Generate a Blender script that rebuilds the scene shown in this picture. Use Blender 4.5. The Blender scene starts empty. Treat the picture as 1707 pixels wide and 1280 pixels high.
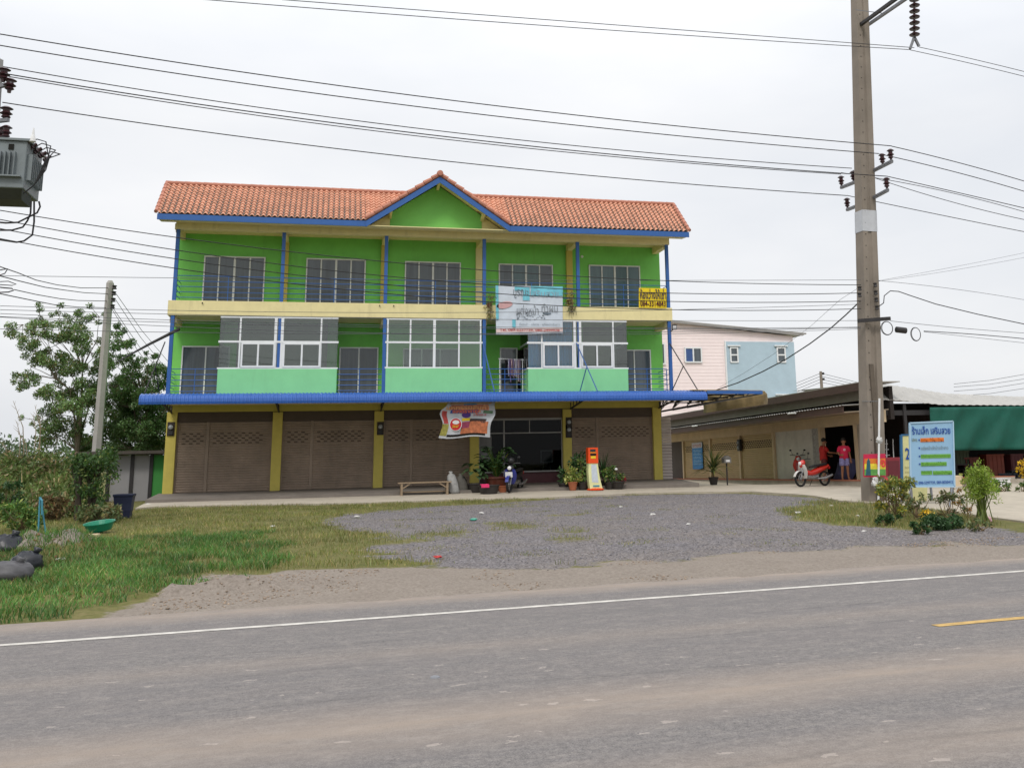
import bpy, bmesh, math, random
import numpy as np
from mathutils import Vector, Matrix, noise
R = math.radians
rnd = random.Random(7)
rng = np.random.default_rng(7)
sc = bpy.context.scene
# ---------------------------------------------------------------- camera
CAM = np.array([5.4746, -39.3388, 0.9776])
YAW, PITCH, ROLL, FPX, PPX, PPY = 0.26034881, 0.21057185, -0.02326379, 1703.0245, 1006.7399, 400.6307
cy_, sy_, cp_, sp_ = math.cos(YAW), math.sin(YAW), math.cos(PITCH), math.sin(PITCH)
_f = np.array([sy_*cp_, cy_*cp_, sp_]); _r = np.array([cy_, -sy_, 0.0]); _u = np.cross(_r, _f)
_c, _s = math.cos(ROLL), math.sin(ROLL)
RT, UP, FW = _c*_r + _s*_u, -_s*_r + _c*_u, _f
cd = bpy.data.cameras.new('camera'); cam = bpy.data.objects.new('camera', cd)
sc.collection.objects.link(cam); sc.camera = cam
cam.matrix_world = Matrix(((RT[0], UP[0], -FW[0], CAM[0]), (RT[1], UP[1], -FW[1], CAM[1]), (RT[2], UP[2], -FW[2], CAM[2]), (0, 0, 0, 1)))
cd.sensor_fit = 'HORIZONTAL'; cd.sensor_width = 36; cd.lens = FPX/1707*36
cd.shift_x = 0.5-PPX/1707; cd.shift_y = (PPY-640)/1707
cd.clip_start = 0.1; cd.clip_end = 3000

def ray(U, V): return FW + RT*(U-PPX)/FPX - UP*(V-PPY)/FPX
def P(U, V, X=None, Y=None, Z=None):
    "the point of the place seen at photo pixel (U, V) that lies on the plane X=, Y= or Z="
    d = ray(U, V)
    if X is not None: t = (X-CAM[0])/d[0]
    elif Y is not None: t = (Y-CAM[1])/d[1]
    else: t = (Z-CAM[2])/d[2]
    return CAM + d*t
def PP(U, V, pt, n):
    d = ray(U, V); n = np.array(n, float)
    return CAM + d*(((np.array(pt)-CAM)@n)/(d@n))
# ---------------------------------------------------------------- sky and sun
sc.view_settings.view_transform = 'Standard'; sc.view_settings.look = 'None'
sc.view_settings.exposure = 0; sc.view_settings.gamma = 1; sc.view_settings.use_curve_mapping = False
SUN_EL, SUN_AZ = 50, 200          # azimuth clockwise from +Y
w = bpy.data.worlds.new('World'); sc.world = w; w.use_nodes = True
nt = w.node_tree; nt.nodes.clear(); N = nt.nodes.new; Lk = nt.links.new
out = N('ShaderNodeOutputWorld'); bg = N('ShaderNodeBackground'); bg.inputs['Strength'].default_value = 0.1
sky = N('ShaderNodeTexSky'); sky.sky_type = 'NISHITA'; sky.sun_disc = False
sky.sun_elevation = R(SUN_EL); sky.sun_rotation = R(SUN_AZ); sky.dust_density = 3
tc = N('ShaderNodeTexCoord'); sep = N('ShaderNodeSeparateXYZ'); Lk(tc.outputs['Generated'], sep.inputs[0])
mp = N('ShaderNodeMapping'); mp.inputs['Scale'].default_value = (1.6, 1.6, 4.5); Lk(tc.outputs['Generated'], mp.inputs[0])
nz = N('ShaderNodeTexNoise'); nz.inputs['Scale'].default_value = 1.3; nz.inputs['Detail'].default_value = 5; nz.inputs['Roughness'].default_value = .5
Lk(mp.outputs[0], nz.inputs['Vector'])
rmp = N('ShaderNodeValToRGB'); Lk(nz.outputs['Fac'], rmp.inputs[0])
e = rmp.color_ramp.elements; e[0].position = .34; e[0].color = (8.5, 8.75, 9.2, 1); e[1].position = .62; e[1].color = (10.0, 10.05, 10.2, 1)
zr = N('ShaderNodeMapRange'); zr.inputs[1].default_value = .30; zr.inputs[2].default_value = 1; zr.inputs[3].default_value = 1; zr.inputs[4].default_value = 1.9
Lk(sep.outputs['Z'], zr.inputs[0])
zl = N('ShaderNodeMapRange'); zl.inputs[1].default_value = -.02; zl.inputs[2].default_value = .25; zl.inputs[3].default_value = .9; zl.inputs[4].default_value = 1.0
Lk(sep.outputs['Z'], zl.inputs[0])
m1 = N('ShaderNodeMath'); m1.operation = 'MULTIPLY'; Lk(zr.outputs[0], m1.inputs[0]); Lk(zl.outputs[0], m1.inputs[1])
vm = N('ShaderNodeVectorMath'); vm.operation = 'SCALE'; Lk(rmp.outputs[0], vm.inputs[0]); Lk(m1.outputs[0], vm.inputs['Scale'])
mx = N('ShaderNodeMix'); mx.data_type = 'RGBA'; mx.inputs['Factor'].default_value = .93
Lk(sky.outputs[0], mx.inputs['A']); Lk(vm.outputs[0], mx.inputs['B'])
Lk(mx.outputs['Result'], bg.inputs['Color']); Lk(bg.outputs[0], out.inputs[0])
sl = bpy.data.lights.new('sun', 'SUN'); sl.energy = 1.5; sl.angle = R(14); sl.color = (1, .95, .88)
so = bpy.data.objects.new('sun', sl); sc.collection.objects.link(so)
sd = Vector((math.sin(R(SUN_AZ))*math.cos(R(SUN_EL)), math.cos(R(SUN_AZ))*math.cos(R(SUN_EL)), math.sin(R(SUN_EL))))
so.rotation_euler = sd.to_track_quat('Z', 'Y').to_euler()
# ---------------------------------------------------------------- materials
def lin(c):
    if isinstance(c, str):
        c = [int(c[i:i+2], 16)/255 for i in (0, 2, 4)]
        c = [x/12.92 if x <= .04045 else ((x+.055)/1.055)**2.4 for x in c]
    return tuple(c[:3])+(1,)
MATS = {}
def mat(name, col, rough=.7, var=.12, scale=3, bump=0, bscale=40, metal=0, stain=0, island=0, spec=.4, streak=None):
    "principled paint / plaster / metal with procedural unevenness, fine bump and dirt blotches"
    if name in MATS: return MATS[name]
    m = bpy.data.materials.new(name); m.use_nodes = True; MATS[name] = m
    t = m.node_tree; b = t.nodes['Principled BSDF']; n = t.nodes.new; l = t.links.new
    c = lin(col); b.inputs['Roughness'].default_value = rough; b.inputs['Metallic'].default_value = metal
    b.inputs['Specular IOR Level'].default_value = spec
    co = n('ShaderNodeTexCoord'); no = n('ShaderNodeTexNoise'); no.inputs['Scale'].default_value = scale; no.inputs['Detail'].default_value = 6
    no.inputs['Roughness'].default_value = .65
    src = co.outputs['Object']
    if streak:
        mp = n('ShaderNodeMapping'); mp.inputs['Scale'].default_value = streak; l(src, mp.inputs[0]); src = mp.outputs[0]
    l(src, no.inputs['Vector'])
    r = n('ShaderNodeMapRange'); r.inputs[1].default_value = .3; r.inputs[2].default_value = .7
    r.inputs[3].default_value = 1-var; r.inputs[4].default_value = 1+var; l(no.outputs['Fac'], r.inputs[0])
    v = n('ShaderNodeVectorMath'); v.operation = 'SCALE'; v.inputs[0].default_value = c[:3]; l(r.outputs[0], v.inputs['Scale'])
    last = v.outputs[0]
    if island:
        g = n('ShaderNodeNewGeometry'); ri = n('ShaderNodeMapRange'); ri.inputs[3].default_value = 1-island; ri.inputs[4].default_value = 1+island
        l(g.outputs['Random Per Island'], ri.inputs[0])
        v2 = n('ShaderNodeVectorMath'); v2.operation = 'SCALE'; l(last, v2.inputs[0]); l(ri.outputs[0], v2.inputs['Scale']); last = v2.outputs[0]
    if stain:
        s = n('ShaderNodeTexNoise'); s.inputs['Scale'].default_value = .9; s.inputs['Detail'].default_value = 8; s.inputs['Roughness'].default_value = .7
        mp2 = n('ShaderNodeMapping'); mp2.inputs['Scale'].default_value = (3.2, 3.2, .35); l(co.outputs['Object'], mp2.inputs[0]); l(mp2.outputs[0], s.inputs['Vector'])
        sr = n('ShaderNodeMapRange'); sr.inputs[1].default_value = .55; sr.inputs[2].default_value = .8; sr.inputs[4].default_value = stain; l(s.outputs['Fac'], sr.inputs[0])
        mm = n('ShaderNodeMix'); mm.data_type = 'RGBA'; l(sr.outputs[0], mm.inputs['Factor']); l(last, mm.inputs['A']); mm.inputs['B'].default_value = (.09, .075, .055, 1)
        last = mm.outputs['Result']
    l(last, b.inputs['Base Color'])
    if bump:
        bn = n('ShaderNodeTexNoise'); bn.inputs['Scale'].default_value = bscale; bn.inputs['Detail'].default_value = 4; l(co.outputs['Object'], bn.inputs['Vector'])
        bp = n('ShaderNodeBump'); bp.inputs['Strength'].default_value = bump; bp.inputs['Distance'].default_value = .01; l(bn.outputs['Fac'], bp.inputs['Height']); l(bp.outputs[0], b.inputs['Normal'])
    return m
def glass(name, tint, gloss=.12, rough=.02, ior=1.45):
    if name in MATS: return MATS[name]
    m = bpy.data.materials.new(name); m.use_nodes = True; MATS[name] = m
    t = m.node_tree; t.nodes.clear(); n = t.nodes.new; l = t.links.new
    o = n('ShaderNodeOutputMaterial'); a = n('ShaderNodeBsdfTransparent'); a.inputs[0].default_value = lin(tint)
    g = n('ShaderNodeBsdfGlossy'); g.inputs['Roughness'].default_value = rough
    fr = n('ShaderNodeFresnel'); fr.inputs[0].default_value = ior
    ad = n('ShaderNodeMath'); ad.operation = 'ADD'; ad.inputs[1].default_value = gloss; l(fr.outputs[0], ad.inputs[0])
    mi = n('ShaderNodeMixShader'); l(ad.outputs[0], mi.inputs[0]); l(a.outputs[0], mi.inputs[1]); l(g.outputs[0], mi.inputs[2]); l(mi.outputs[0], o.inputs[0])
    return m
def leafmat(name, col, var=.5, trans=.35, dry=None, dryf=0):
    if name in MATS: return MATS[name]
    m = bpy.data.materials.new(name); m.use_nodes = True; MATS[name] = m
    t = m.node_tree; t.nodes.clear(); n = t.nodes.new; l = t.links.new
    o = n('ShaderNodeOutputMaterial'); g = n('ShaderNodeNewGeometry'); co = n('ShaderNodeTexCoord')
    no = n('ShaderNodeTexNoise'); no.inputs['Scale'].default_value = .8; no.inputs['Detail'].default_value = 3; l(co.outputs['Object'], no.inputs['Vector'])
    ri = n('ShaderNodeMapRange'); ri.inputs[3].default_value = 1-var; ri.inputs[4].default_value = 1+var; l(g.outputs['Random Per Island'], ri.inputs[0])
    nr = n('ShaderNodeMapRange'); nr.inputs[1].default_value = .3; nr.inputs[2].default_value = .7; nr.inputs[3].default_value = .6; nr.inputs[4].default_value = 1.4; l(no.outputs['Fac'], nr.inputs[0])
    mu = n('ShaderNodeMath'); mu.operation = 'MULTIPLY'; l(ri.outputs[0], mu.inputs[0]); l(nr.outputs[0], mu.inputs[1])
    base = n('ShaderNodeMix'); base.data_type = 'RGBA'; base.inputs['A'].default_value = lin(col); base.inputs['B'].default_value = lin(dry or col)
    gt = n('ShaderNodeMath'); gt.operation = 'LESS_THAN'; gt.inputs[1].default_value = dryf
    fr = n('ShaderNodeMath'); fr.operation = 'FRACT'; m7 = n('ShaderNodeMath'); m7.operation = 'MULTIPLY'; m7.inputs[1].default_value = 7.13
    l(g.outputs['Random Per Island'], m7.inputs[0]); l(m7.outputs[0], fr.inputs[0]); l(fr.outputs[0], gt.inputs[0]); l(gt.outputs[0], base.inputs['Factor'])
    v = n('ShaderNodeVectorMath'); v.operation = 'SCALE'; l(base.outputs['Result'], v.inputs[0]); l(mu.outputs[0], v.inputs['Scale'])
    d = n('ShaderNodeBsdfDiffuse'); tr = n('ShaderNodeBsdfTranslucent'); gl = n('ShaderNodeBsdfGlossy'); gl.inputs['Roughness'].default_value = .45; gl.inputs[0].default_value = (.6, .7, .6, 1)
    l(v.outputs[0], d.inputs[0]); l(v.outputs[0], tr.inputs[0])
    mi = n('ShaderNodeMixShader'); mi.inputs[0].default_value = trans; l(d.outputs[0], mi.inputs[1]); l(tr.outputs[0], mi.inputs[2])
    m2 = n('ShaderNodeMixShader'); m2.inputs[0].default_value = .05; l(mi.outputs[0], m2.inputs[1]); l(gl.outputs[0], m2.inputs[2]); l(m2.outputs[0], o.inputs[0])
    return m
# ---------------------------------------------------------------- object helpers
COL = sc.collection
def tag(o, label=None, cat=None, group=None, kind=None):
    if label: o['label'] = label
    if cat: o['category'] = cat
    if group: o['group'] = group
    if kind: o['kind'] = kind
    return o
def thing(name, loc, label, cat, group=None, rz=0):
    o = bpy.data.objects.new(name, None); COL.objects.link(o); o.empty_display_size = .2
    o.matrix_world = Matrix.Translation(Vector(loc)) @ Matrix.Rotation(rz, 4, 'Z')
    o['_m'] = [x for r in o.matrix_world for x in r]
    return tag(o, label, cat, group)
def getm(o):
    v = o.get('_m'); return Matrix([v[i:i+4] for i in (0, 4, 8, 12)]) if v else Matrix.Identity(4)
class MB:
    "collects shapes, then links them as ONE mesh object; world=True means the shapes were given in world space"
    def __init__(s): s.v = []; s.f = []; s.mi = []; s.cur = 0
    def add(s, vs, fs):
        o = len(s.v); s.v += [tuple(map(float, a)) for a in vs]
        for f in fs: s.f.append(tuple(i+o for i in f)); s.mi.append(s.cur)
        return s
    def box(s, x0, x1, y0, y1, z0, z1):
        return s.add([(x0,y0,z0),(x1,y0,z0),(x1,y1,z0),(x0,y1,z0),(x0,y0,z1),(x1,y0,z1),(x1,y1,z1),(x0,y1,z1)],
                     [(0,3,2,1),(4,5,6,7),(0,1,5,4),(1,2,6,5),(2,3,7,6),(3,0,4,7)])
    def obox(s, c, ax, ay, az, sx, sy, sz):
        c = np.array(c, float); ax, ay, az = [np.array(a, float)/np.linalg.norm(a) for a in (ax, ay, az)]
        vs = [c+ax*i*sx/2+ay*j*sy/2+az*k*sz/2 for k in (-1, 1) for i, j in ((-1,-1),(1,-1),(1,1),(-1,1))]
        return s.add(vs, [(0,3,2,1),(4,5,6,7),(0,1,5,4),(1,2,6,5),(2,3,7,6),(3,0,4,7)])
    def bar(s, a, b, wd, ht=None, up=(0, 0, 1)):
        a, b = np.array(a, float), np.array(b, float); d = b-a; L = np.linalg.norm(d)
        if L < 1e-6: return s
        d /= L; up = np.array(up, float)
        if abs(d@up) > .95: up = np.array((0, 1, 0.)) if abs(d[1]) < .9 else np.array((1., 0, 0))
        r = np.cross(d, up); r /= np.linalg.norm(r); q = np.cross(r, d)
        return s.obox((a+b)/2, d, r, q, L, wd, ht or wd)
    def tube(s, pts, rad, n=6, cap=True):
        pts = [np.array(p, float) for p in pts]; m = len(pts); base = len(s.v); prev = None; vs = []
        for i, p in enumerate(pts):
            t = pts[min(i+1, m-1)]-pts[max(i-1, 0)]; t = t/(np.linalg.norm(t)+1e-9)
            if prev is None: prev = np.cross(t, (0, 0, 1)) if abs(t[2]) < .9 else np.cross(t, (1, 0, 0))
            a = prev-t*(prev@t); a /= np.linalg.norm(a)+1e-9; prev = a; b = np.cross(t, a)
            rr = rad[i] if hasattr(rad, '__len__') else rad
            for k in range(n):
                q = 2*math.pi*k/n; vs.append(p+a*rr*math.cos(q)+b*rr*math.sin(q))
        fs = [(i*n+k, i*n+(k+1) % n, (i+1)*n+(k+1) % n, (i+1)*n+k) for i in range(m-1) for k in range(n)]
        if cap: fs += [tuple(range(n-1, -1, -1)), tuple((m-1)*n+k for k in range(n))]
        return s.add(vs, fs)
    def lathe(s, prof, c, n=16, axis=(0, 0, 1), sx=1, sy=1):
        "prof: (radius, height) pairs about axis through c"
        ax = np.array(axis, float); ax /= np.linalg.norm(ax)
        a = np.cross(ax, (0, 1, 0)) if abs(ax[1]) < .9 else np.cross(ax, (1, 0, 0)); a /= np.linalg.norm(a); b = np.cross(ax, a)
        c = np.array(c, float); vs = [c+ax*h+(a*math.cos(2*math.pi*k/n)*sx+b*math.sin(2*math.pi*k/n)*sy)*r for r, h in prof for k in range(n)]
        m = len(prof); fs = [(i*n+k, i*n+(k+1) % n, (i+1)*n+(k+1) % n, (i+1)*n+k) for i in range(m-1) for k in range(n)]
        fs += [tuple(range(n-1, -1, -1)), tuple((m-1)*n+k for k in range(n))]
        return s.add(vs, fs)
    def prism(s, pts, off):
        "flat polygon pts extruded by vector off"
        n = len(pts); off = np.array(off, float); a = [np.array(p, float) for p in pts]
        return s.add(a+[p+off for p in a], [tuple(range(n-1, -1, -1)), tuple(range(n, 2*n))]+[(i, (i+1) % n, n+(i+1) % n, n+i) for i in range(n)])
    def grid(s, rows):
        m, n = len(rows), len(rows[0])
        return s.add([p for r in rows for p in r], [(i*n+j, i*n+j+1, (i+1)*n+j+1, (i+1)*n+j) for i in range(m-1) for j in range(n-1)])
    def blob(s, c, rx, ry, rz, n=10, m=7, jit=0):
        vs = [(c[0], c[1], c[2]+rz)]; 
        for i in range(1, m):
            th = math.pi*i/m
            for k in range(n):
                q = 2*math.pi*k/n; j = 1+rnd.uniform(-jit, jit)
                vs.append((c[0]+rx*j*math.sin(th)*math.cos(q), c[1]+ry*j*math.sin(th)*math.sin(q), c[2]+rz*j*math.cos(th)))
        vs.append((c[0], c[1], c[2]-rz)); fs = [(0, 1+k, 1+(k+1) % n) for k in range(n)]
        for i in range(m-2):
            for k in range(n): fs.append((1+i*n+k, 1+(i+1)*n+k, 1+(i+1)*n+(k+1) % n, 1+i*n+(k+1) % n))
        l = len(vs)-1; b = 1+(m-2)*n; fs += [(l, b+(k+1) % n, b+k) for k in range(n)]
        return s.add(vs, fs)
    def build(s, name, m, parent=None, world=True, smooth=False, bevel=0, solid=0):
        me = bpy.data.meshes.new(name); vs = s.v
        if parent is not None and world:
            inv = getm(parent).inverted()
            vs = [tuple(inv @ Vector(v)) for v in vs]
        me.from_pydata(vs, [], s.f)
        ms = m if isinstance(m, (list, tuple)) else [m]
        for k in ms: me.materials.append(k)
        if len(ms) > 1: me.polygons.foreach_set('material_index', s.mi)
        if smooth: me.polygons.foreach_set('use_smooth', [True]*len(me.polygons))
        me.update(); o = bpy.data.objects.new(name, me); COL.objects.link(o)
        if parent is not None:
            o.parent = parent
            if world or parent.get('_m'): o['_m'] = parent.get('_m') or [1,0,0,0,0,1,0,0,0,0,1,0,0,0,0,1]
        if bevel:
            b = o.modifiers.new('bevel', 'BEVEL'); b.width = bevel; b.segments = 2; b.limit_method = 'ANGLE'
        if solid:
            b = o.modifiers.new('solid', 'SOLIDIFY'); b.thickness = solid
        return o
def copy_tree(o, parent=None):
    c = o.copy(); COL.objects.link(c); c.parent = parent
    for ch in [x for x in KIDS.get(o.name, [])]: copy_tree(ch, c)
    return c
KIDS = {}
def index_kids():
    KIDS.clear()
    for o in COL.objects:
        if o.parent: KIDS.setdefault(o.parent.name, []).append(o)
def text(body, c, right, up, wdt, hgt, m, parent, name='lettering', ext=.004, bold=0):
    "lettering fitted into a wdt x hgt box centred at world point c, on the plane of right/up"
    cu = bpy.data.curves.new(name, 'FONT'); cu.body = body; cu.size = 1; cu.extrude = 0; cu.offset = bold; cu.resolution_u = 3
    o = bpy.data.objects.new(name, cu); COL.objects.link(o)
    dg = bpy.context.evaluated_depsgraph_get(); me = bpy.data.meshes.new_from_object(o.evaluated_get(dg)); bpy.data.objects.remove(o)
    n = len(me.vertices)
    if n == 0: return None
    co = np.empty(n*3, 'f'); me.vertices.foreach_get('co', co); co = co.reshape(-1, 3)
    lo, hi = co.min(0), co.max(0); r = np.array(right, float); r /= np.linalg.norm(r); u = np.array(up, float); u /= np.linalg.norm(u); nn = np.cross(r, u)
    q = (co-(lo+hi)/2)/np.maximum(hi-lo, 1e-6)
    wpt = np.array(c, float)+q[:, :1]*r*wdt+q[:, 1:2]*u*hgt+nn*ext
    inv = np.array(getm(parent).inverted()) if parent is not None else np.eye(4)
    wpt = wpt@inv[:3, :3].T+inv[:3, 3]
    me.vertices.foreach_set('co', wpt.astype('f').ravel()); me.materials.clear(); me.materials.append(m); me.update()
    o = bpy.data.objects.new(name, me); COL.objects.link(o); o.parent = parent
    return o
def quick_mesh(name, V, F, m, parent=None, mi=None):
    "big numpy mesh; F is an (n,k) index array"
    me = bpy.data.meshes.new(name); n, k = F.shape
    me.vertices.add(len(V)); me.vertices.foreach_set('co', V.astype('f').ravel())
    me.loops.add(n*k); me.loops.foreach_set('vertex_index', F.astype('i').ravel())
    me.polygons.add(n); me.polygons.foreach_set('loop_start', np.arange(0, n*k, k, dtype='i'))
    for q in (m if isinstance(m, (list, tuple)) else [m]): me.materials.append(q)
    if mi is not None: me.polygons.foreach_set('material_index', mi.astype('i'))
    me.update(calc_edges=True); me.validate()
    o = bpy.data.objects.new(name, me); COL.objects.link(o)
    if parent is not None:
        o.parent = parent; o.matrix_parent_inverse = getm(parent).inverted()
    return o
def leaves(centers, per, size, elong=2.2, droop=.3, seed=1, fill=1.0, rad=1.0):
    "leaf-shaped faces scattered through soft balls (x, y, z, r); returns V, F of 4-corner leaves"
    g = np.random.default_rng(seed); Vs = []
    for (x, y, z, r) in centers:
        n = max(4, int(per*(r**2)*fill)) if per > 0 else int(-per)
        d = g.normal(size=(n, 3)); d /= np.linalg.norm(d, axis=1)[:, None]; rr = r*g.random(n)**.45
        c = np.array((x, y, z))+d*rr[:, None]*np.array((1, 1, .85))
        a = d*rad+g.normal(size=(n, 3))*.8; a[:, 2] -= droop; a /= np.linalg.norm(a, axis=1)[:, None]
        b = np.cross(a, g.normal(size=(n, 3))+1e-6); b /= np.linalg.norm(b, axis=1)[:, None]
        s = size*g.uniform(.6, 1.4, n)[:, None]; wd = s/elong
        nn = np.cross(a, b)
        Vs.append(np.stack([c-a*s/2, c+b*wd/2+nn*wd*.2, c+a*s/2, c-b*wd/2+nn*wd*.2], 1))
    V = np.concatenate(Vs).reshape(-1, 3); F = np.arange(len(V)).reshape(-1, 4)
    return V, F
def blades(base, hgt, wid, lean=.35, seed=1, seg=2):
    "grass blades as bent tapering strips; base (n,3)"
    g = np.random.default_rng(seed); n = len(base); a = g.uniform(0, 2*np.pi, n); h = hgt*g.uniform(.5, 1.3, n)*np.ones(n)
    sd = np.stack([np.cos(a), np.sin(a), np.zeros(n)], 1); b = g.uniform(0, 2*np.pi, n); ld = np.stack([np.cos(b), np.sin(b), np.zeros(n)], 1)*(lean*g.uniform(.2, 1.6, n)*h)[:, None]
    up = np.zeros((n, 3)); up[:, 2] = 1; w = (wid*g.uniform(.7, 1.3, n))[:, None]
    p0 = base; p1 = base+up*(h*.6)[:, None]+ld*.35; p2 = base+up*h[:, None]+ld
    V = np.stack([p0-sd*w/2, p0+sd*w/2, p1+sd*w*.4, p1-sd*w*.4, p2], 1).reshape(-1, 3)
    i = np.arange(n)*5
    F = np.concatenate([np.stack([i, i+1, i+2], 1), np.stack([i, i+2, i+3], 1), np.stack([i+3, i+2, i+4], 1)])
    return V, F
# ---------------------------------------------------------------- lie of the land
ANG = math.atan2(1.05, 12.05); TV = np.array([math.cos(ANG), math.sin(ANG)]); NV = np.array([-TV[1], TV[0]]); O2 = np.array([7.45, -27.52])
ROADZ = -.62
def uv(X, Y): d0 = np.asarray(X)-O2[0]; d1 = np.asarray(Y)-O2[1]; return d0*TV[0]+d1*TV[1], d0*NV[0]+d1*NV[1]
def xy(u, v): return O2[0]+np.asarray(u)*TV[0]+np.asarray(v)*NV[0], O2[1]+np.asarray(u)*TV[1]+np.asarray(v)*NV[1]
HV = [-400, .9, 1.7, 5, 10, 16, 22, 24.5, 40, 900]; HZ = [-.70, -.68, -.60, -.50, -.40, -.32, -.24, -.13, -.1, -.1]
def hv(v): return np.interp(v, HV, HZ)
def sst(t): t = np.clip(t, 0, 1); return t*t*(3-2*t)
def dip(X, Y): return -.36*sst((np.asarray(X)-18.5)/4)*sst((np.asarray(Y)+6)/14)     # the yard falls gently towards the far end of the shop row
def hxy(X, Y): return hv(uv(X, Y)[1])+dip(X, Y)
def G(U, V, dz=0):
    "ground point seen at photo pixel"
    z = -.3
    for _ in range(60):
        p = P(U, V, Z=z+dz); z = .6*z+.4*float(hxy(p[0], p[1]))
    return np.array([p[0], p[1], z+dz])
def poly(pts): return np.array([G(u, v)[:2] for u, v in pts])
def inside(poly, X, Y):
    X = np.asarray(X); Y = np.asarray(Y); r = np.zeros(X.shape, bool); n = len(poly)
    for i in range(n):
        x0, y0 = poly[i]; x1, y1 = poly[(i+1) % n]
        if y0 == y1: continue
        r ^= ((y0 > Y) != (y1 > Y)) & (X < (x1-x0)*(Y-y0)/(y1-y0)+x0)
    return r
def n2(X, Y, s, seed=0): return np.array([noise.noise((x*s+seed*7.3, y*s-seed*3.1, seed*1.7)) for x, y in zip(np.ravel(X), np.ravel(Y))]).reshape(np.shape(X))
GRAVEL = poly([(545, 862), (640, 850), (860, 836), (1000, 827), (1110, 824), (1250, 823), (1350, 829), (1385, 836), (1300, 850), (1325, 868), (1450, 879), (1560, 886), (1640, 875), (1707, 888), (1780, 893), (1780, 900), (1500, 908), (1300, 921), (1100, 935), (1000, 941), (850, 950), (760, 950), (690, 938), (600, 926), (640, 905), (610, 888), (555, 880)])
DIRT = poly([(150, 1035), (210, 1012), (270, 990), (300, 966), (350, 955), (430, 960), (520, 950), (600, 948), (700, 946), (850, 950), (1000, 938), (1100, 932), (1300, 917), (1500, 904), (1800, 889), (1800, 960), (1000, 1010), (150, 1060)])
PAVE = poly([(225, 850), (258, 847), (400, 844), (620, 840), (760, 835), (900, 832), (1040, 825), (1110, 822.5), (1250, 821), (1330, 826), (1360, 829), (1400, 837), (1480, 842), (1560, 852), (1620, 861), (1680, 869), (1760, 880)])
PAVE = np.concatenate([PAVE, [(60, -24), (60, 30), (-1.2, 30)]])
def fine(a, b, s): return list(np.arange(a, b, s))
us = np.array([-700, -300, -150, -80, -45, -30, -20]+fine(-14, 24, .17)+fine(24, 40, .8)+[45, 60, 90, 150, 300, 700])
vs_ = np.array([-400, -120, -30, -9, -4, 0]+fine(.6, 7, .09)+fine(7, 27, .2)+fine(27, 50, 1.5)+[55, 65, 80, 110, 160, 250, 450, 900])
UU, VV = np.meshgrid(us, vs_); GX, GY = xy(UU, VV); GZ = hv(VV)+dip(GX, GY)
na = n2(GX, GY, .9, 1); nb = n2(GX, GY, 3.1, 2); nc = n2(GX, GY, .35, 3); nd = n2(GX, GY, 7.7, 4)
def soft(pl, j): return inside(pl, GX+nb*j+nd*j*.5, GY+na*j*1.5+nd*j*.6).astype(float)
wg = soft(GRAVEL, .8); wd = soft(DIRT, .3); wd *= (1-wg)
inner = (VV > .6) & (VV < 27)
patch = ((na+.6*nb > .28) & (wg > 0) & (GX < 12)) | ((nb+.7*na > .62) & (wg > 0)); wg[patch] = .35
for _ in range(3):
    q = wg.copy(); q[1:-1, 1:-1] = (wg[1:-1, 1:-1]*2+wg[:-2, 1:-1]+wg[2:, 1:-1]+wg[1:-1, :-2]+wg[1:-1, 2:])/6; wg = q
    q = wd.copy(); q[1:-1, 1:-1] = (wd[1:-1, 1:-1]*2+wd[:-2, 1:-1]+wd[2:, 1:-1]+wd[1:-1, :-2]+wd[1:-1, 2:])/6; wd = q
GZ = GZ+np.where(inner, na*.03+nb*.012+nd*.012, 0)
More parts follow.
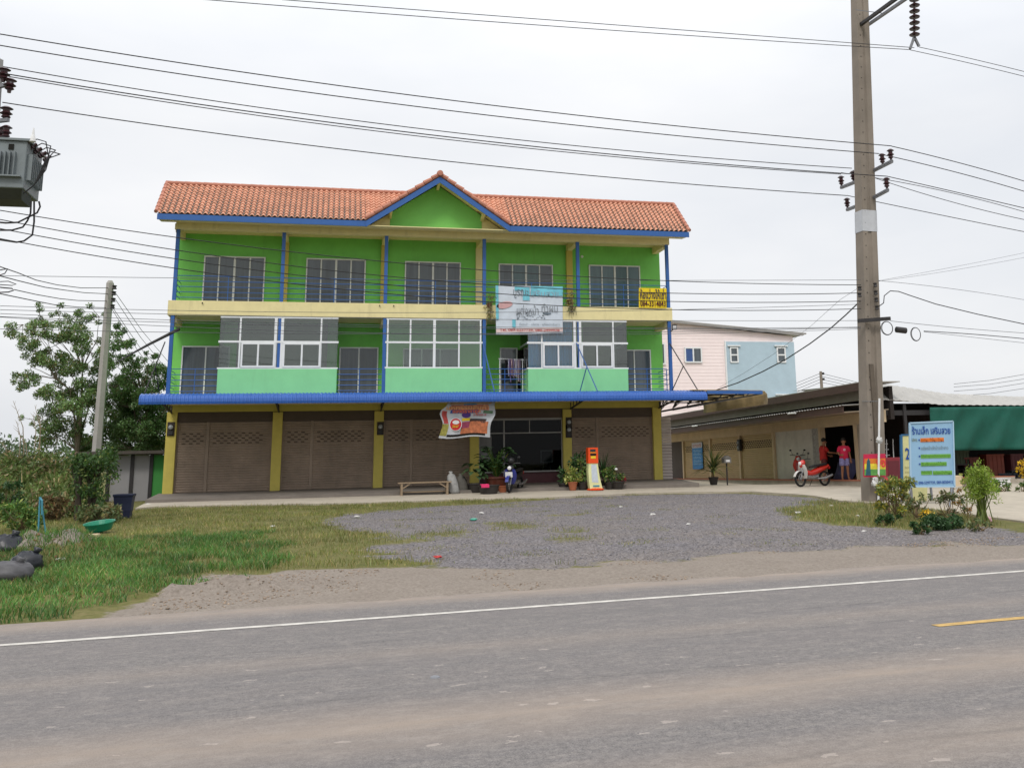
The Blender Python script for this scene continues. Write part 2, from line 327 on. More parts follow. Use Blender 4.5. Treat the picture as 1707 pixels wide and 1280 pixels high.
# thrown-up soil by the asphalt edge
M1 = G(300, 990); mound = .075*np.exp(-(((GX-M1[0])/1.7)**2+((GY-M1[1]-.1)/.4)**2))*np.maximum(0, 1+2.2*nd+1.2*nb); GZ += np.where(inner, mound, 0)
M2 = G(80, 925); GZ += .34*np.exp(-(((GX-M2[0])/1.0)**2+((GY-M2[1])/.9)**2))*(1+.8*nd)
wd = np.maximum(wd, (np.exp(-(((GX-M2[0])/.8)**2+((GY-M2[1])/.7)**2)) > .45)*1.0)
ne = n2(GX, GY, 14, 6); GZ += np.where((VV > 1.5) & inner, wd*(ne*.014+np.abs(nd)*.018-.005), 0)
GZ = np.where(VV < 1.2, hv(VV), GZ)
FL = {}
def ground():
    V = np.stack([GX, GY, GZ], -1).reshape(-1, 3); m, n = GX.shape
    i = np.arange(m*n).reshape(m, n); F = np.stack([i[:-1, :-1], i[:-1, 1:], i[1:, 1:], i[1:, :-1]], -1).reshape(-1, 4)
    m_ = bpy.data.materials.new('ground'); m_.use_nodes = True; t = m_.node_tree; b = t.nodes['Principled BSDF']; N = t.nodes.new; L = t.links.new
    b.inputs['Roughness'].default_value = .95; b.inputs['Specular IOR Level'].default_value = .15
    co = N('ShaderNodeTexCoord')
    def ns(s, d=6, ro=.6):
        x = N('ShaderNodeTexNoise'); x.inputs['Scale'].default_value = s; x.inputs['Detail'].default_value = d; x.inputs['Roughness'].default_value = ro; L(co.outputs['Object'], x.inputs['Vector']); return x.outputs['Fac']
    def ramp(src, a, b_, p0=.35, p1=.65):
        r = N('ShaderNodeValToRGB'); r.color_ramp.elements[0].position = p0; r.color_ramp.elements[1].position = p1
        r.color_ramp.elements[0].color = lin(a); r.color_ramp.elements[1].color = lin(b_); L(src, r.inputs[0]); return r.outputs[0]
    def mix(f, a, b_):
        x = N('ShaderNodeMix'); x.data_type = 'RGBA'; L(f, x.inputs['Factor']); L(a, x.inputs['A']); L(b_, x.inputs['B']); return x.outputs['Result']
    def at_(nm):
        a = N('ShaderNodeAttribute'); a.attribute_name = nm; return a.outputs['Fac']
    def edge(nm, s):
        x = N('ShaderNodeMath'); x.operation = 'ADD'; L(at_(nm), x.inputs[0]); L(ns(s), x.inputs[1]); y = N('ShaderNodeMapRange'); y.inputs[1].default_value = .85; y.inputs[2].default_value = 1.1; L(x.outputs[0], y.inputs[0]); return y.outputs[0]
    grass = mix(ns(1.3), ramp(ns(14), '363d20', '565f2f'), ramp(ns(9), '6b6a3c', '8a7d58'))
    vor = N('ShaderNodeTexVoronoi'); vor.inputs['Scale'].default_value = 34; L(co.outputs['Object'], vor.inputs['Vector'])
    grav = mix(ns(.9, 4), ramp(vor.outputs['Color'], '4e4d51', '84828a', .2, .9), ramp(vor.outputs['Color'], '5f5852', '8e857c', .2, .9))
    dirt = mix(ns(1.6), ramp(ns(18), '6e655c', '8a8077'), ramp(ns(30), '7b7268', '989087'))
    c = mix(edge('gravel', 7), grass, grav); c = mix(edge('dirt', 6), c, dirt)
    L(c, b.inputs['Base Color'])
    bp = N('ShaderNodeBump'); bp.inputs['Strength'].default_value = .6; bp.inputs['Distance'].default_value = .03; L(ns(22, 8, .75), bp.inputs['Height']); L(bp.outputs[0], b.inputs['Normal'])
    o = quick_mesh('ground', V, F, m_); tag(o, kind='structure')
    for nm, a in (('gravel', wg), ('dirt', wd)):
        at = o.data.attributes.new(nm, 'FLOAT', 'POINT'); at.data.foreach_set('value', a.ravel().astype('f'))
    o.data.polygons.foreach_set('use_smooth', [True]*len(o.data.polygons))
ground()
def road():
    m_ = bpy.data.materials.new('asphalt'); m_.use_nodes = True; t = m_.node_tree; b = t.nodes['Principled BSDF']; N = t.nodes.new; L = t.links.new
    b.inputs['Specular IOR Level'].default_value = .25
    co = N('ShaderNodeTexCoord')
    def ns(s, sc=(1, 1, 1), d=6, ro=.6):
        mp = N('ShaderNodeMapping'); mp.inputs['Scale'].default_value = sc; L(co.outputs['Object'], mp.inputs[0])
        x = N('ShaderNodeTexNoise'); x.inputs['Scale'].default_value = s; x.inputs['Detail'].default_value = d; x.inputs['Roughness'].default_value = ro; L(mp.outputs[0], x.inputs['Vector']); return x.outputs['Fac']
    def rng_(src, a, b_, c=0, d=1):
        r = N('ShaderNodeMapRange'); r.inputs[1].default_value = a; r.inputs[2].default_value = b_; r.inputs[3].default_value = c; r.inputs[4].default_value = d; L(src, r.inputs[0]); return r.outputs[0]
    def mix(f, a, b_):
        x = N('ShaderNodeMix'); x.data_type = 'RGBA'; L(f, x.inputs['Factor'])
        for k, q in (('A', a), ('B', b_)):
            if isinstance(q, str): x.inputs[k].default_value = lin(q)
            else: L(q, x.inputs[k])
        return x.outputs['Result']
    def mul(a, b_):
        x = N('ShaderNodeMath'); x.operation = 'MULTIPLY'
        for i, q in enumerate((a, b_)):
            if isinstance(q, (int, float)): x.inputs[i].default_value = q
            else: L(q, x.inputs[i])
        return x.outputs[0]
    sp = N('ShaderNodeSeparateXYZ'); L(co.outputs['Object'], sp.inputs[0]); v = sp.outputs['Y']
    def band(c_, wd_, wob=.5):
        a = N('ShaderNodeMath'); a.operation = 'ADD'; L(v, a.inputs[0]); L(mul(ns(.5, (.25, 1, 1), 3), wob), a.inputs[1])
        s_ = N('ShaderNodeMath'); s_.operation = 'SUBTRACT'; L(a.outputs[0], s_.inputs[0]); s_.inputs[1].default_value = c_+wob/2
        ab = N('ShaderNodeMath'); ab.operation = 'ABSOLUTE'; L(s_.outputs[0], ab.inputs[0]); return rng_(ab.outputs[0], 0, wd_, 1, 0)
    agg = mix(rng_(ns(95, d=2, ro=.8), .36, .64), '4a494a', '86817f'); agg = mix(rng_(ns(26, d=5, ro=.9), .44, .58, 0, .6), agg, '8a8582'); agg = mix(rng_(ns(19, d=4, ro=.9), .46, .58, 0, .5), agg, '4c4a4a')
    c = mix(rng_(ns(1.3, (.12, 1, 1)), .38, .66, 0, .5), agg, '6f6a69')
    c = mix(rng_(ns(2.3, (.06, 1, 1), 4), .5, .72, 0, .25), c, '626164')
    for cc, ww, st in ((-4.7, .8, .85), (-6.4, .6, .6), (1.35, .75, .9), (-2.2, .5, .3)):
        c = mix(mul(band(cc, ww), rng_(ns(4, (.3, 1, 1)), .3, .6, st*.55, st)), c, '94877b')
    c = mix(mul(band(-.75, .5), rng_(ns(.7, (.3, 1, 1)), .45, .6, 0, .35)), c, '626060')
    for cc, ww, st, wb in ((-1.55, .07, .45, 1.1), (-2.7, .05, .35, .9), (-3.9, .06, .3, 1.3), (-6.3, .05, .35, .8)): c = mix(mul(band(cc, ww, wb), rng_(ns(.9, (.5, 1, 1)), .42, .6, 0, st)), c, '3d3c3c')
    c = mix(rng_(ns(5, (.7, 1.3, 1), 8, .85), .48, .66, 0, .35), c, 'a39b93')
    vo = N('ShaderNodeTexVoronoi'); vo.inputs['Scale'].default_value = 5.5; vo.inputs['Randomness'].default_value = 1
    mp = N('ShaderNodeMapping'); mp.inputs['Scale'].default_value = (.75, 1.3, 1); L(co.outputs['Object'], mp.inputs[0])
    wn = N('ShaderNodeTexNoise'); wn.inputs['Scale'].default_value = 14; L(co.outputs['Object'], wn.inputs['Vector'])
    wa = N('ShaderNodeVectorMath'); wa.operation = 'MULTIPLY_ADD'; L(wn.outputs['Color'], wa.inputs[0]); wa.inputs[1].default_value = (.16, .16, 0); L(mp.outputs[0], wa.inputs[2]); L(wa.outputs[0], vo.inputs['Vector'])
    cr = N('ShaderNodeSeparateColor'); L(vo.outputs['Color'], cr.inputs[0])
    sz = rng_(cr.outputs[0], .45, 1, .0, .2); lt = N('ShaderNodeMath'); lt.operation = 'LESS_THAN'; L(vo.outputs['Distance'], lt.inputs[0]); L(sz, lt.inputs[1])
    c = mix(mul(mul(lt.outputs[0], rng_(v, -1.2, -2.6)), .35), c, 'bcb1a8')
    c = mix(rng_(ns(38, (.6, 1.4, 1), 3, .8), .66, .74, 0, .5), c, 'b0a69e'); c = mix(rng_(ns(31, (.5, 1.5, 1), 3, .8), .69, .76, 0, .6), c, '4a4848')
    L(c, b.inputs['Base Color']); c = mix(rng_(ns(120, d=1, ro=.5), .60, .72, 0, .35), c, 'a8a29c'); c = mix(rng_(ns(110, (1.1, 1, 1), 1, .5), .60, .72, 0, .45), c, '3f3e3e'); L(c, b.inputs['Base Color'])
    L(rng_(ns(60), .3, .7, .75, .95), b.inputs['Roughness'])
    bp = N('ShaderNodeBump'); bp.inputs['Strength'].default_value = .5; bp.inputs['Distance'].default_value = .006; L(ns(170, d=3), bp.inputs['Height']); L(bp.outputs[0], b.inputs['Normal'])
    o = MB(); rows = []
    for v0 in (-9.5, -3.3, 1.55): rows.append([(u0, v0, 0) for u0 in (-300, -40, 0, 40, 300)])
    o.grid(rows); ob = o.build('road', m_, None); tag(ob, kind='structure')
    ob.location = (O2[0], O2[1], ROADZ); ob.rotation_euler = (0, 0, ANG)
    pw = mat('road_paint_white', 'bdb9b2', .8, .3, 5, 0, stain=.0); py = mat('road_paint_yellow', 'b3945a', .8, .3, 7)
    def strip(nm, u0, u1, vc, wd_, m, z, lb):
        g = random.Random(5); q = MB(); n = max(2, int((u1-u0)/.35)); top = []; bot = []
        for i in range(n+1):
            u_ = u0+(u1-u0)*i/n; top.append((u_, vc+wd_/2+g.uniform(-.006, .006), z)); bot.append((u_, vc-wd_/2+g.uniform(-.006, .006), z))
        q.grid([bot, top]); s_ = q.build(nm, m, ob, world=False); s_['label'] = lb
    strip('edge_line', -60, 60, 0, .125, pw, .004, 'white edge line worn by traffic')
    strip('centre_dash', 3.28, 6.3, -3.12, .13, py, .004, 'yellow centre dash')
    strip('centre_dash', 15.3, 18.3, -3.12, .13, py, .004, 'yellow centre dash')
    strip('centre_dash', -8.7, -5.7, -3.12, .13, py, .004, 'yellow centre dash')
road()
def sheet(name, pl, m, dz, thick=.08):
    bm = bmesh.new(); f = bm.faces.new([bm.verts.new((x, y, 0)) for x, y in pl]); bmesh.ops.triangulate(bm, faces=[f])
    for i in range(60):
        v0 = -2+i*.7; q = xy(0, v0)
        bmesh.ops.bisect_plane(bm, geom=bm.verts[:]+bm.edges[:]+bm.faces[:], plane_co=(q[0], q[1], 0), plane_no=(NV[0], NV[1], 0))
    vv = bm.verts[:]
    for v_ in vv: v_.co.z = float(hxy(v_.co.x, v_.co.y))+dz
    r = bmesh.ops.extrude_face_region(bm, geom=bm.faces[:]); 
    for g in r['geom']:
        if isinstance(g, bmesh.types.BMVert): g.co.z -= thick+.1
    bmesh.ops.recalc_face_normals(bm, faces=bm.faces[:])
    me = bpy.data.meshes.new(name); bm.to_mesh(me); me.materials.append(m); o = bpy.data.objects.new(name, me); COL.objects.link(o); return o
conc = mat('pale_concrete', 'a69d8e', .9, .14, 1.5, .25, 60, stain=.35)
tag(sheet('pavement', PAVE, conc, .05), kind='structure')
# ---------------------------------------------------------------- grass, stones, soil
GA = rng.uniform
def look(A, X, Y):
    u, v = uv(X, Y); iu = np.clip(np.searchsorted(us, u)-1, 0, len(us)-2); iv = np.clip(np.searchsorted(vs_, v)-1, 0, len(vs_)-2); return A[iv, iu]
def scatter(n, u0, u1, v0, v1): return xy(GA(u0, u1, n), GA(v0, v1, n))
def gz(X, Y):
    u, v = uv(X, Y); iu = np.clip(np.searchsorted(us, u)-1, 0, len(us)-2); iv = np.clip(np.searchsorted(vs_, v)-1, 0, len(vs_)-2)
    a = (u-us[iu])/(us[iu+1]-us[iu]); b = (v-vs_[iv])/(vs_[iv+1]-vs_[iv])
    return (GZ[iv, iu]*(1-a)*(1-b)+GZ[iv, iu+1]*a*(1-b)+GZ[iv+1, iu]*(1-a)*b+GZ[iv+1, iu+1]*a*b)
ISL = poly([(1300, 853), (1345, 838), (1385, 833), (1420, 838), (1480, 843), (1560, 853), (1620, 861), (1700, 884), (1640, 874), (1560, 885), (1440, 878), (1335, 868)])
LUSH = poly([(-60, 1078), (-60, 830), (130, 850), (230, 850), (330, 880), (420, 900), (440, 945), (350, 952), (290, 985), (200, 1020), (120, 1044), (30, 1062)])
def notin(X, Y, m=.2):
    return ~inside(PAVE, X, Y)
def grass(name, n, box, keep, hgt, wid, m, seed, lean=.5, clump=0):
    X, Y = scatter(n, *box); k = keep(X, Y) & notin(X, Y); X, Y = X[k], Y[k]
    nn = n2(X, Y, .8, seed)+.6*n2(X, Y, 2.9, seed+1); k = nn > clump; X, Y, nn = X[k], Y[k], nn[k]
    hh = hgt*(1+.9*np.clip(nn-clump, 0, 1)); V, F = blades(np.stack([X, Y, gz(X, Y)-.01], 1), hh, wid, lean, seed)
    return quick_mesh(name, V, F, m)
gm1 = leafmat('grass_green', '4f7a35', .5, .3, '8a8550', .12); gm2 = leafmat('grass_dry', '6e7638', .35, .3, '998a5a', .3)
def k_lush(X, Y):
    a = n2(X, Y, .9, 31)*1.6; b = n2(X, Y, .9, 37)*1.3+n2(X, Y, 5, 38)*.15; return inside(LUSH, X+a, Y+b) & (look(wg, X, Y) < .5)
def k_mid(X, Y): return (look(wg, X, Y)+look(wd, X, Y)+GA(-.25, .25, len(X)) < .45) & (uv(X, Y)[0] < 10)
def k_gr(X, Y): return inside(GRAVEL, X, Y) & (X < 15)
def k_isl(X, Y): return inside(ISL, X+n2(X, Y, 1.1, 41)*.7, Y+n2(X, Y, 1.1, 42)*.9)
tag(grass('roadside_grass', 95000, (-10, 2, 1.6, 12), k_lush, .07, .010, gm1, 11, .7, -.45), 'lush green grass growing thick on the verge left of the gravel', 'grass', kind='stuff')
tag(grass('short_grass', 150000, (-12, 16, 3, 23.5), k_mid, .058, .009, gm2, 13, .6, -.45), 'short yellowish grass on the ground before the shop house', 'grass', kind='stuff')
tag(grass('gravel_weeds', 60000, (-6, 9, 4, 22.5), k_gr, .03, .009, gm2, 17, .8, .33), 'thin low weeds sprouting through the gravel', 'weeds', kind='stuff')
tag(grass('island_grass', 45000, (9, 24, 3, 18), k_isl, .07, .010, gm2, 19, .6, -.7), 'grass on the island around the big pole and blue sign', 'grass', kind='stuff')
def stones(name, n, box, keep, s0, s1, m, seed):
    g = np.random.default_rng(seed); X, Y = scatter(n, *box); k = keep(X, Y) & notin(X, Y); X, Y = X[k], Y[k]; n = len(X)
    s = g.uniform(s0, s1, n)*g.uniform(.6, 1.2, n); o = np.array([(1,0,0),(0,1,0),(-1,0,0),(0,-1,0),(0,0,.7),(0,0,-.7)], float)
    a = g.uniform(0, 6.28, n); ca, sa = np.cos(a), np.sin(a); q = o[None]*g.uniform(.6, 1.3, (n, 6, 1))*s[:, None, None]
    V = np.stack([q[..., 0]*ca[:, None]-q[..., 1]*sa[:, None]+X[:, None], q[..., 0]*sa[:, None]+q[..., 1]*ca[:, None]+Y[:, None], q[..., 2]+(gz(X, Y)+s*.15)[:, None]], -1).reshape(-1, 3)
    f = np.array([(0,1,4),(1,2,4),(2,3,4),(3,0,4),(1,0,5),(2,1,5),(3,2,5),(0,3,5)]); F = (f[None]+(np.arange(n)*6)[:, None, None]).reshape(-1, 3)
    return quick_mesh(name, V, F, m)
gst = mat('gravel_stone', '737175', .9, .2, 5, island=.5); dst = mat('soil_clod', '8a7a6a', .95, .2, 5, island=.35)
tag(stones('gravel', 60000, (-9, 23, 2.2, 22.8), lambda X, Y: look(wg, X, Y) > GA(.05, 1.0, len(X)), .008, .019, gst, 3), 'loose grey gravel spread before the building', 'gravel', kind='stuff')
tag(stones('soil_clods', 14000, (-9, 14, 1.2, 5), lambda X, Y: inside(DIRT, X, Y) & (n2(X, Y, 1.1, 5)+(X < 6.2)*.35 > .3), .006, .022, dst, 4), 'brown soil clods and grit along the asphalt edge', 'soil', kind='stuff')

brk = mat('brown_clod', '6e4d39', .95, .25, 5, island=.35)
tag(stones('soil_heap', 2600, (-9, 2, 5, 14), lambda X, Y: (((X-M2[0])/1.25)**2+((Y-M2[1])/1.5)**2 < 1), .02, .055, brk, 9), 'reddish brown soil and rubble heaped beside the black rubbish bags', 'soil', kind='stuff')
# ---------------------------------------------------------------- shop house
green = mat('green_wall', '76c35e', .85, .09, 1.5, .15, 80, stain=.22)
mint = mat('mint_wall', '84cb92', .85, .05, 1.5, .1, 80, stain=.1)
cream = mat('cream_paint', 'ddd19d', .8, .06, 3, .1, 60, stain=.3)
yellow = mat('yellow_paint', 'bcae55', .7, .08, 3, .1, 60, stain=.2)
blue = mat('blue_paint', '2f5c9c', .45, .08, 4)
bluer = mat('blue_sheet', '305ba6', .4, .1, 3, stain=.08)
brown = mat('dark_housing', '4c4138', .7, .1, 3)
shut = mat('shutter_brown', '857566', .55, .2, 1.3, stain=.35)
dark = mat('black_gap', '15130f', .9, .05)
white = mat('white_frame', 'dcdfe0', .45, .04, 4)
alu = mat('aluminium_frame', 'd3d6d6', .4, .06, 4)
gpane = mat('grey_pane', '454e54', .1, .35, 1.3, spec=.7, streak=(4, 1, .25))  # vertical streaks in the colour imitate reflections and curtains in the glass
tpane = mat('teal_curtained_pane', '3f5c60', .12, .25, 1.6, spec=.7, streak=(6, 1, .4))
bpane = mat('blue_curtain', '48a4ea', .8, .3, 2.2, streak=(7, 1, .2))
tile = mat('clay_tile', 'c89278', .75, .2, 1.8, .2, 50, stain=.35)
tile2 = mat('ridge_tile', 'b07763', .75, .15, 2)
steel = mat('dark_steel', '2d2b2c', .6, .2, 5); greyc = mat('platform_concrete', '746d66', .9, .15, 1.5, .2, stain=.35)
sg = glass('tinted_glass', 'e6efeb', .07)
BH = thing('shophouse_building', (9, 0, -.1), 'three storey green shop house with orange tiled roof and blue canopy', 'building')
YF, YW, B = -1.93, -.3, 3.6        # balcony front, wall face, bay
m = MB()
m.box(-.1, 18.2, YW, 9.5, 3.2, 9.45); m.build('wall', green, BH)
MB().box(-.1, 18.2, .12, 9.5, -.1, 3.2).build('lower_wall', brown, BH)
# slab band
m = MB(); m.box(-.11, 18.12, YF, YW, 6.135, 6.65); m.box(-.11, 18.12, YF+.02, YW, 3.15, 3.42); m.build('balcony_slab', cream, BH, bevel=.01)
for x in (.9, 6.9, 7.4, 13.9): MB().tube([(x+.1, YF+.05, 6.58), (x+.1, YF-.06, 6.56)], .022).build('drain_spout', steel, BH)
# beams under roof and fins between the bays
m = MB(); m.box(-.05, 18.1, YF, YF+.22, 9.16, 9.36)
for i in range(6):
    x = i*B; m.box(x-.1 if i else -.05, x+.1 if i < 5 else 18.12, YF+.22, YW, 9.1, 9.36)
m.build('roof_beam', cream, BH)
m = MB()
for i in range(6):
    x = min(max(i*B, .06), 18.05); m.box(x-.11, x+.11, YF+.2, YW, 5.92, 6.13)
m.build('floor_beam', cream, BH)
for i in range(1, 5): MB().box(i*B-.12, i*B+.12, YW-.16, YW, 6.65, 9.1).build('pilaster', yellow if i != 3 else cream, BH)
MB().box(-.02, 18.1, YF, YW, 9.362, 9.40).build('soffit', cream, BH)
for i in range(6):
    m = MB(); x = i*B if 0 < i < 5 else (.06 if i == 0 else 18.0)
    m.box(x-.06, x+.06, YF+.03, YF+.15, 6.65, 9.16); m.box(x-.06, x+.06, YF+.03, YF+.15, 3.42, 6.135); m.build('post', blue, BH)
# roof
RY0, RZ0, RY1, RZ1 = -2.72, 9.52, -.9, 11.05
def roof_slope(X0, X1, y0, z0, y1, z1, per=.19, row=.2, amp=.034):
    ln = math.hypot(y1-y0, z1-z0); nr = int(ln/row); sx = per/6; nx = int((X1-X0)/sx); rows = []
    ty, tz = (y1-y0)/ln, (z1-z0)/ln; ny, nz_ = -tz, ty
    for r in range(nr):
        for (k, lift) in ((0, .042), (1, .004)):
            q = (r+k)*ln/nr; rows.append([(X0+i*sx, y0+ty*q+ny*(lift+amp*math.sin(2*math.pi*i/6)), z0+tz*q+nz_*(lift+amp*math.sin(2*math.pi*i/6))) for i in range(nx+1)])
    return rows
AX, AZ = 9.03, 11.2; EL, ER, EZ = 6.42, 11.62, 9.44
m = MB(); rs = roof_slope(-.55, 18.68, RY0, RZ0, RY1, RZ1); m.grid(rs)
def under_gable(p): x, z = p[0], p[2]; return EL < x < ER and z < EZ+(AZ-EZ)*(1-abs(x-AX)/(AX-EL if x < AX else ER-AX))+.06
m.f = [f for f in m.f if not all(under_gable(m.v[i]) for i in f)]; m.mi = [0]*len(m.f); m.build('roof', tile, BH, solid=0)
m = MB(); m.prism([(-.1, RY1, RZ1-.02), (-.1, 9.6, 9.55), (-.1, 9.6, 9.47), (-.1, YW, 9.47)], (18.3, 0, 0)); m.build('rear_roof', tile2, BH)
m = MB(); g = 60
for i in range(g):
    x0 = -.6+i*19.3/g; m.lathe([(.085, 0), (.075, 19.3/g*1.02)], (x0, RY1, RZ1+.03), 10, (1, 0, 0))
m.build('ridge_cap', tile2, BH)
for xs in (-.57, 18.68):
    m = MB(); nsg = 8
    for i in range(nsg):
        a = np.array([xs, RY0+(RY1-RY0)*i/nsg, RZ0+(RZ1-RZ0)*i/nsg+.05]); b = np.array([xs, RY0+(RY1-RY0)*(i+1)/nsg, RZ0+(RZ1-RZ0)*(i+1)/nsg+.05]); m.tube([a+(0, 0, .012), b], [.07, .06], 8)
    m.build('verge_tile', tile2, BH)
MB().box(-.52, EL+.05, RY0-.03, RY0+.01, 9.30, 9.50).build('fascia', blue, BH); MB().box(ER-.05, 18.65, RY0-.03, RY0+.01, 9.30, 9.50).build('fascia', blue, BH)
for xa_, xb_ in ((-.5, EL), (ER, 18.62)): MB().prism([(xa_, RY0+.015, 9.47), (xa_, RY0+.015, 9.545), (xa_, RY1, RZ1-.01), (xa_, RY1, RZ1-.12)], (xb_-xa_, 0, 0)).build('roof_deck', brown, BH)
m = MB(); m.prism([(-.5, RY0+.02, 9.33), (-.5, YF, 9.40), (-.5, YF, 9.43), (-.5, RY0+.02, 9.36)], (19.13, 0, 0)); m.build('eave_soffit', cream, BH)
# cross gable
def gab(name, y0, y1, th0, th1, mt, over=0):
    m = MB()
    for ex in (EL-over, ER+over):
        a = np.array([AX, 0, AZ]); b = np.array([ex, 0, EZ-over*.7]); m.prism([(a[0], y0, a[2]+th0), (b[0], y0, b[2]+th0), (b[0], y0, b[2]+th1), (a[0], y0, a[2]+th1)], (0, y1-y0, 0))
    return m.build(name, mt, BH)
gab('gable_roof', -2.78, -.2, .10, .14, tile); gab('barge_board', -2.80, -2.76, -.17, .05, blue); gab('gable_soffit', -2.755, YF, .0, .03, cream)
for ex in (EL, ER):
    m = MB(); n_ = 9
    for i in range(n_):
        t0, t1 = i/n_, (i+1)/n_; a = np.array([ex+(AX-ex)*t0, -2.78, EZ+(AZ-EZ)*t0+.16]); b = np.array([ex+(AX-ex)*t1, -2.78, EZ+(AZ-EZ)*t1+.15]); m.tube([a+(0, 0, .02), b], [.085, .07], 8)
    m.build('verge_tile', tile2, BH)
MB().lathe([(.02, -.13), (.1, -.12), (.125, 0), (.1, .3), (.09, 2.6)], (AX, -2.8, AZ+.17), 12, (0, 1, 0)).build('ridge_cap', tile2, BH)
m = MB(); x0, x1 = P(650, 384, Y=YF)[0], P(803, 388, Y=YF)[0]; zb = 9.36
ap = P(732, 321, Y=YF); zl = P(650, 357, Y=YF)[2]
def gz_line(x): return EZ+(AZ-EZ)*(1-abs(x-AX)/(AX-EL if x < AX else ER-AX))-.02
m.prism([(x0, YF+.01, zb), (x1, YF+.01, zb), (x1, YF+.01, gz_line(x1)), (AX, YF+.01, AZ-.04), (x0, YF+.01, gz_line(x0))], (0, .14, 0)); m.build('gable_wall', mat('gable_green', '78bf62', .85, .05, 2, .1, 80), BH)
m = MB(); m.prism([(EL+.1, YF+.03, zb), (x0, YF+.03, zb), (x0, YF+.03, gz_line(x0)), (EL+.1, YF+.03, gz_line(EL+.1))], (0, .12, 0))
m.build('gable_side', cream, BH); m = MB(); m.prism([(x1, YF+.03, zb), (ER-.1, YF+.03, zb), (ER-.1, YF+.03, gz_line(ER-.1)), (x1, YF+.03, gz_line(x1))], (0, .12, 0))
m.build('gable_side', cream, BH)
for xx in (x0, x1, AX): m = MB(); m.bar((xx, -2.72, gz_line(xx)-.03), (xx, YF, gz_line(xx)-.16), .09, .14); m.build('purlin_end', cream, BH)
# railings
def railing(x0, x1, zb_, parent=BH, side=None):
    m = MB()
    for k in range(5): m.tube([(x0, YF+.09, zb_+.12+k*.19), (x1, YF+.09, zb_+.12+k*.19)], .014, 5)
    for x in ((x0+x1)/2,): m.tube([(x, YF+.09, zb_), (x, YF+.09, zb_+.88)], .014, 5)
    if side is not None:
        for k in range(5): m.tube([(side, YF+.09, zb_+.12+k*.19), (side, YW, zb_+.12+k*.19)], .014, 5)
        m.tube([(side, YF+.6, zb_), (side, YF+.6, zb_+.88)], .02, 5)
    return m.build('railing', blue, parent)
for i in range(5): railing(i*B+.06, (i+1)*B-.06, 6.65, side={0: .02, 4: 18.0}.get(i))
def px(u, v, y=YW): return P(u, v, Y=y)[0]
def pz(u, v, y=YW): return P(u, v, Y=y)[2]
def window(name, x0, x1, z0, z1, y, cols, fr, pn, parent, t=.045, rails=(), d=.06, mull=None):
    "frame with one pane per column; the panes lie 3 cm behind the frame's face"
    m = MB(); xs = [x0+(x1-x0)*c for c in ([0]+list(cols)+[1])]
    m.box(x0, x1, y-d, y, z1-t, z1); m.box(x0, x1, y-d, y, z0, z0+t); 
    for i, x in enumerate(xs):
        tt = t*(1.6 if mull == i else 1); lo = x if i == 0 else (x-tt if i == len(xs)-1 else x-tt/2); m.box(lo, lo+tt, y-d-.004, y-.002, z0+.003, z1-.003)
    for z in rails: m.box(x0+.004, x1-.004, y-d+.004, y-.003, z-t/2, z+t/2)
    f = m.build(name, fr, parent)
    for i in range(len(xs)-1):
        q = MB(); yy = y-.022-(.012 if i % 2 else 0); q.box(xs[i]+.01, xs[i+1]-.01, yy, yy+.008, z0+.01, z1-.01)
        q.build('pane', pn[i] if isinstance(pn, list) else pn, f)
    return f
W3 = [(341, 443, 428, gpane), (511, 610, 432, gpane), (675, 768, 437, gpane), (831, 921, 441, [gpane, tpane, tpane, gpane]), (981, 1066, 443, tpane)]
for (a, b, v, pn) in W3: window('sliding_window', px(a, v), px(b, v), 6.65, pz((a+b)/2, v), YW, (.25, .5, .75), alu, pn, BH, mull=2, d=.07)
# floor two: doors at the back wall
for (a, b, v, cols) in ((304, 384, 577, (.5,)), (566, 631, 579, (.5,)), (672, 765, 581, (.33, .66)), (833, 862, 580, ()), (1028, 1084, 583, (.5,))):
    window('sliding_door', px(a, v), px(b, v), 3.42, pz((a+b)/2, v), YW, cols, alu, gpane, BH, d=.06)
MB().box(px(862, 600), px(888, 600), YW-.004, YW-.001, 3.42, pz(870, 583)).build('open_doorway', dark, BH)
MB().box(px(394, 600), px(545, 600), YW-.03, YW-.005, 3.42, 6.1).build('inner_partition', mat('inner_grey', '8d897f', .9, .08), BH)
MB().box(px(972, 600), px(1030, 600), YW-.03, YW-.005, 3.42, 6.1).build('inner_partition', MATS['inner_grey'], BH)
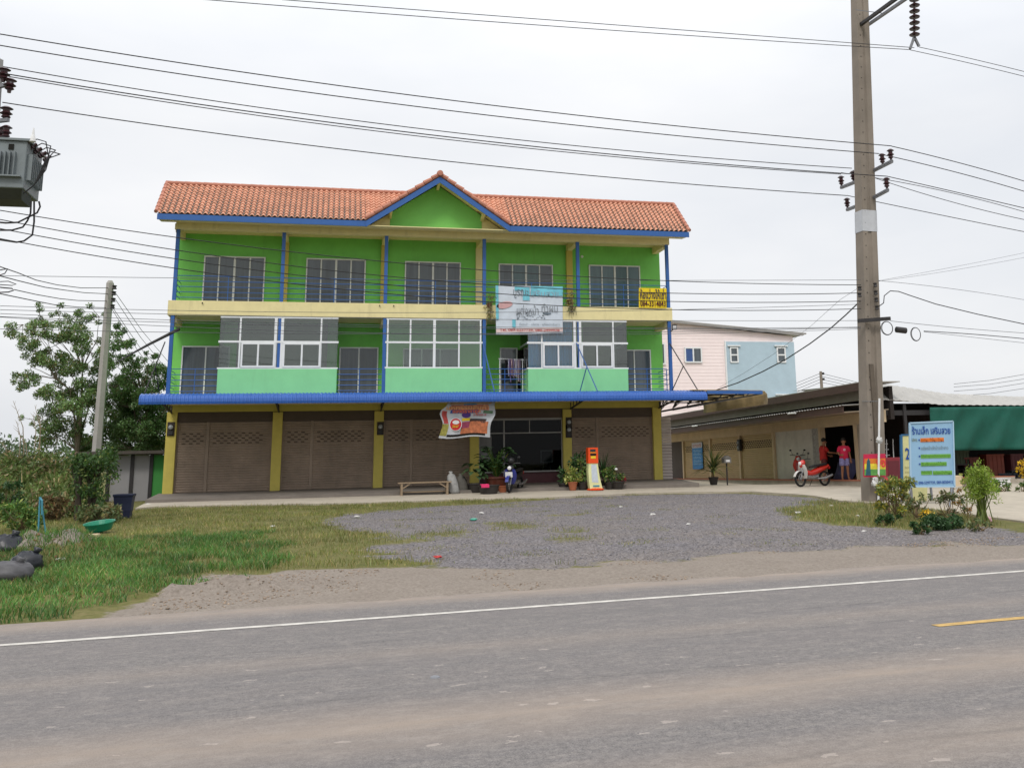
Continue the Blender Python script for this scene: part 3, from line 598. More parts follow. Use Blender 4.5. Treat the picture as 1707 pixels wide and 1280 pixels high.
# glazed balcony rooms
def room(u0, u1, vt, vp, bars, name='glazed_balcony', sides=True, wide=()):
    "u in photo pixels at the balcony front: parapet below, white frames with tinted panes above"
    y = YF+.05; x0, x1 = px(u0, 600, y), px(u1, 600, y); zt = 6.13; zp = pz((u0+u1)/2, vp, y); zm = pz((u0+u1)/2, vt, y)
    m = MB(); m.box(x0, x1, y-.04, y+.06, 3.42, zp)
    if sides: m.box(x0, x0+.1, y+.06, YW, 3.42, zp); m.box(x1-.1, x1, y+.06, YW, 3.42, zp)
    par = m.build('parapet', mint, BH)
    m = MB(); t = .055
    m.box(x0-.03, x1+.03, y-.03, y+.03, zp, zp+.05); m.box(x0, x1, y-.026, y+.026, zt-.06, zt); m.box(x0-.03, x1+.03, y-.035, y+.03, zm-.035, zm+.035)
    for u in bars:
        x = px(u, 570, y); tt = t*(1.7 if u in wide else 1); m.box(x-tt/2, x+tt/2, y-.029, y+.027, zp+.05, zt-.06)
    if sides:
        for x in (x0, x1): m.box(x-.02, x+.02, y+.03, YW, zm-.03, zm+.03); m.box(x-.02, x+.02, y+.03, YW, zp, zp+.04)
    f = m.build('window_frame', white, BH)
    q = MB(); q.box(x0+.01, x1-.01, y-.003, y+.003, zp+.02, zt-.02); q.build('pane', sg, f)
    if sides:
        for x in (x0, x1): MB().box(x-.004, x+.004, y+.03, YW-.01, zp+.02, zt-.02).build('side_pane', sg, f)
    return x0, x1, zp, zm, y, f
a = room(364, 562, 570, 615, (400, 459, 470, 535), wide=(459, 470)); fr1 = a[5]
b = room(643, 803, 571, 614, (646, 684, 724, 765, 801), sides=False, wide=(724,))
c = room(880, 1046, 572, 615, (903, 958, 967, 1022), wide=(958, 967))
def sash(u0, u1, A):
    x0, x1 = px(u0, 600, A[4]), px(u1, 600, A[4]); m = MB(); y = A[4]-.05; z0, z1 = A[2]+.05, A[3]-.035; t = .06
    m.box(x0, x1, y, y+.02, z1-t, z1); m.box(x0, x1, y, y+.02, z0, z0+t)
    for x in (x0, (x0+x1)/2-t/2, x1-t): m.box(x, x+t, y-.003, y+.018, z0+.002, z1-.002)
    m.build('sash', white, BH)
sash(401, 458, a); sash(471, 534, a); sash(905, 956, c); sash(969, 1021, c)
MB().grid([[(x_, YF+.22+.03*math.sin(x_*38), z_) for x_ in np.arange(c[0]+.05, px(957, 600, c[4]), .03)] for z_ in (c[2]-.3, 6.1)]).build('curtain', bpane, BH, solid=.006)
for i, (u0, u1) in enumerate(((285, 364), (562, 636), (806, 878), (1046, 1113))):
    railing(px(u0, 620, YF), px(u1, 620, YF), 3.42, side={0: .02, 3: 18.0}.get(i))
# ground floor
m = MB(); 
for x0_, x1_ in ((-.02, 18.05),): m.box(x0_, x1_, -.16, .12, 2.93, 3.15)
m.box(-.02, 18.05, -.16, .12, 3.15, 3.2); m.build('front_beam', yellow, BH)
MB().box(.1, 17.9, -.1, .12, 2.58, 2.93).build('shutter_housing', brown, BH)
CX = [px(u, v, -.2) for u, v in ((280, 800), (459, 790), (630, 790), (791, 790), (947, 790), (1098, 780))]
for i, x in enumerate(CX): MB().box(x-.17, x+.17, -.2, .12, .1, 2.93 if i in (0, 5) else 2.9).build('column', yellow, BH, bevel=.01)
def shutter(x0, x1, z0, z1, y=-.02):
    m = MB(); pts = []; n_ = int((z1-z0)/.085)
    for i in range(n_):
        z = z0+(z1-z0)*i/n_; h = (z1-z0)/n_
        pts += [(y, z), (y-.014, z+h*.3), (y-.014, z+h*.75), (y, z+h*.98)]
    rows = [[(x, p_[0], p_[1]) for x in (x0, x1)] for p_ in pts]; m.grid(rows); m.cur = 1
    nn = max(2, int((x1-x0-.3)/.24))
    for r in range(5):
        for k in range(nn):
            xx = x0+.18+(k+(.5 if r % 2 else 0))*.24
            if xx+.1 < x1-.1: m.box(xx, xx+.12, y-.029, y-.02, z1-.42-r*.085, z1-.39-r*.085)
    m.cur = 0; m.box(x0, x0+.05, y-.04, y+.02, z0, z1); m.box(x1-.05, x1, y-.04, y+.02, z0, z1)
    return m.build('roller_shutter', [shut, mat('vent_shadow', '41372e', .9, .1)], BH)
for i in (0, 1, 2, 4):
    xa, xb = CX[i]+.17, CX[i+1]-.17; xm = xa+(xb-xa)*.32; shutter(xa, xm, .15, 2.58); shutter(xm, xb, .15, 2.58)
# shop front of bay three
xa, xb = CX[3]+.17, CX[4]-.17
m = MB(); m.box(xa, xb, .1, .12, .15, .55); m.build('dado_panel', mat('maroon_tile', '4c2328', .5, .15, 6), BH)
m = MB(); m.box(xa, xb, -.03, .05, .55, .6); m.box(xa, xb, -.03, .05, 2.0, 2.04); m.box(xa, xb, -.03, .05, 2.5, 2.58)
for x in (xa, xa+.95, xb-.04): m.box(x, x+.05, -.034, .054, .15, 2.5)
for x in (xa+1.95,): m.box(x, x+.03, -.03, .05, 2.04, 2.5)
f = m.build('shopfront_frame', mat('old_alu', '8d8c8a', .5, .1, 5), BH); MB().box(xa, xb, .006, .012, .6, 2.5).build('pane', glass('shop_glass', 'a8adad', .0, ior=1.22), f)
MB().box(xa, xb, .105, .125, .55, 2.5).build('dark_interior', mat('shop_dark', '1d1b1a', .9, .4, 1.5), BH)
MB().prism([(-.3, -2.6, -.2), (-.3, -2.6, .02), (-.3, .1, .15), (-.3, .1, -.2)], (19.0, 0, 0)).build('plinth', greyc, BH)
MB().box(xa+.05, xa+.45, -.04, -.035, 2.08, 2.48).box(xa+.05, xa+.5, .0, .004, 1.0, 1.95).build('window_notice', mat('notice_grey', '6f6f70', .6, .2, 4), BH)
# canopy
def canopy_profile(): return [(-1.9, 3.38), (-3.1, 3.37), (-3.3, 3.345), (-3.42, 3.30), (-3.50, 3.20), (-3.52, 3.10), (-3.50, 3.02)]
xs = np.arange(-.55, 18.86, .03); pr = canopy_profile(); m = MB()
m.grid([[(x, y-(.022 if int((x+.55)/.03) % 4 < 2 else 0), z+(.02 if int((x+.55)/.03) % 4 < 2 and y > -3.2 else 0)) for x in xs] for y, z in pr]); cn = m.build('canopy', bluer, BH, solid=.004)
cdk = mat('canopy_underside', '57524b', .8, .15, 2)
m = MB(); m.grid([[(x, y, 3.35) for x in (-.5, 18.85)] for y in (-1.9, -3.25)]); m.build('canopy_lining', cdk, cn)
for i, x in enumerate((0.0, 3.6, 7.2, 10.8, 14.4, 18.0)):
    m = MB(); m.bar((x, -.2, 2.9), (x, -3.3, 3.2), .05); m.bar((x, -.2, 3.28), (x, -3.35, 3.30), .05)
    for k in range(6): t = k/6; m.bar((x, -.25-t*3, 3.28), (x, -.25-t*3, 2.9+t*.3), .03)
    m.build('canopy_bracket', steel, cn)
for (U0, V0, U1, V1, U2, V2, U3, V3) in ((275, 570, 241, 655, 258, 612, 266, 655), (805, 572, 824, 652, None, 0, 0, 0), (961, 572, 996, 652, 980, 613, 967, 652), (1116, 572, 1163, 650, 1141, 613, 1120, 652)):
    p0 = P(U0, V0, Y=YF); p1 = P(U1, V1, Y=-3.2); m = MB(); m.tube([p0, p1], .022, 5)
    if U2: m.tube([(p0+p1)/2, P(U3, V3, Y=-2.0)], .02, 5)
    m.build('tension_rod', mat('rod_blue', '3b5f97', .5, .1) if U0 > 700 and U0 < 1000 else steel, cn)
# side canopy on the right end of the building
q = P(1271, 656, Y=-3.4); X1 = q[0]; m = MB(); m.bar((18.86, -3.4, 3.30), (X1, -3.4, 3.28), .06, .12); m.build('side_canopy_edge', blue, cn)
m = MB(); ys = np.arange(-3.38, 3.6, .05); prof = [(18.3, 3.4), (X1-.05, 3.36), (X1+.1, 3.32), (X1+.19, 3.2), (X1+.2, 3.0), (X1+.17, 2.84)]
m.grid([[(x+(.012 if int(y*20) % 4 < 2 and x > X1 else 0), y, z) for y in ys] for x, z in prof]); m.build('side_canopy', leafmat('translucent_sheet', 'c9bda4', .02, .6), cn, solid=.004)
for k in range(5):
    y = -3.3+k*1.7; m = MB(); m.bar((18.1, y, 3.33), (X1, y, 3.3), .05); m.bar((18.1, y, 2.75), (X1, y, 3.24), .05)
    for j in range(5): t = (j+.5)/5; m.bar((18.1+t*(X1-18.1), y, 3.33), (18.1+(t-.1)*(X1-18.1), y, 2.77+t*.47), .03)
    m.build('side_truss', steel, cn)
m = MB()
for k in range(3): x = 18.5+k*1.0; m.bar((x, -3.3, 3.26), (x, 3.5, 3.26), .04)
m.build('side_purlin', steel, cn)
# brick-white wall strip between the shop house and the row
# ---------------------------------------------------------------- things on the shop house
XR = np.array((1., 0, 0)); ZU = np.array((0, 0, 1.)); 
inkb = mat('ink_dark', '2a2440', .7, .05); inkr = mat('ink_red', 'a8242a', .7, .05); inko = mat('ink_orange', 'd8641e', .7, .05); inkn = mat('ink_navy', '234a94', .7, .05)
inkg = mat('ink_green', '5c9a3a', .7, .05); inkfade = mat('ink_faded', '64707a', .8, .2, 8); inkteal = mat('ink_teal', '6fb8c8', .8, .25, 3); inkw = mat('ink_white', 'd8d8d8', .7, .05); inkpur = mat('ink_purple', '4a2c78', .7, .05)
inky = mat('ink_yellow', 'd9bb2a', .7, .08)
def meter(u, v, label, y=-.2, sc_=1):
    c = P(u, v, Y=y); t = thing('electric_meter', (c[0], y, c[2]), label, 'electric meter', 'electric meters on the columns')
    MB().box(-.12, .12, -.03, 0, -.24, .24).build('board', mat('meter_board', '3a332d', .8, .1), t, world=False)
    MB().lathe([(.085, 0), (.085, .05), (.07, .1), (.02, .115)], (0, -.03, .06), 12, (0, -1, 0)).build('glass_dome', mat('meter_glass', '8b9194', .15, .1, spec=.8), t, world=False)
    MB().box(-.07, .07, -.08, -.03, -.2, -.06).build('terminal_box', mat('meter_case', '2b2b2c', .6, .1), t, world=False)
meter(285, 715, 'electric meter on the leftmost yellow column'); meter(634, 714, 'electric meter on the yellow column left of the bench')
meter(948, 706, 'upper of two electric meters on the column by the shop window'); meter(948, 719, 'lower of two electric meters on the column by the shop window')
def banner(name, pts, m, label, cat, nx=14, nz_=8, wav=.02, y=None, seed=1, solid=.004, off=(0, 0, 0)):
    "cloth between four photo-pixel corners (tl, tr, br, bl) hung on plane Y=y"
    tl, tr, br, bl = [P(u, v, Y=y) for u, v in pts]; g = random.Random(seed); ph = g.uniform(0, 6)
    rows = []
    for j in range(nz_+1):
        s = j/nz_; rows.append([tuple((tl*(1-i/nx)+tr*i/nx)*(1-s)+(bl*(1-i/nx)+br*i/nx)*s+np.array((0, wav*math.sin(ph+i*.9+s*2)*(.3+s), 0))) for i in range(nx+1)])
    t = thing(name, tuple(tl), label, cat); o = MB().grid(rows).build('cloth', m, t, solid=solid); return t, tl, tr, br, bl
# white salon banner over the slab
cl = mat('banner_cloth', 'c3ccd6', .6, .1, 2.5)
t, tl, tr, br, bl = banner('hanging_banner', ((826, 476), (938, 478), (938, 556), (827, 558)), cl, 'faded white and pale blue banner hung over the cream balcony band', 'banner', y=YF-.08, wav=.012)
def on(s_, r): return (tl*(1-s_)+tr*s_)*(1-r)+(bl*(1-s_)+br*s_)*r+np.array((0, -.03, 0))
W_, H_ = np.linalg.norm(tr-tl), np.linalg.norm(tl-bl)
def patchq(s0, s1, r0, r1, m, nm='printed_patch', dy=0, T=None):
    q = MB(); q.prism([on(s0, r1)-(0, dy, 0), on(s1, r1)-(0, dy, 0), on(s1, r0)-(0, dy, 0), on(s0, r0)-(0, dy, 0)], (0, .003, 0)); return q.build(nm, m, T or t)
for s0, s1, r0, r1 in ((0, .04, 0, .7), (.28, .5, .02, .1), (.4, .5, .1, .3), (.52, 1, .0, .2), (.24, .29, .7, .86)): patchq(s0, s1, r0, r1, inkteal)
patchq(0, 1, .875, .96, mat('banner_band', 'd3bdb9', .7, .1, 4))
text('บูรณะ', on(.37, .17), XR, ZU, W_*.22, H_*.18, inkfade, t, ext=.008); text('เสริมสวย', on(.72, .16), XR, ZU, W_*.42, H_*.13, mat('ink_pale', '8d9fae', .8, .2, 8), t, ext=.008)
text('แต่งหน้า', on(.47, .5), XR, ZU, W_*.32, H_*.2, mat('ink_grey', '7d8288', .8, .3, 9), t, ext=.008)
text('ทำผม', on(.8, .46), XR, ZU, W_*.24, H_*.17, MATS['ink_grey'], t, ext=.008)
text('ห้องเช่า - บริการ - แต่งหน้าเจ้าสาว', on(.65, .8), XR, ZU, W_*.6, H_*.05, inkfade, t, ext=.008)
text('Tel. 089-5237739, 080-2499978', on(.5, .92), XR, ZU, W_*.88, H_*.062, inkr, t, ext=.008, bold=.01)
q = MB(); c0 = on(.13, .4); q.prism([c0+np.array((.3*math.cos(a)*1.0, 0, .13*math.sin(a)+.05*math.cos(a))) for a in np.linspace(0, 6.28, 20, endpoint=False)], (0, .003, 0)); q.build('printed_patch', mat('ink_rose', 'c59c9c', .8, .1), t)
q = MB(); c0 = on(.76, .56); q.prism([c0+np.array((.17*math.cos(a), 0, .08*math.sin(a))) for a in np.linspace(math.pi, 6.28, 12)], (0, .003, 0)); q.build('printed_patch', inkfade, t)
q = MB()
for k in range(46):
    s_, r = rnd.uniform(.3, .78), rnd.uniform(.52, .72); c0 = on(s_, r); q.prism([c0+np.array((rnd.uniform(.01, .05)*math.cos(a), 0, rnd.uniform(.006, .02)*math.sin(a))) for a in np.linspace(0, 6.28, 6, endpoint=False)], (0, .002, 0))
q.build('peeling_print', mat('ink_peel', '39444d', .8, .3, 9), t)
# yellow letting banner
t, tl, tr, br, bl = banner('letting_banner', ((1065, 480), (1111, 481), (1111, 514), (1065, 513)), mat('banner_yellow', 'e3c71c', .6, .05, 3), 'yellow room-to-let banner tied to the top floor railing', 'banner', nx=6, nz_=4, y=YF-.02, wav=.006)
W_, H_ = np.linalg.norm(tr-tl), np.linalg.norm(tl-bl)
text('ห้องว่างให้เช่า', on(.5, .3), XR, ZU, W_*.94, H_*.52, inkb, t, ext=.008, bold=.02); text('084-3314843', on(.5, .78), XR, ZU, W_*.92, H_*.3, mat('ink_maroon', '4a1420', .7, .05), t, ext=.008, bold=.02)
# curled event banner under the canopy
y0 = -3.0; ct = mat('event_print', 'b5b9be', .6, .15, 3); t = thing('event_banner', tuple(P(779, 671, Y=y0)), 'colourful wrinkled event banner hanging under the blue canopy with curled side edges', 'banner')
cor = [((733+14, 671), (826, 669)), ((744, 677), (824, 676)), ((735, 684), (826, 686)), ((733, 690), (825, 692)), ((738, 704), (819, 703)), ((737, 712), (817, 712)), ((731, 730), (817, 728))]
def evp(s_, r):
    i = min(int(r*6), 5); f_ = r*6-i; a = np.array(cor[i][0])*(1-f_)+np.array(cor[i+1][0])*f_; b = np.array(cor[i][1])*(1-f_)+np.array(cor[i+1][1])*f_
    c = a*(1-s_)+b*s_; cv = .16*(abs(s_-.5)*2)**6*math.sin(r*3.1); return P(c[0], c[1]+1.5*math.sin(s_*7)*r, Y=y0-cv+.04*math.sin(s_*9+r*4)*r)
MB().grid([[evp(i/24, j/18) for i in range(25)] for j in range(19)]).build('cloth', ct, t, solid=.004)
def evpatch(s0, s1, r0, r1, m, d=.012, nm='printed_patch'):
    MB().grid([[evp(s0+(s1-s0)*i/10, r0+(r1-r0)*j/4)-(0, d, 0) for i in range(11)] for j in range(5)]).build(nm, m, t, solid=.003)
evpatch(.06, .93, .02, .1, mat('print_tan', 'a88a6c', .7, .2, 6)); evpatch(.1, .88, .12, .3, mat('print_salmon', 'b5735c', .7, .35, 14)); evpatch(.35, .62, .06, .13, mat('print_blue', '3f7fa8', .7, .1))
evpatch(.18, .7, .30, .44, inkn, .014); evpatch(.78, .95, .31, .43, mat('print_green', '59775a', .7, .2, 8)); evpatch(.03, .12, .35, .7, mat('print_red', 'a8413c', .7, .35, 12)); evpatch(.0, .13, .72, .96, mat('print_olive', '8f8a42', .7, .4, 14))
evpatch(.4, .94, .66, .94, mat('print_warm', 'a8623f', .7, .4, 9)); evpatch(.55, .88, .6, .7, mat('print_crowd', '3a2a28', .7, .4, 18)); evpatch(.4, .56, .58, .64, inky); evpatch(.4, .56, .66, .85, mat('print_rose', '8b3a55', .7, .3, 8), .016); evpatch(.14, .9, .94, .975, dark)
def evdisc(s_, r, rs, rr, m, d):
    c0 = evp(s_, r); q = MB(); q.prism([c0+np.array((rs*math.cos(a), -d, rr*math.sin(a))) for a in np.linspace(0, 6.28, 22, endpoint=False)], (0, .003, 0)); q.build('printed_disc', m, t)
evdisc(.27, .72, .215, .225, inkw, .03); evdisc(.27, .72, .195, .205, mat('disc_red', 'b81f2a', .7, .05), .036); evdisc(.27, .655, .12, .07, inkw, .042); evdisc(.48, .51, .16, .10, inkpur, .03)
def evt(b_, s_, r, wd_, hg, m, d=.05): text(b_, evp(s_, r)-np.array((0, d, 0)), XR, ZU, wd_, hg, m, t, bold=.02)
evt('มหกรรมสินค้า', .46, .21, 1.5, .17, mat('letter_peach', 'd8a070', .7, .05)); evt('ของดีราคาถูก', .47, .37, .98, .17, mat('letter_orange', 'e0702a', .7, .05)); evt('2557', .27, .79, .22, .08, inky, .06); evt('เริ่มวันนี้', .27, .735, .24, .05, mat('letter_orange2', 'e0702a', .7, .05), .06); evt('ณ ตลาดนัด 18.00 น.', .77, .5, .62, .09, inkr, .03)
# plants growing over the slab edge
vine = leafmat('vine_leaf', '6a7040', .5, .3, '8a7a4a', .35)
for (u, v, lb) in ((816, 505, 'straggly hanging plant on the balcony edge left of the white banner'), (951, 500, 'straggly hanging plant on the balcony edge right of the white banner')):
    c = P(u, v, Y=YF-.1); t = thing('hanging_plant', tuple(c), lb, 'hanging plant', 'hanging plants on the slab edge')
    MB().lathe([(.07, -.14), (.11, 0), (.12, .02), (.1, .02)], c+np.array((0, .1, -.02)), 10).build('pot', mat('pot_brown', '5a3c2c', .8, .1), t)
    cs = [(c[0]+rnd.gauss(0, .11), c[1]+rnd.uniform(-.08, .1), c[2]+.12-rnd.random()**.7*(.75 if u < 900 else .55), .07) for _ in range(26)]+[(c[0]+rnd.gauss(0, .14), c[1], c[2]+.15+rnd.random()*.12, .09) for _ in range(8)]
    V, F = leaves(cs, -13, .06, 2.6, .6, int(u)); quick_mesh('foliage', V, F, vine, t)
    m = MB()
    for k in range(8):
        x = c[0]+rnd.gauss(0, .08); m.tube([(x, c[1], c[2]+.05), (x+rnd.gauss(0, .05), c[1]-.03, c[2]-.25), (x+rnd.gauss(0, .1), c[1], c[2]-.3-rnd.random()*.45)], .007, 4)
    m.build('stem', mat('twig', '6a5a42', .9, .2), t)
# floodlight
c = P(1121, 548, Y=YF); t = thing('floodlight', tuple(c), 'small black floodlight on the blue post at the right end of the balcony', 'floodlight')
MB().obox(c+np.array((.05, -.08, .05)), (1, -.3, 0), (.3, 1, .3), (0, -.3, 1), .2, .08, .2).build('housing', steel, t); MB().obox(c+np.array((.045, -.13, .04)), (1, -.3, 0), (.3, 1, .3), (0, -.3, 1), .14, .012, .12).build('lens', inkw, t)
MB().bar(c+np.array((-.1, .05, -.12)), c+np.array((.05, -.04, -.02)), .03).build('arm', steel, t)
# clothes rail with washing
c = P(852, 652, Y=-1.2); t = thing('clothes_rack', (c[0], -1.2, 3.42), 'white metal clothes rack on the second floor balcony', 'clothes rack')
xa_, xb_, zt_ = px(833, 600, -1.2), px(871, 600, -1.2), pz(850, 598, -1.2); m = MB()
for x in (xa_, xb_): m.tube([(x, -1.2, 3.44), (x, -1.2, zt_)], .02, 6); m.tube([(x, -1.4, 3.44), (x, -1.0, 3.44)], .02, 6)
m.tube([(xa_-.05, -1.2, zt_), (xb_+.05, -1.2, zt_-.04)], .02, 6); m.build('frame', white, t)
cols = ['1c1c22', '1f2028', 'c8c4d8', '7d6c9c', 'c9a8ac', '8a7a9c', 'd5d0d8', 'b9b3cc', 'c8b4b8', '8c7c90']
def shirt(x, y, z, col, wd_, ln, i):
    mm = mat('cloth_'+col, col, .85, .3, 14); g = []
    for j in range(6):
        s_ = j/5; hw = wd_*(.25+.25*min(1, s_*3)) if j < 2 else wd_*(.5-.08*s_)
        g.append([(x+(k/6-.5)*.10+.012*math.sin(k*2+i+j), y+(k/6-.5)*2*hw, z-s_*ln-.02*math.sin(k+i)) for k in range(7)])
    return MB().grid(g).build('hung_garment', mm, None, solid=.012)
for i, col in enumerate(cols):
    x = xa_+.22+(xb_-xa_-.25)*i/len(cols); o = shirt(x, -1.2, zt_-.03, col, .42, .5+.35*rnd.random(), i)
    tag(o, ['black shirt at the left end of the balcony clothes rack', 'dark navy shirt second from the left on the balcony clothes rack', 'pale lilac shirt third from the left on the balcony clothes rack', 'purple shirt fourth from the left on the balcony clothes rack', 'dusty pink shirt fifth from the left on the clothes rack', 'greyish purple shirt sixth from the left on the clothes rack', 'whitish shirt seventh from the left on the clothes rack', 'light lavender shirt third from the right end of the clothes rack', 'pale rose shirt second from the right end of the clothes rack', 'mauve shirt at the right end of the balcony clothes rack'][i], 'garment', 'washing on the balcony rack')
# odd tapering steel arm at the left end
a = P(298, 549, Y=-2.2); b = P(195, 603, Y=-6.0); m = MB(); m.tube([a, a*.5+b*.5+(0, 0, .02), b], [.06, .045, .018], 8); o = m.build('steel_arm', steel); tag(o, 'dark tapering steel arm sticking out from the left corner post', 'metal arm')
# little ceiling lamp on the top floor wall
c = P(970, 428, Y=YW-.02); t = thing('wall_lamp', tuple(c), 'small white round lamp on the green wall under the roof', 'lamp'); MB().lathe([(.05, 0), (.06, .03), (.0, .09)], c, 10, (0, -1, 0)).build('shade', white, t)
# ---------------------------------------------------------------- bench, sack, pots in front
wood = mat('grey_wood', '8a7862', .85, .2, 4, .2, 40, streak=(1, 12, 12))
yb = -2.9; zb_ = lambda x, y: float(hxy(x, y))+.05
xl, xr = P(669, 824, Y=yb)[0], P(745, 822, Y=yb)[0]; zt_ = P(706, 803, Y=yb)[2]; z0 = -.1
t = thing('wooden_bench', ((xl+xr)/2, yb, z0), 'weathered wooden bench before the shuttered shops', 'bench')
m = MB()
for k in range(3): m.box(xl-.12, xr+.14, yb-.17+k*.16, yb-.17+k*.16+.14, zt_-.04, zt_)
m.build('seat', wood, t)
for x in (xl, xr):
    for y in (yb-.13, yb+.22): MB().box(x-.035, x+.035, y-.03, y+.03, z0, zt_-.04).build('leg', wood, t)
m = MB()
for x in (xl, xr): m.box(x-.03, x+.03, yb-.1, yb+.2, zt_-.1, zt_-.045)
m.bar((xl, yb+.05, z0+.12), (xr, yb+.05, z0+.12), .04); m.bar((xl+.03, yb-.13, zt_-.2), (xl+.28, yb-.13, zt_-.05), .04); m.bar((xr-.03, yb-.13, zt_-.2), (xr-.28, yb-.13, zt_-.05), .04); m.build('brace', wood, t)
def sack(u, v, hgt, wd_, col, lean, label, y=-2.7):
    c = P(u, v, Y=y); g = random.Random(u); m = MB(); pr_ = [(.02, 0), (.42, .02), (.5, .15), (.5, .45), (.46, .7), (.33, .88), (.12, .96), (.2, 1.03), (.05, 1.05)]
    n = 22; vs = []
    for r_, h in pr_:
        for k in range(n):
            a_ = 2*math.pi*k/n; rr = r_*wd_*(1+.1*math.sin(a_*5+h*9)+g.uniform(-.04, .04)); vs.append((c[0]+rr*math.cos(a_)+lean*h*hgt, y+rr*math.sin(a_)*.7+.12*h, z0+h*hgt))
    m.add(vs, [(i*n+k, i*n+(k+1) % n, (i+1)*n+(k+1) % n, (i+1)*n+k) for i in range(len(pr_)-1) for k in range(n)]+[tuple(range(n-1, -1, -1))])
    o = m.build('sack', mat('sack_'+col, col, .7, .25, 9, .3, 30), smooth=True); tag(o, label, 'sack', 'bulging sacks beside the bench')
sack(758, 822, .74, .36, '8d8d8b', -.18, 'bulging pale grey sack leaning beside the bench'); sack(772, 821, .66, .4, '4f4c46', -.12, 'darker grey sack behind the pale sack by the bench', -2.45)
lf1 = leafmat('leaf_dark', '33502a', .5, .25); lf2 = leafmat('leaf_mid', '587a38', .5, .3, '9aa050', .15); lf3 = leafmat('leaf_variegated', '7f9440', .45, .3, 'b8b46a', .4)
clay = mat('clay_pot', '9a5a3c', .8, .12, 3, stain=.2); dkpot = mat('dark_pot', '2f2b29', .6, .15, 3); brpot = mat('brown_glaze', '5b3024', .35, .15, 2)
def pot(t, c, r, h, m, par='pot'):
    MB().lathe([(r*.62, 0), (r*.7, .02), (r*.95, h*.8), (r, h*.85), (r*1.05, h*.88), (r*1.05, h), (r*.92, h), (r*.88, h*.9)], c, 18).build(par, m, t, smooth=False)
# big elephant-ear plant
yb = -2.3; c = P(828, 822, Y=yb); c = np.array((c[0], yb, z0)); t = thing('potted_plant', tuple(c), 'big broad-leaved plant in a brown pot beside the sacks', 'potted plant'); pot(t, c, .42, .55, brpot)
def bigleaf(m, base, tip, wd_, droop):
    base, tip = np.array(base), np.array(tip); d = tip-base; L = np.linalg.norm(d); d /= L; s_ = np.cross(d, (0, 0, 1)); s_ /= np.linalg.norm(s_)+1e-9; nrm = np.cross(s_, d); rows = []
    for i in range(7):
        q = i/6; w_ = wd_*math.sin(math.pi*min(1, q*.93+.07))**.7*(1-.35*q); p_ = base+d*L*q-np.array((0, 0, droop*q*q)); rows.append([p_-s_*w_+nrm*w_*.25, p_-s_*w_*.5+nrm*.02, p_, p_+s_*w_*.5+nrm*.02, p_+s_*w_+nrm*w_*.25])
    m.grid(rows)
m, ms = MB(), MB(); g = random.Random(4)
for k in range(60):
    a_ = g.uniform(0, 6.28); rr = g.uniform(.15, .62); h = g.uniform(.5, 1.42); b0 = c+np.array((math.cos(a_)*rr*.85-.12, math.sin(a_)*rr*.6-.1, .5+h*.75)); ms.tube([c+(0, 0, .5), (c+b0)/2+(0, 0, .25+.1*h), b0], .014, 4)
    bigleaf(m, b0, b0+np.array((math.cos(a_)*.3, math.sin(a_)*.3-.08, .1)), .15, .12)
m.build('leaves', lf1, t); ms.build('stem', lf2, t)
c = P(793, 822, Y=-2.45); c = np.array((c[0], -2.45, z0)); t = thing('potted_shrub', tuple(c), 'dark leafy shrub in a dark pot between sacks and big plant', 'potted plant'); pot(t, c, .3, .35, dkpot)
m = MB()
for k in range(26): a_ = g.uniform(0, 6.28); h = g.uniform(.3, 1.0); b0 = c+np.array((math.cos(a_)*.25, math.sin(a_)*.2, .3+h*.8)); bigleaf(m, b0, b0+np.array((math.cos(a_)*.3, math.sin(a_)*.25, .02)), .13, .14)
m.build('leaves', leafmat('leaf_grey', '47603c', .4, .25), t)
# black tub with pink cloth
yb = -3.25; c = P(815, 826, Y=yb); zq = zb_(c[0], yb); c = np.array((c[0], yb, zq)); o = MB().lathe([(.25, 0), (.31, .26), (.335, .27), (.335, .3), (.3, .3), (.27, .12)], c, 20, sx=1.15).build('tub', dkpot); tag(o, 'black plastic tub on the pavement before the big plant', 'tub')
m = MB(); m.grid([[c+np.array((-.31+.27*i/6, -.2+.25*j/5, .32+.02*math.sin(i*2+j))) for i in range(7)] for j in range(6)]); m.grid([[c+np.array((-.31+.27*i/6, -.345+.004*j, .32-.10*j/3)) for i in range(7)] for j in range(4)]); o = m.build('cloth', mat('pink_cloth', 'd8346c', .8, .15, 9), solid=.02); tag(o, 'bright pink cloth over the rim of the black tub', 'cloth')
c = P(838, 822, Y=-2.7); c = np.array((c[0], -2.7, z0)); t = thing('small_pot', tuple(c), 'small empty clay pot left of the dark motorcycle', 'plant pot'); pot(t, c, .16, .24, clay)
# plants about the kiosk
def potted(name, u, v, y, r, h, pm, cs, lm, per, size, label, elong=2.4):
    c = P(u, v, Y=y); c = np.array((c[0], y, z0 if y > -2.95 else zb_(c[0], y))); t = thing(name, tuple(c), label, 'potted plant', 'potted plants before the shop'); pot(t, c, r, h, pm)
    V, F = leaves([(c[0]+a_, c[1]+b_, c[2]+h+e_, r_) for a_, b_, e_, r_ in cs], per*2.2, size, elong, .2, int(u)); quick_mesh('foliage', V, F, lm, t)
    m = MB()
    for a_, b_, e_, r_ in cs: m.tube([c+(0, 0, h*.9), c+np.array((a_*.5, b_*.5, h+e_*.6)), c+np.array((a_, b_, h+e_))], .01, 4)
    m.build('stem', MATS['twig'], t); return t, c
potted('potted_croton', 955, 821, -2.75, .17, .3, clay, [(0, 0, .2, .22), (-.15, 0, .1, .2), (.17, 0, .12, .2), (0, -.05, .4, .18)], lf3, 900, .11, 'yellow-green leafy plant in a clay pot')
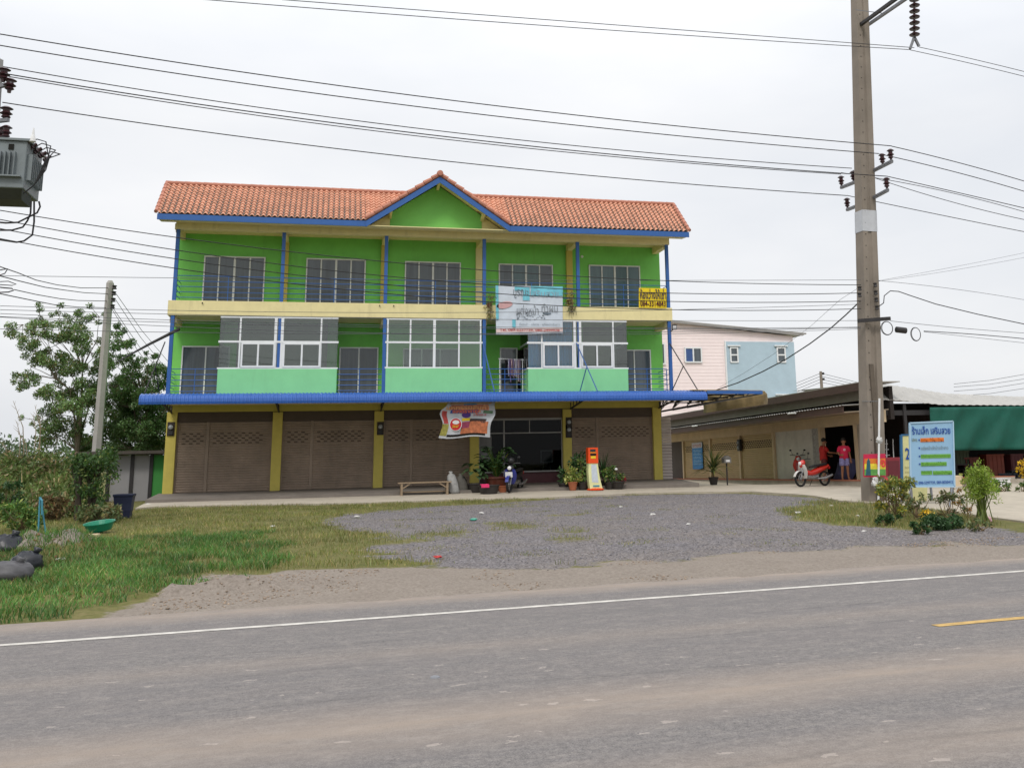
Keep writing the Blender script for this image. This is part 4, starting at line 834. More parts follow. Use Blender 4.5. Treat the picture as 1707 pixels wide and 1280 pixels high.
potted('potted_shrub', 940, 820, -2.4, .2, .25, dkpot, [(0, 0, .2, .25), (-.05, 0, .42, .2)], lf1, 700, .12, 'dark low plant behind the yellow-green one')
potted('potted_shrub', 972, 821, -2.65, .2, .28, dkpot, [(-.05, 0, .2, .25), (.05, 0, .5, .22), (-.1, 0, .75, .16)], lf2, 800, .11, 'green leafy plant just left of the orange kiosk')
potted('potted_shrub', 966, 820, -2.2, .2, .3, dkpot, [(0, 0, .3, .35), (.1, 0, .75, .35), (-.15, 0, .65, .28)], lf1, 500, .14, 'tall dark bushy plant behind the kiosk on its left')
def spiky(name, c, r, h, pm, n, L, wd_, lm, label, seed, stem=.0, up=.6):
    t = thing(name, tuple(c), label, 'potted plant', 'potted plants before the shop'); pot(t, c, r, h, pm); g = random.Random(seed); m = MB()
    if stem: MB().tube([c+(0, 0, h*.8), c+(0, 0, h+stem)], .03, 6).build('trunk', MATS['twig'], t)
    for k in range(n):
        a_ = g.uniform(0, 6.28); el = g.uniform(up-.6, 1.35); l_ = L*g.uniform(.6, 1.1); b0 = c+np.array((0, 0, h+stem*g.uniform(.3, 1))); dr = np.array((math.cos(a_)*math.cos(el), math.sin(a_)*math.cos(el), math.sin(el)))
        s_ = np.cross(dr, (0, 0, 1)); s_ /= np.linalg.norm(s_)+1e-9; rows = []
        for i in range(6): q = i/5; p_ = b0+dr*l_*q-np.array((0, 0, l_*.38*q*q*math.cos(el))); w_ = wd_*(1-q)**.6*(.5+min(1, q*3)*.5); rows.append([p_-s_*w_/2, p_+(0, 0, -.004), p_+s_*w_/2])
        m.grid(rows)
    m.build('leaves', lm, t); return t
c = P(1006, 820, Y=-2.2); spiky('potted_palm', np.array((c[0], -2.2, z0)), .22, .3, dkpot, 70, 1.05, .05, lf1, 'arching dark green palm-like plant behind the kiosk on its right', 3, .25)
potted('potted_shrub', 1016, 821, -2.7, .18, .25, dkpot, [(0, 0, .2, .22), (.1, 0, .45, .2), (-.1, 0, .35, .2)], lf2, 800, .11, 'green plant with white bloom right of the kiosk')
potted('potted_flowers', 1030, 821, -2.75, .26, .28, dkpot, [(0, 0, .12, .25), (.1, 0, .2, .2)], lf2, 500, .12, 'plant in a black pot under red leaves')
c = P(1036, 800, Y=-2.75); V, F = leaves([(c[0]+.02, -2.75, c[2], .14), (c[0]+.14, -2.75, c[2]+.05, .1), (c[0]-.1, -2.75, c[2]-.03, .1)], 1500, .12, 2.5, .1, 9); o = quick_mesh('red_leaves', V, F, leafmat('leaf_red', 'b02438', .4, .3)); tag(o, 'bright red-leaved plant at the right end of the pot group', 'plant')
c = P(1027, 784, Y=-2.9); o = MB().lathe([(.0, 0), (.05, .02), (.06, .05), (.04, .08), (0, .09)], c, 10).build('white_bloom', inkw); tag(o, 'single white round bloom above the pots right of the kiosk', 'flower')
# orange top-up kiosk
yb = -2.95; c = P(990, 822, Y=yb); z1_ = P(988, 746, Y=yb)[2]; z0k = z0; c = np.array((c[0], yb, z0k)); H_ = z1_-z0k; kor = mat('kiosk_orange', 'dd4a14', .4, .06, 3); kcr = mat('kiosk_cream', 'd5d6a0', .45, .08, 3)
t = thing('payment_kiosk', tuple(c), 'orange and cream curved top-up kiosk among the potted plants', 'kiosk')
def col_(z0_, z1_, w0, w1, m, nm, y0_=0, curve=0, dep=.3, xo=0):
    rows = []; n_ = 8
    for i in range(n_+1):
        s_ = i/n_; z = z0_+(z1_-z0_)*s_; w_ = w0+(w1-w0)*s_; sh = curve*(1-s_)**2+xo
        rows.append([(c[0]+sh-w_/2, yb+dep/2, z), (c[0]+sh-w_/2, yb-dep/2+y0_, z), (c[0]+sh+w_/2, yb-dep/2+y0_, z), (c[0]+sh+w_/2, yb+dep/2, z), (c[0]+sh-w_/2, yb+dep/2, z)])
    q = MB(); q.grid(rows); q.add(rows[-1][:4], [(0, 1, 2, 3)]); return q.build(nm, m, t)
col_(z0k+H_*.63, z0k+H_, .36, .36, kor, 'head', dep=.34, xo=-.04); col_(z0k+.03, z0k+H_*.63, .46, .34, kcr, 'body', curve=.1, xo=-.04)
q = MB(); q.box(c[0]-.15, c[0]+.05, yb-.18, yb-.172, z0k+H_*.90, z0k+H_*.96); q.build('screen', mat('screen_dark', '16181c', .15, .1, spec=.8), t); q = MB(); q.box(c[0]-.13, c[0]+.05, yb-.18, yb-.172, z0k+H_*.74, z0k+H_*.80); q.build('slot_plate', inky, t); q = MB(); q.box(c[0]-.15, c[0]+.07, yb-.178, yb-.172, z0k+H_*.81, z0k+H_*.86); q.build('slot_plate', dark, t)
q = MB(); q.prism([(c[0]-.1, yb-.156, z0k+.28), (c[0]+.14, yb-.156, z0k+.25), (c[0]+.07, yb-.156, z0k+H_*.6), (c[0]-.12, yb-.156, z0k+H_*.6)], (0, .004, 0)); q.build('instructions_panel', mat('panel_pale', 'b9c2cc', .6, .12, 12), t)
q = MB(); q.box(c[0]-.06, c[0]+.17, yb-.165, yb-.155, z0k+.12, z0k+.17); q.build('blue_strip', mat('strip_teal', '2f7f96', .5, .05), t); MB().lathe([(.3, 0), (.3, .04), (.22, .07)], c+(.06, 0, 0), 20).build('base', kor, t)
text('เติมเงิน', (c[0]-.04, yb-.176, z0k+H_*.885), XR, ZU, .22, .05, inky, t)
# easel with a portrait in the window
c = P(910, 786, Y=.05); t = thing('display_easel', (c[0], .06, .55), 'white easel holding a framed photograph behind the shop window', 'easel')
x0, x1 = px(901, 790, .06), px(922, 790, .06); z0_, z1_ = pz(911, 771, .06), pz(911, 750, .06)
MB().box(x0, x1, .05, .06, z0_, z1_).build('picture_frame', inkw, t); MB().box(x0+.06, x1-.06, .046, .052, z0_+.05, z1_-.05).build('photograph', mat('photo_grey', '5d6570', .5, .5, 9), t)
for dx, tx in ((.1, .02), (-.1, -.02)):
    MB().tube([((x0+x1)/2+dx*1.6, .07, .57), ((x0+x1)/2+tx*2, .07, z1_)], .012, 5).build('leg', inkw, t)
# ---------------------------------------------------------------- house behind
YP = 24.0; pink = mat('pink_siding', 'ecdedd', .8, .04, 2); pblue = mat('pale_blue_render', 'a8bdc9', .85, .06, 2, .1); rgrey = mat('metal_roof_grey', 'b0aeaa', .5, .1, 2)
def Q(u, v, y=YP): return P(u, v, Y=y)
a, b, c3, d3 = Q(1060, 545), Q(1207, 545), Q(1321, 640), Q(1321, 561)
t = thing('pink_house', (Q(1207, 700)[0], YP, -.1), 'pink and pale blue house with a sloping grey roof behind the shop house', 'house')
def topz(x):
    p0, p1 = Q(1100, 534), Q(1335, 561); return p0[2]+(p1[2]-p0[2])*(x-p0[0])/(p1[0]-p0[0])-.05
m = MB(); x = a[0]; zz = -.7; hz_ = .22
xL, xM, xRr = a[0], b[0], d3[0]
while zz < topz(xL):
    z1_ = min(zz+hz_, topz(xL)); xe = xRr
    # clip right end under the slope
    p0, p1 = Q(1100, 534), Q(1335, 561); sl_ = (p1[2]-p0[2])/(p1[0]-p0[0]); xe = min(xRr, xL+(z1_-topz(xL))/sl_ if sl_ < 0 else xRr)
    if xe > xL: m.add([(xL, YP-.014, zz), (xe, YP-.014, zz), (xe, YP, z1_), (xL, YP, z1_)], [(0, 1, 2, 3)]); m.add([(xL, YP-.014, zz), (xe, YP-.014, zz), (xe, YP, zz), (xL, YP, zz)], [(3, 2, 1, 0)])
    zz += hz_
m.box(xL, xRr, YP+.02, YP+8, -.7, topz(xRr)); m.prism([(xL, YP+.02, topz(xRr)), (xRr, YP+.02, topz(xRr)), (xL, YP+.02, topz(xL))], (0, 8, 0)); m.build('pink_wall', pink, t)
zt_ = Q(1260, 570)[2]; MB().box(xM, xRr+.02, YP-.12, YP+7.8, -.7, zt_).build('blue_wall', pblue, t)
MB().box(xM-.06, xM+.02, YP-.15, YP, -.1, zt_+.05).build('trim', white, t)
m = MB(); n_ = 60; p0, p1 = Q(1090, 533), Q(1341, 557)
m.prism([(p0[0], YP-.3, p0[2]-.04), (p1[0], YP-.3, p1[2]-.04), (p1[0], YP-.3, p1[2]+.05), (p0[0], YP-.3, p0[2]+.05)], (0, 9, 0)); m.build('roof', rgrey, t)
MB().prism([(p0[0], YP-.34, p0[2]-.12), (p1[0]-.3, YP-.34, p1[2]-.16), (p1[0], YP-.34, p1[2]+.02), (p0[0], YP-.34, p0[2]+.02)], (0, .04, 0)).build('fascia', mat('fascia_grey', '8d8b88', .6, .1), t)
for (u0, v0, u1, v1, hood, blind, yy) in ((1100, 572, 1109, 608, 0, 1, YP-.06), (1141, 579, 1170, 605, 0, 1, YP-.06), (1216, 579, 1230, 605, 1, 0, YP-.13), (1294, 579, 1309, 605, 1, 0, YP-.13), (1296, 660, 1311, 690, 1, 0, YP-.13)):
    x0, x1, z0_, z1_ = Q(u0, v1)[0], Q(u1, v1)[0], Q(u0, v1)[2], Q(u0, v0)[2]
    f = window('window', x0, x1, z0_, z1_, yy, (.5,) if u1-u0 > 20 else (), white, [mat('blind_blue', '3a5588', .4, .1), gpane] if u1-u0 > 20 else (MATS.get('blind_blue') if blind else gpane) or gpane, t, t=.09, rails=((z0_+z1_)/2,) if not blind else ())
    if hood: MB().box(x0-.15, x1+.15, yy-.12, yy, z1_+.05, z1_+.12).build('window_hood', white, t)
# slatted white screen between the buildings
m = MB(); x0, x1 = P(1103, 760, Y=-.1)[0], P(1121, 760, Y=-.1)[0]; zt_ = P(1110, 693, Y=-.1)[2]
for k in range(int((zt_+.1)/.12)): z = -.1+k*.12; m.obox(((x0+x1)/2, -.02, z+.06), (1, 0, 0), (0, 1, -.45), (0, .45, 1), x1-x0, .02, .11)
o = m.build('slatted_screen', mat('screen_white', 'b3aaa6', .7, .1, 2)); tag(o, 'white horizontally slatted wall strip right of the last yellow column', 'wall')
# ---------------------------------------------------------------- row of small shops
A = G(1440, 813); Bp = G(1122, 806); KZ = float((Bp[2]-A[2])/np.linalg.norm((Bp-A)[:2])); tv = Bp-A; tv[2] = 0; LR = np.linalg.norm(tv); tv /= LR; nv = np.array((-tv[1], tv[0], 0)); nv = nv if nv[0] < 0 else -nv     # nv points out of the shops
RW = thing('shop_row', tuple(A), 'long single storey row of small shops with dark sloping roof', 'building')
def RQ(u, v, o_=0):
    "photo pixel to (s, z) on the row's front plane moved out by o_"
    p_ = PP(u, v, A+nv*o_, nv); s_ = float((p_-A)@tv); return s_, float(p_[2])-KZ*s_
def RP(s, o_, z): return A+tv*s+nv*o_+np.array((0, 0, z-A[2]+KZ*s))
def rbox(m, s0, s1, o0, o1, z0, z1): return m.add([RP(s, o_, z) for z in (z0, z1) for s, o_ in ((s0, o0), (s1, o0), (s1, o1), (s0, o1))], [(0,3,2,1),(4,5,6,7),(0,1,5,4),(1,2,6,5),(2,3,7,6),(3,0,4,7)])
zp = RQ(1395, 800)[1]; zs_b = RQ(1395, 708)[1]; ze = RQ(1420, 686, .9)[1]; ze2 = RQ(1430, 668, .9)[1]
TK = tv+np.array((0, 0, KZ)); print('ROW', A, Bp, LR, zp, zs_b, ze, ze2)
row_con = mat('row_render', 'c9b596', .85, .1, 2, .1, stain=.2); row_brn = mat('row_fascia', '4a3630', .7, .12, 3); sheetg = mat('row_roof_sheet', '857b70', .55, .14, 2, stain=.3); cement = mat('row_cement', 'a39a8c', .85, .15, 2, stain=.3)
rbox(MB(), -.5, LR+2, -6, 0, -.4, zp-.03).build('plinth', cement, RW); rbox(MB(), -.5, LR+2, -6, .04, zp-.03, zp).build('tiled_floor', mat('terracotta_floor', 'a0614a', .6, .12, 6), RW)
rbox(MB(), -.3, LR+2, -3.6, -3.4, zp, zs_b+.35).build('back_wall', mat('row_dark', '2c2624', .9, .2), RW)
zc = zs_b+.42; rbox(MB(), -.3, LR+4, -.95, -.8, zs_b, zc).build('front_beam', row_con, RW)
ps = [RQ(u, 795, -.8)[0] for u in (1141, 1186, 1236, 1293, 1358, 1372, 1432)]
for s in ps[:4]+ps[5:]: rbox(MB(), s-.1, s+.1, -.97, -.75, zp, zs_b).build('pillar', row_con, RW)
rsh = mat('row_shutter', 'b8a078', .6, .08, 2, stain=.1)
def rshut(s0, s1):
    m = MB(); rows = []
    for i in range(int((zs_b-zp)/.09)+1):
        z = zp+i*.09
        for dz, o_ in ((0, -.87), (.03, -.845), (.065, -.845), (.088, -.87)): rows.append([RP(s0, o_, min(z+dz, zs_b)), RP(s1, o_, min(z+dz, zs_b))])
    m.grid(rows); m.cur = 1; nn = max(2, int(abs(s1-s0)/.26))
    for r_ in range(4):
        for k in range(nn):
            ss = min(s0, s1)+.12+(k+(.5 if r_ % 2 else 0))*.26
            if ss < max(s0, s1)-.2: rbox(m, ss, ss+.13, -.85, -.836, zs_b-.35-r_*.09, zs_b-.31-r_*.09)
    m.build('roller_shutter', [rsh, dark], RW)
for i in range(3): rshut(ps[i]-.1, ps[i+1]+.1)
rbox(MB(), ps[4], ps[3]-.1, -.88, -.85, zp, zs_b).build('white_panel', mat('row_white_panel', 'c9c5be', .7, .12, 2, stain=.2), RW)
rbox(MB(), ps[5], ps[4], -.9, -.8, zp, zs_b).build('pasted_pillar', mat('pasted_white', '9c9a97', .7, .4, 9), RW)
rbox(MB(), LR+5, ps[0], -.9, -.85, zp-.3, zs_b+.3).build('dark_wall', mat('row_dkwall', '4c443f', .9, .1), RW)
rbox(MB(), ps[6]-.1, ps[6]-.7, -.95, -.8, zp, zs_b).build('end_pillar', cement, RW)
# lean-to roof in two steps: lower eave board, sheet above, upper fascia
zeF = RQ(1122, 716, .9)[1]
def rp2(s, o_, z): return RP(s, o_, z)
m = MB(); m.prism([RP(-.6, .9, ze), RP(-.6, .95, ze), RP(-.6, .95, ze+.24), RP(-.6, .9, ze+.24)], TK*(LR+4)); m.build('eave_board', row_brn, RW)
m = MB(); m.prism([RP(-.6, .89, ze+.0), RP(-.6, .89, ze+.03), RP(-.6, -.9, zc+.03), RP(-.6, -.9, zc)], TK*(LR+4)); m.build('eave_soffit', mat('row_soffit', '8f8270', .8, .1), RW)
m = MB(); rows = []; n_ = int((LR+4)/.06)
for o_, z in ((1.0, ze+.25), (-.5, ze+.31)): rows.append([RP(-.7+i*.06, o_, z+.02*math.sin(i*1.6)) for i in range(n_)])
m.grid(rows); m.build('lower_roof', mat('lower_roof_grey', '8f8c86', .5, .1), RW)
zu0 = RQ(1434, 641, -.4)[1]; m = MB(); rbox(m, -.6, LR+3.5, -.5, -.4, ze+.5, zu0-.15); m.build('upper_wall', sheetg, RW)
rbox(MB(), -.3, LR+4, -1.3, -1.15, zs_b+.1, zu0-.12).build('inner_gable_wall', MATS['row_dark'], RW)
m = MB(); m.prism([RP(-.7, .1, zu0-.28), RP(-.7, .14, zu0-.28), RP(-.7, .14, zu0), RP(-.7, .1, zu0)], TK*(LR+4.2)); m.build('upper_fascia', row_brn, RW)
m = MB(); m.prism([RP(-.7, .12, zu0), RP(-.7, .12, zu0+.03), RP(-.7, -1.4, zu0+.03), RP(-.7, -1.4, zu0+.0)], TK*(LR+4.2)); m.build('upper_roof', mat('upper_roof_white', 'a8a49d', .5, .1), RW)
m = MB(); m.prism([RP(-.7, .1, zu0-.26), RP(-.7, .1, zu0-.24), RP(-.7, -.5, zu0-.14), RP(-.7, -.5, zu0-.16)], TK*(LR+4.2)); m.build('upper_soffit', mat('row_soffit2', '7d7467', .8, .1), RW)
# poster, meters
def rq_panel(name, u0, v0, u1, v1, o_, m, label=None, cat=None, th=.02):
    s0, z0_ = RQ(u0, v1, o_); s1, z1_ = RQ(u1, v0, o_); q = rbox(MB(), s0, s1, o_-th, o_, z0_, z1_); return q, (s0+s1)/2, (z0_+z1_)/2, abs(s1-s0), z1_-z0_
q, s_, z_, w_, h_ = rq_panel('x', 1155, 737, 1170, 782, -.78, None); t = thing('poster', tuple(RP(s_, -.78, z_-h_/2)), 'tall blue poster with red heading on the first small shop shutter', 'poster'); q.build('sheet', mat('poster_blue', '2f7fc0', .6, .08, 5), t)
q = rbox(MB(), s_-w_/2, s_+w_/2, -.78, -.776, z_+h_*.3, z_+h_*.5); q.build('heading_band', mat('poster_white', 'c8c8d0', .7, .1), t); RR = -tv
text('ขายดี', RP(s_, -.774, z_+h_*.4), RR, ZU, w_*.8, h_*.13, inkr, t)
for k in range(5): text(('รับซ่อม', 'เติมเงิน', 'บริการ', 'มือถือ', 'ทุกระบบ')[k], RP(s_, -.776, z_+h_*(.2-.13*k)), RR, ZU, w_*.7, h_*.08, mat('letter_sky', 'a8cfe6', .7, .05), t)
c = RP(RQ(1232, 742, -.7)[0], -.72, RQ(1232, 742, -.7)[1]); t = thing('meter_box', tuple(c), 'dark electric meters mounted between the second and third small shops', 'electric meter')
m = MB(); m.obox(c, tv, nv, ZU, .35, .12, .55); m.build('case', mat('meter_case', '2b2b2c', .6, .1), t)
for dz in (.12, -.12): MB().lathe([(.09, 0), (.07, .06), (.0, .08)], c+nv*.06+ZU*dz, 10, nv).build('glass_dome', mat('meter_glass', '8b9194', .15, .1, spec=.8), t)
for (u, v, lb) in ((1158, 710, 'tube lamp under the eave at the far end of the row'), (1320, 689, 'tube lamp on the eave board near the middle of the row')):
    s0, z_ = RQ(u, v, 1.0); a_ = RP(s0, 1.0, z_); o = MB().tube([a_-tv*.35, a_+tv*.35], .035, 6).build('tube_lamp', inkw); tag(o, lb, 'lamp', 'tube lamps along the small shops')
# ---------------------------------------------------------------- open shed on the right
YS = float(A[1])+.3; S = thing('market_shed', (30, YS, -.3), 'open shed with pale metal roof and dark interior at the right edge', 'building')
def S_(u, v, y=YS): return P(u, v, Y=y)
xs0 = S_(1462, 700)[0]; zr1 = S_(1474, 668)[2]; zr2 = S_(1474, 643)[2]; xe = 46
pw = mat('pale_metal', 'a09e99', .5, .12, 2, stain=.15)
m = MB(); rows = []; n_ = int((xe-xs0)/.07)
z_l = lambda x: np.interp(x, [S_(1474, 668)[0], S_(1555, 676)[0], S_(1707, 677)[0], xe], [S_(1474, 668)[2], S_(1555, 676)[2], S_(1707, 677)[2], S_(1707, 677)[2]])
z_h = lambda x: np.interp(x, [S_(1474, 643)[0], S_(1590, 660)[0], S_(1707, 665)[0], xe], [S_(1474, 641)[2]+.1, S_(1590, 659)[2]+.1, S_(1707, 664)[2]+.1, S_(1707, 664)[2]])
xx = [xs0+i*.07 for i in range(n_)]; m.grid([[(x, YS-.6, float(z_l(x))+.012*math.sin(i*1.5)) for i, x in enumerate(xx)], [(x, YS+.5, float(z_h(x))+.012*math.sin(i*1.5)) for i, x in enumerate(xx)], [(x, YS+7, float(z_h(x))+.15) for i, x in enumerate(xx)]]); m.build('roof', pw, S, solid=.01)
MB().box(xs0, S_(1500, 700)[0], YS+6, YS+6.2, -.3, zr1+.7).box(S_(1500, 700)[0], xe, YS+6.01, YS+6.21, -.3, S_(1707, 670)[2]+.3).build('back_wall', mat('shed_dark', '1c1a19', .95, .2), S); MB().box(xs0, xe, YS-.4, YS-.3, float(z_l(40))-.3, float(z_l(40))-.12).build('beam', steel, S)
MB().box(xs0, xe, YS-.3, YS+7, -.3, -.12).build('floor', cement, S)
for u in (1499, 1552): x = S_(u, 700)[0]; MB().box(x-.06, x+.06, YS-.45, YS-.35, -.2, float(z_l(x))-.1).build('post', steel, S)
for u in (1480, ): 
    x = S_(u, 700)[0]
tarp = mat('green_tarp', '0a4f42', .75, .12, 1.5, .3, 8); p0, p1, p2, p3 = S_(1550, 679, YS-.7), S_(1790, 676, YS-.7), S_(1790, 748, YS-.7), S_(1556, 751, YS-.7)
rows = []
for j in range(15):
    s_ = j/14; row = []
    for i in range(61):
        q_ = i/60; p_ = (p0*(1-q_)+p1*q_)*(1-s_)+(p3*(1-q_)+p2*q_)*s_; p_ = p_+np.array((0, .10*math.sin(q_*30+s_*5)*s_+.07*noise.noise((q_*22+s_*2, s_*2, 0)), -.10*s_*math.sin(q_*9)*0)); row.append(p_)
    rows.append(row)
o = MB().grid(rows).build('tarpaulin', tarp, None, smooth=True, solid=.006); tag(o, 'large green tarpaulin hanging across the front of the shed', 'tarpaulin')
# goods in the shed
gcols = [('crate', '6e3022', 1660, 776, 30, 34, 'orange-red crate in the shed behind the feathery shrub'), ('crate', '5a2a22', 1620, 770, 26, 14, 'dark red crate on the shed floor left of the orange one'), ('crate', '4f2226', 1696, 770, 22, 24, 'maroon crate in the shed at the right edge'), ('box', '33422e', 1604, 762, 24, 20, 'dull green box stacked in the shed under the tarpaulin'), ('box', '24303a', 1680, 800, 30, 20, 'dark blue box low in the shed by the right edge')]
for nm, col, u, v, wd_, hg, lb in gcols:
    c = S_(u, v, YS+.8); k = np.linalg.norm(c-CAM)/FPX; w_, h_ = wd_*k, hg*k; t = thing(nm, tuple(c-(0, 0, h_/2)), lb, nm); m = MB(); 
    m.box(c[0]-w_/2, c[0]+w_/2, YS+.8, YS+1.3, -.12 if nm == 'crate' else c[2]-h_/2, c[2]-h_/2+.02); cm = mat('goods_'+col, col, .6, .2, 4)
    m = MB(); m.box(c[0]-w_/2, c[0]+w_/2, YS+.8, YS+1.3, c[2]-h_/2, c[2]+h_/2-.06); m.build('body', cm, t)
    m = MB(); m.box(c[0]-w_/2-.02, c[0]+w_/2+.02, YS+.77, YS+1.33, c[2]+h_/2-.06, c[2]+h_/2); 
    for k_ in range(4): x = c[0]-w_/2+w_*(k_+.5)/4; m.box(x-.02, x+.02, YS+.785, YS+.8, c[2]-h_/2, c[2]+h_/2-.06)
    m.build('rim', cm, t)
    if c[2]-h_/2 > 0: m = MB(); m.box(c[0]-w_/2-.05, c[0]+w_/2+.05, YS+.75, YS+1.35, c[2]-h_/2-.05, c[2]-h_/2-.002); [m.box(x-.03, x+.03, y-.03, y+.03, -.12, c[2]-h_/2-.05) for x in (c[0]-w_/2, c[0]+w_/2) for y in (YS+.8, YS+1.3)]; o = m.build('stand', steel); tag(o, 'dark stand holding up the '+lb.split(' in ')[0].split(' on ')[0].split(' low ')[0].split(' stacked ')[0], 'stand', 'stands in the shed')
# ladder leaning in the shed
a_ = S_(1482, 762, YS+.5); b_ = S_(1483, 732, YS+.8); k = .27; t = thing('step_ladder', tuple(a_), 'light metal ladder standing in the dark shed behind the big pole', 'ladder')
for dx in (-k/2, k/2): MB().tube([(a_[0]+dx*1.2, a_[1], -.12), (b_[0]+dx, b_[1], b_[2])], .018, 5).build('rail', alu, t)
m = MB()
for i in range(7): q_ = (i+.7)/7.5; z = -.12+(b_[2]+.12)*q_; m.tube([(a_[0]-k*.56, a_[1]*(1-q_)+b_[1]*q_, z), (a_[0]+k*.56, a_[1]*(1-q_)+b_[1]*q_, z)], .012, 5)
m.build('rungs', alu, t)
# ---------------------------------------------------------------- big concrete pole
pc = mat('pole_concrete', '837a70', .9, .16, 1.2, .3, 30, stain=.25); ins = mat('insulator_glaze', '3c2528', .3, .1, 3); galv = mat('galvanised', '77797e', .5, .15, 5)
pb = G(1457, 838); YPo = float(pb[1]); pole = thing('power_pole', tuple(pb), 'tall weathered concrete power pole in the grass island at the right', 'utility pole')
ztop = P(1430, -60, Y=YPo)[2]; L3 = lambda z: max(0, (z-pb[2])/(ztop-pb[2]))
def pxz(v, u=1445): return float(P(u, v, Y=YPo)[2])
# H-shaped taper following road direction
tvp = np.array((TV[0], TV[1], 0)); nvp = np.array((NV[0], NV[1], 0))
wb, wt_ = .54, .40; pbc = np.array((float(P(1457, 838, Y=YPo)[0]), YPo, 0)); ptc = np.array((float(P(1431, -60, Y=YPo)[0]), YPo, 0))
def pcen(z): return pbc*(1-L3(z))+ptc*L3(z)+np.array((0, 0, z))
m = MB(); zs = list(np.linspace(pb[2]-.3, ztop, 14)); rings = []
zst = pxz(606)
for z in zs:
    w_ = wb+(wt_-wb)*L3(z); d = w_*.8; g_ = .06 if z < zst else .035
    c = pcen(z); prof = [(-w_/2, -d/2), (-w_/2+.17, -d/2), (-w_/2+.2, -d/2+g_), (w_/2-.2, -d/2+g_), (w_/2-.17, -d/2), (w_/2, -d/2), (w_/2, d/2), (-w_/2, d/2)]
    rings.append([c+tvp*a_+nvp*b_ for a_, b_ in prof]+[c+tvp*prof[0][0]+nvp*prof[0][1]])
m.grid(rings); m.build('shaft', pc, pole)
m = MB()
for i in range(40): z = pb[2]+1+i*.34; w_ = wb+(wt_-wb)*L3(z); c = pcen(z)-nvp*(w_*.4+.002)-tvp*(w_/2-.09); m.lathe([(.016, 0), (.016, .006)], c, 6, -nvp)
for i in range(24): z = pb[2]+1.3+i*.55; w_ = wb+(wt_-wb)*L3(z); c = pcen(z)+tvp*(w_/2+.001)+nvp*.0; m.lathe([(.018, 0), (.018, .006)], c, 6, tvp)
m.build('bolt_hole', dark, pole)
zA, zB = pxz(353), pxz(388); m = MB(); rr = []
for z in (zB, zA): w_ = wb+(wt_-wb)*L3(z)+.02; c = pcen(z); rr.append([c+tvp*a_*w_/2+nvp*b_*w_*.4 for a_, b_ in ((-1, -1), (1, -1), (1, 1), (-1, 1), (-1, -1))])
m.grid(rr); m.build('white_band', mat('band_white', 'b9bcc2', .6, .1, 4), pole)
m = MB(); c = pcen((pxz(606)+pb[2])/2)-nvp*.235; m.obox(c-tvp*.02, tvp, nvp, ZU, .12, .06, (pxz(606)-pb[2])*.98); m.build('stiffener', mat('stiff_dark', '5f564c', .9, .15, 3), pole)
def insul(base, par, h=.34, s_=1.0):
    MB().lathe([(.03, 0), (.035, .06), (.075, .09), (.05, .14), (.10, .17), (.055, .22), (.06, .27), (.105, .285), (.05, .33), (.02, h)], base, 12, sx=s_, sy=s_).build('insulator', ins, par)
armd = -nvp*.0+np.array((.0, -1., 0)); armd = np.array((TV[1]*1.0, -TV[0]*1.0, 0))  # across the road towards the viewer
def arm(v_root, u_tip, v_tip, side, poss):
    a_ = P(1446+side*8, v_root, Y=YPo); b_ = P(u_tip, v_tip, Y=YPo-1.5*side); m = MB(); m.bar(a_, b_, .07, .09); m.bar(a_, b_, .09, .02); m.build('crossarm', galv, pole)
    for q_ in poss: insul(a_*(1-q_)+b_*q_+np.array((0, 0, .03)), pole)
    return a_, b_
arm(286, 1487, 269, 1, (.55, .96)); arm(299, 1402, 313, -1, (.4, .97)); arm(331, 1480, 317, 1, (.96,)); arm(340, 1412, 350, -1, (.96,))
# high arms and the long insulator string
a_ = P(1430, 45, Y=YPo); b_ = P(1500, -6, Y=YPo-2.2); m = MB(); m.bar(a_, b_, .09); m.build('high_brace', steel, pole); a_ = P(1447, 42, Y=YPo); b_ = P(1514, -4, Y=YPo-2.2); MB().bar(a_, b_, .08).build('high_brace', galv, pole)
MB().bar(P(1427, 17, Y=YPo-.25), P(1474, 23, Y=YPo-1.1), .02).build('tie', galv, pole)
t = thing('insulator_string', tuple(P(1524, 0, Y=YPo-2.4)), 'string of brown disc insulators hanging at the top right of the tall pole', 'insulator'); c0 = P(1524, -25, Y=YPo-2.4); c1 = P(1524, 62, Y=YPo-2.4); LL = c0[2]-c1[2]
nD = 9
for i in range(nD): MB().lathe([(.02, -.05), (.14, -.035), (.15, -.015), (.07, .035), (.035, .045), (.03, .09)], (c0[0]*(1-i/nD)+c1[0]*i/nD, c0[1], c0[2]-LL*(i+.5)/nD), 14).build('disc', ins, t)
MB().tube([c0, c1], .02, 6).build('core', galv, t); m = MB(); m.bar(c1, P(1517, 82, Y=YPo-2.4), .06); m.bar(c1, P(1532, 78, Y=YPo-2.4), .06); m.build('clamp', galv, t)
# low voltage racks, bracket and cable spool
m = MB()
for (u, v) in ((1433, 481), (1433, 492), (1459, 475), (1460, 488), (1461, 500), (1462, 513)):
    m.lathe([(.03, -.06), (.06, -.05), (.04, 0), (.06, .05), (.03, .06)], P(u, v, Y=YPo-.3), 10)
m.build('spool_insulator', steel, pole)
MB().bar(P(1430, 535, Y=YPo-.3), P(1484, 531, Y=YPo-.45), .08, .1).build('bracket', steel, pole)
for (u, v, lb) in ((1479, 547, 'left coil of spare cable hanging beside the pole'), (1527, 557, 'right coil of spare cable hanging beside the pole')):
    c = P(u, v, Y=YPo-.5); m = MB(); rad = .165
    for k in range(2): m.tube([c+np.array(((rad+.018*k)*(.85 if u > 1500 else 1)*math.cos(x), .02*k, (rad*1.1+.008*k)*math.sin(x))) for x in np.linspace(0, 6.3, 26)], .010, 5)
    o = m.build('cable_coil', steel); tag(o, lb, 'cable coil', 'cable coils by the pole')
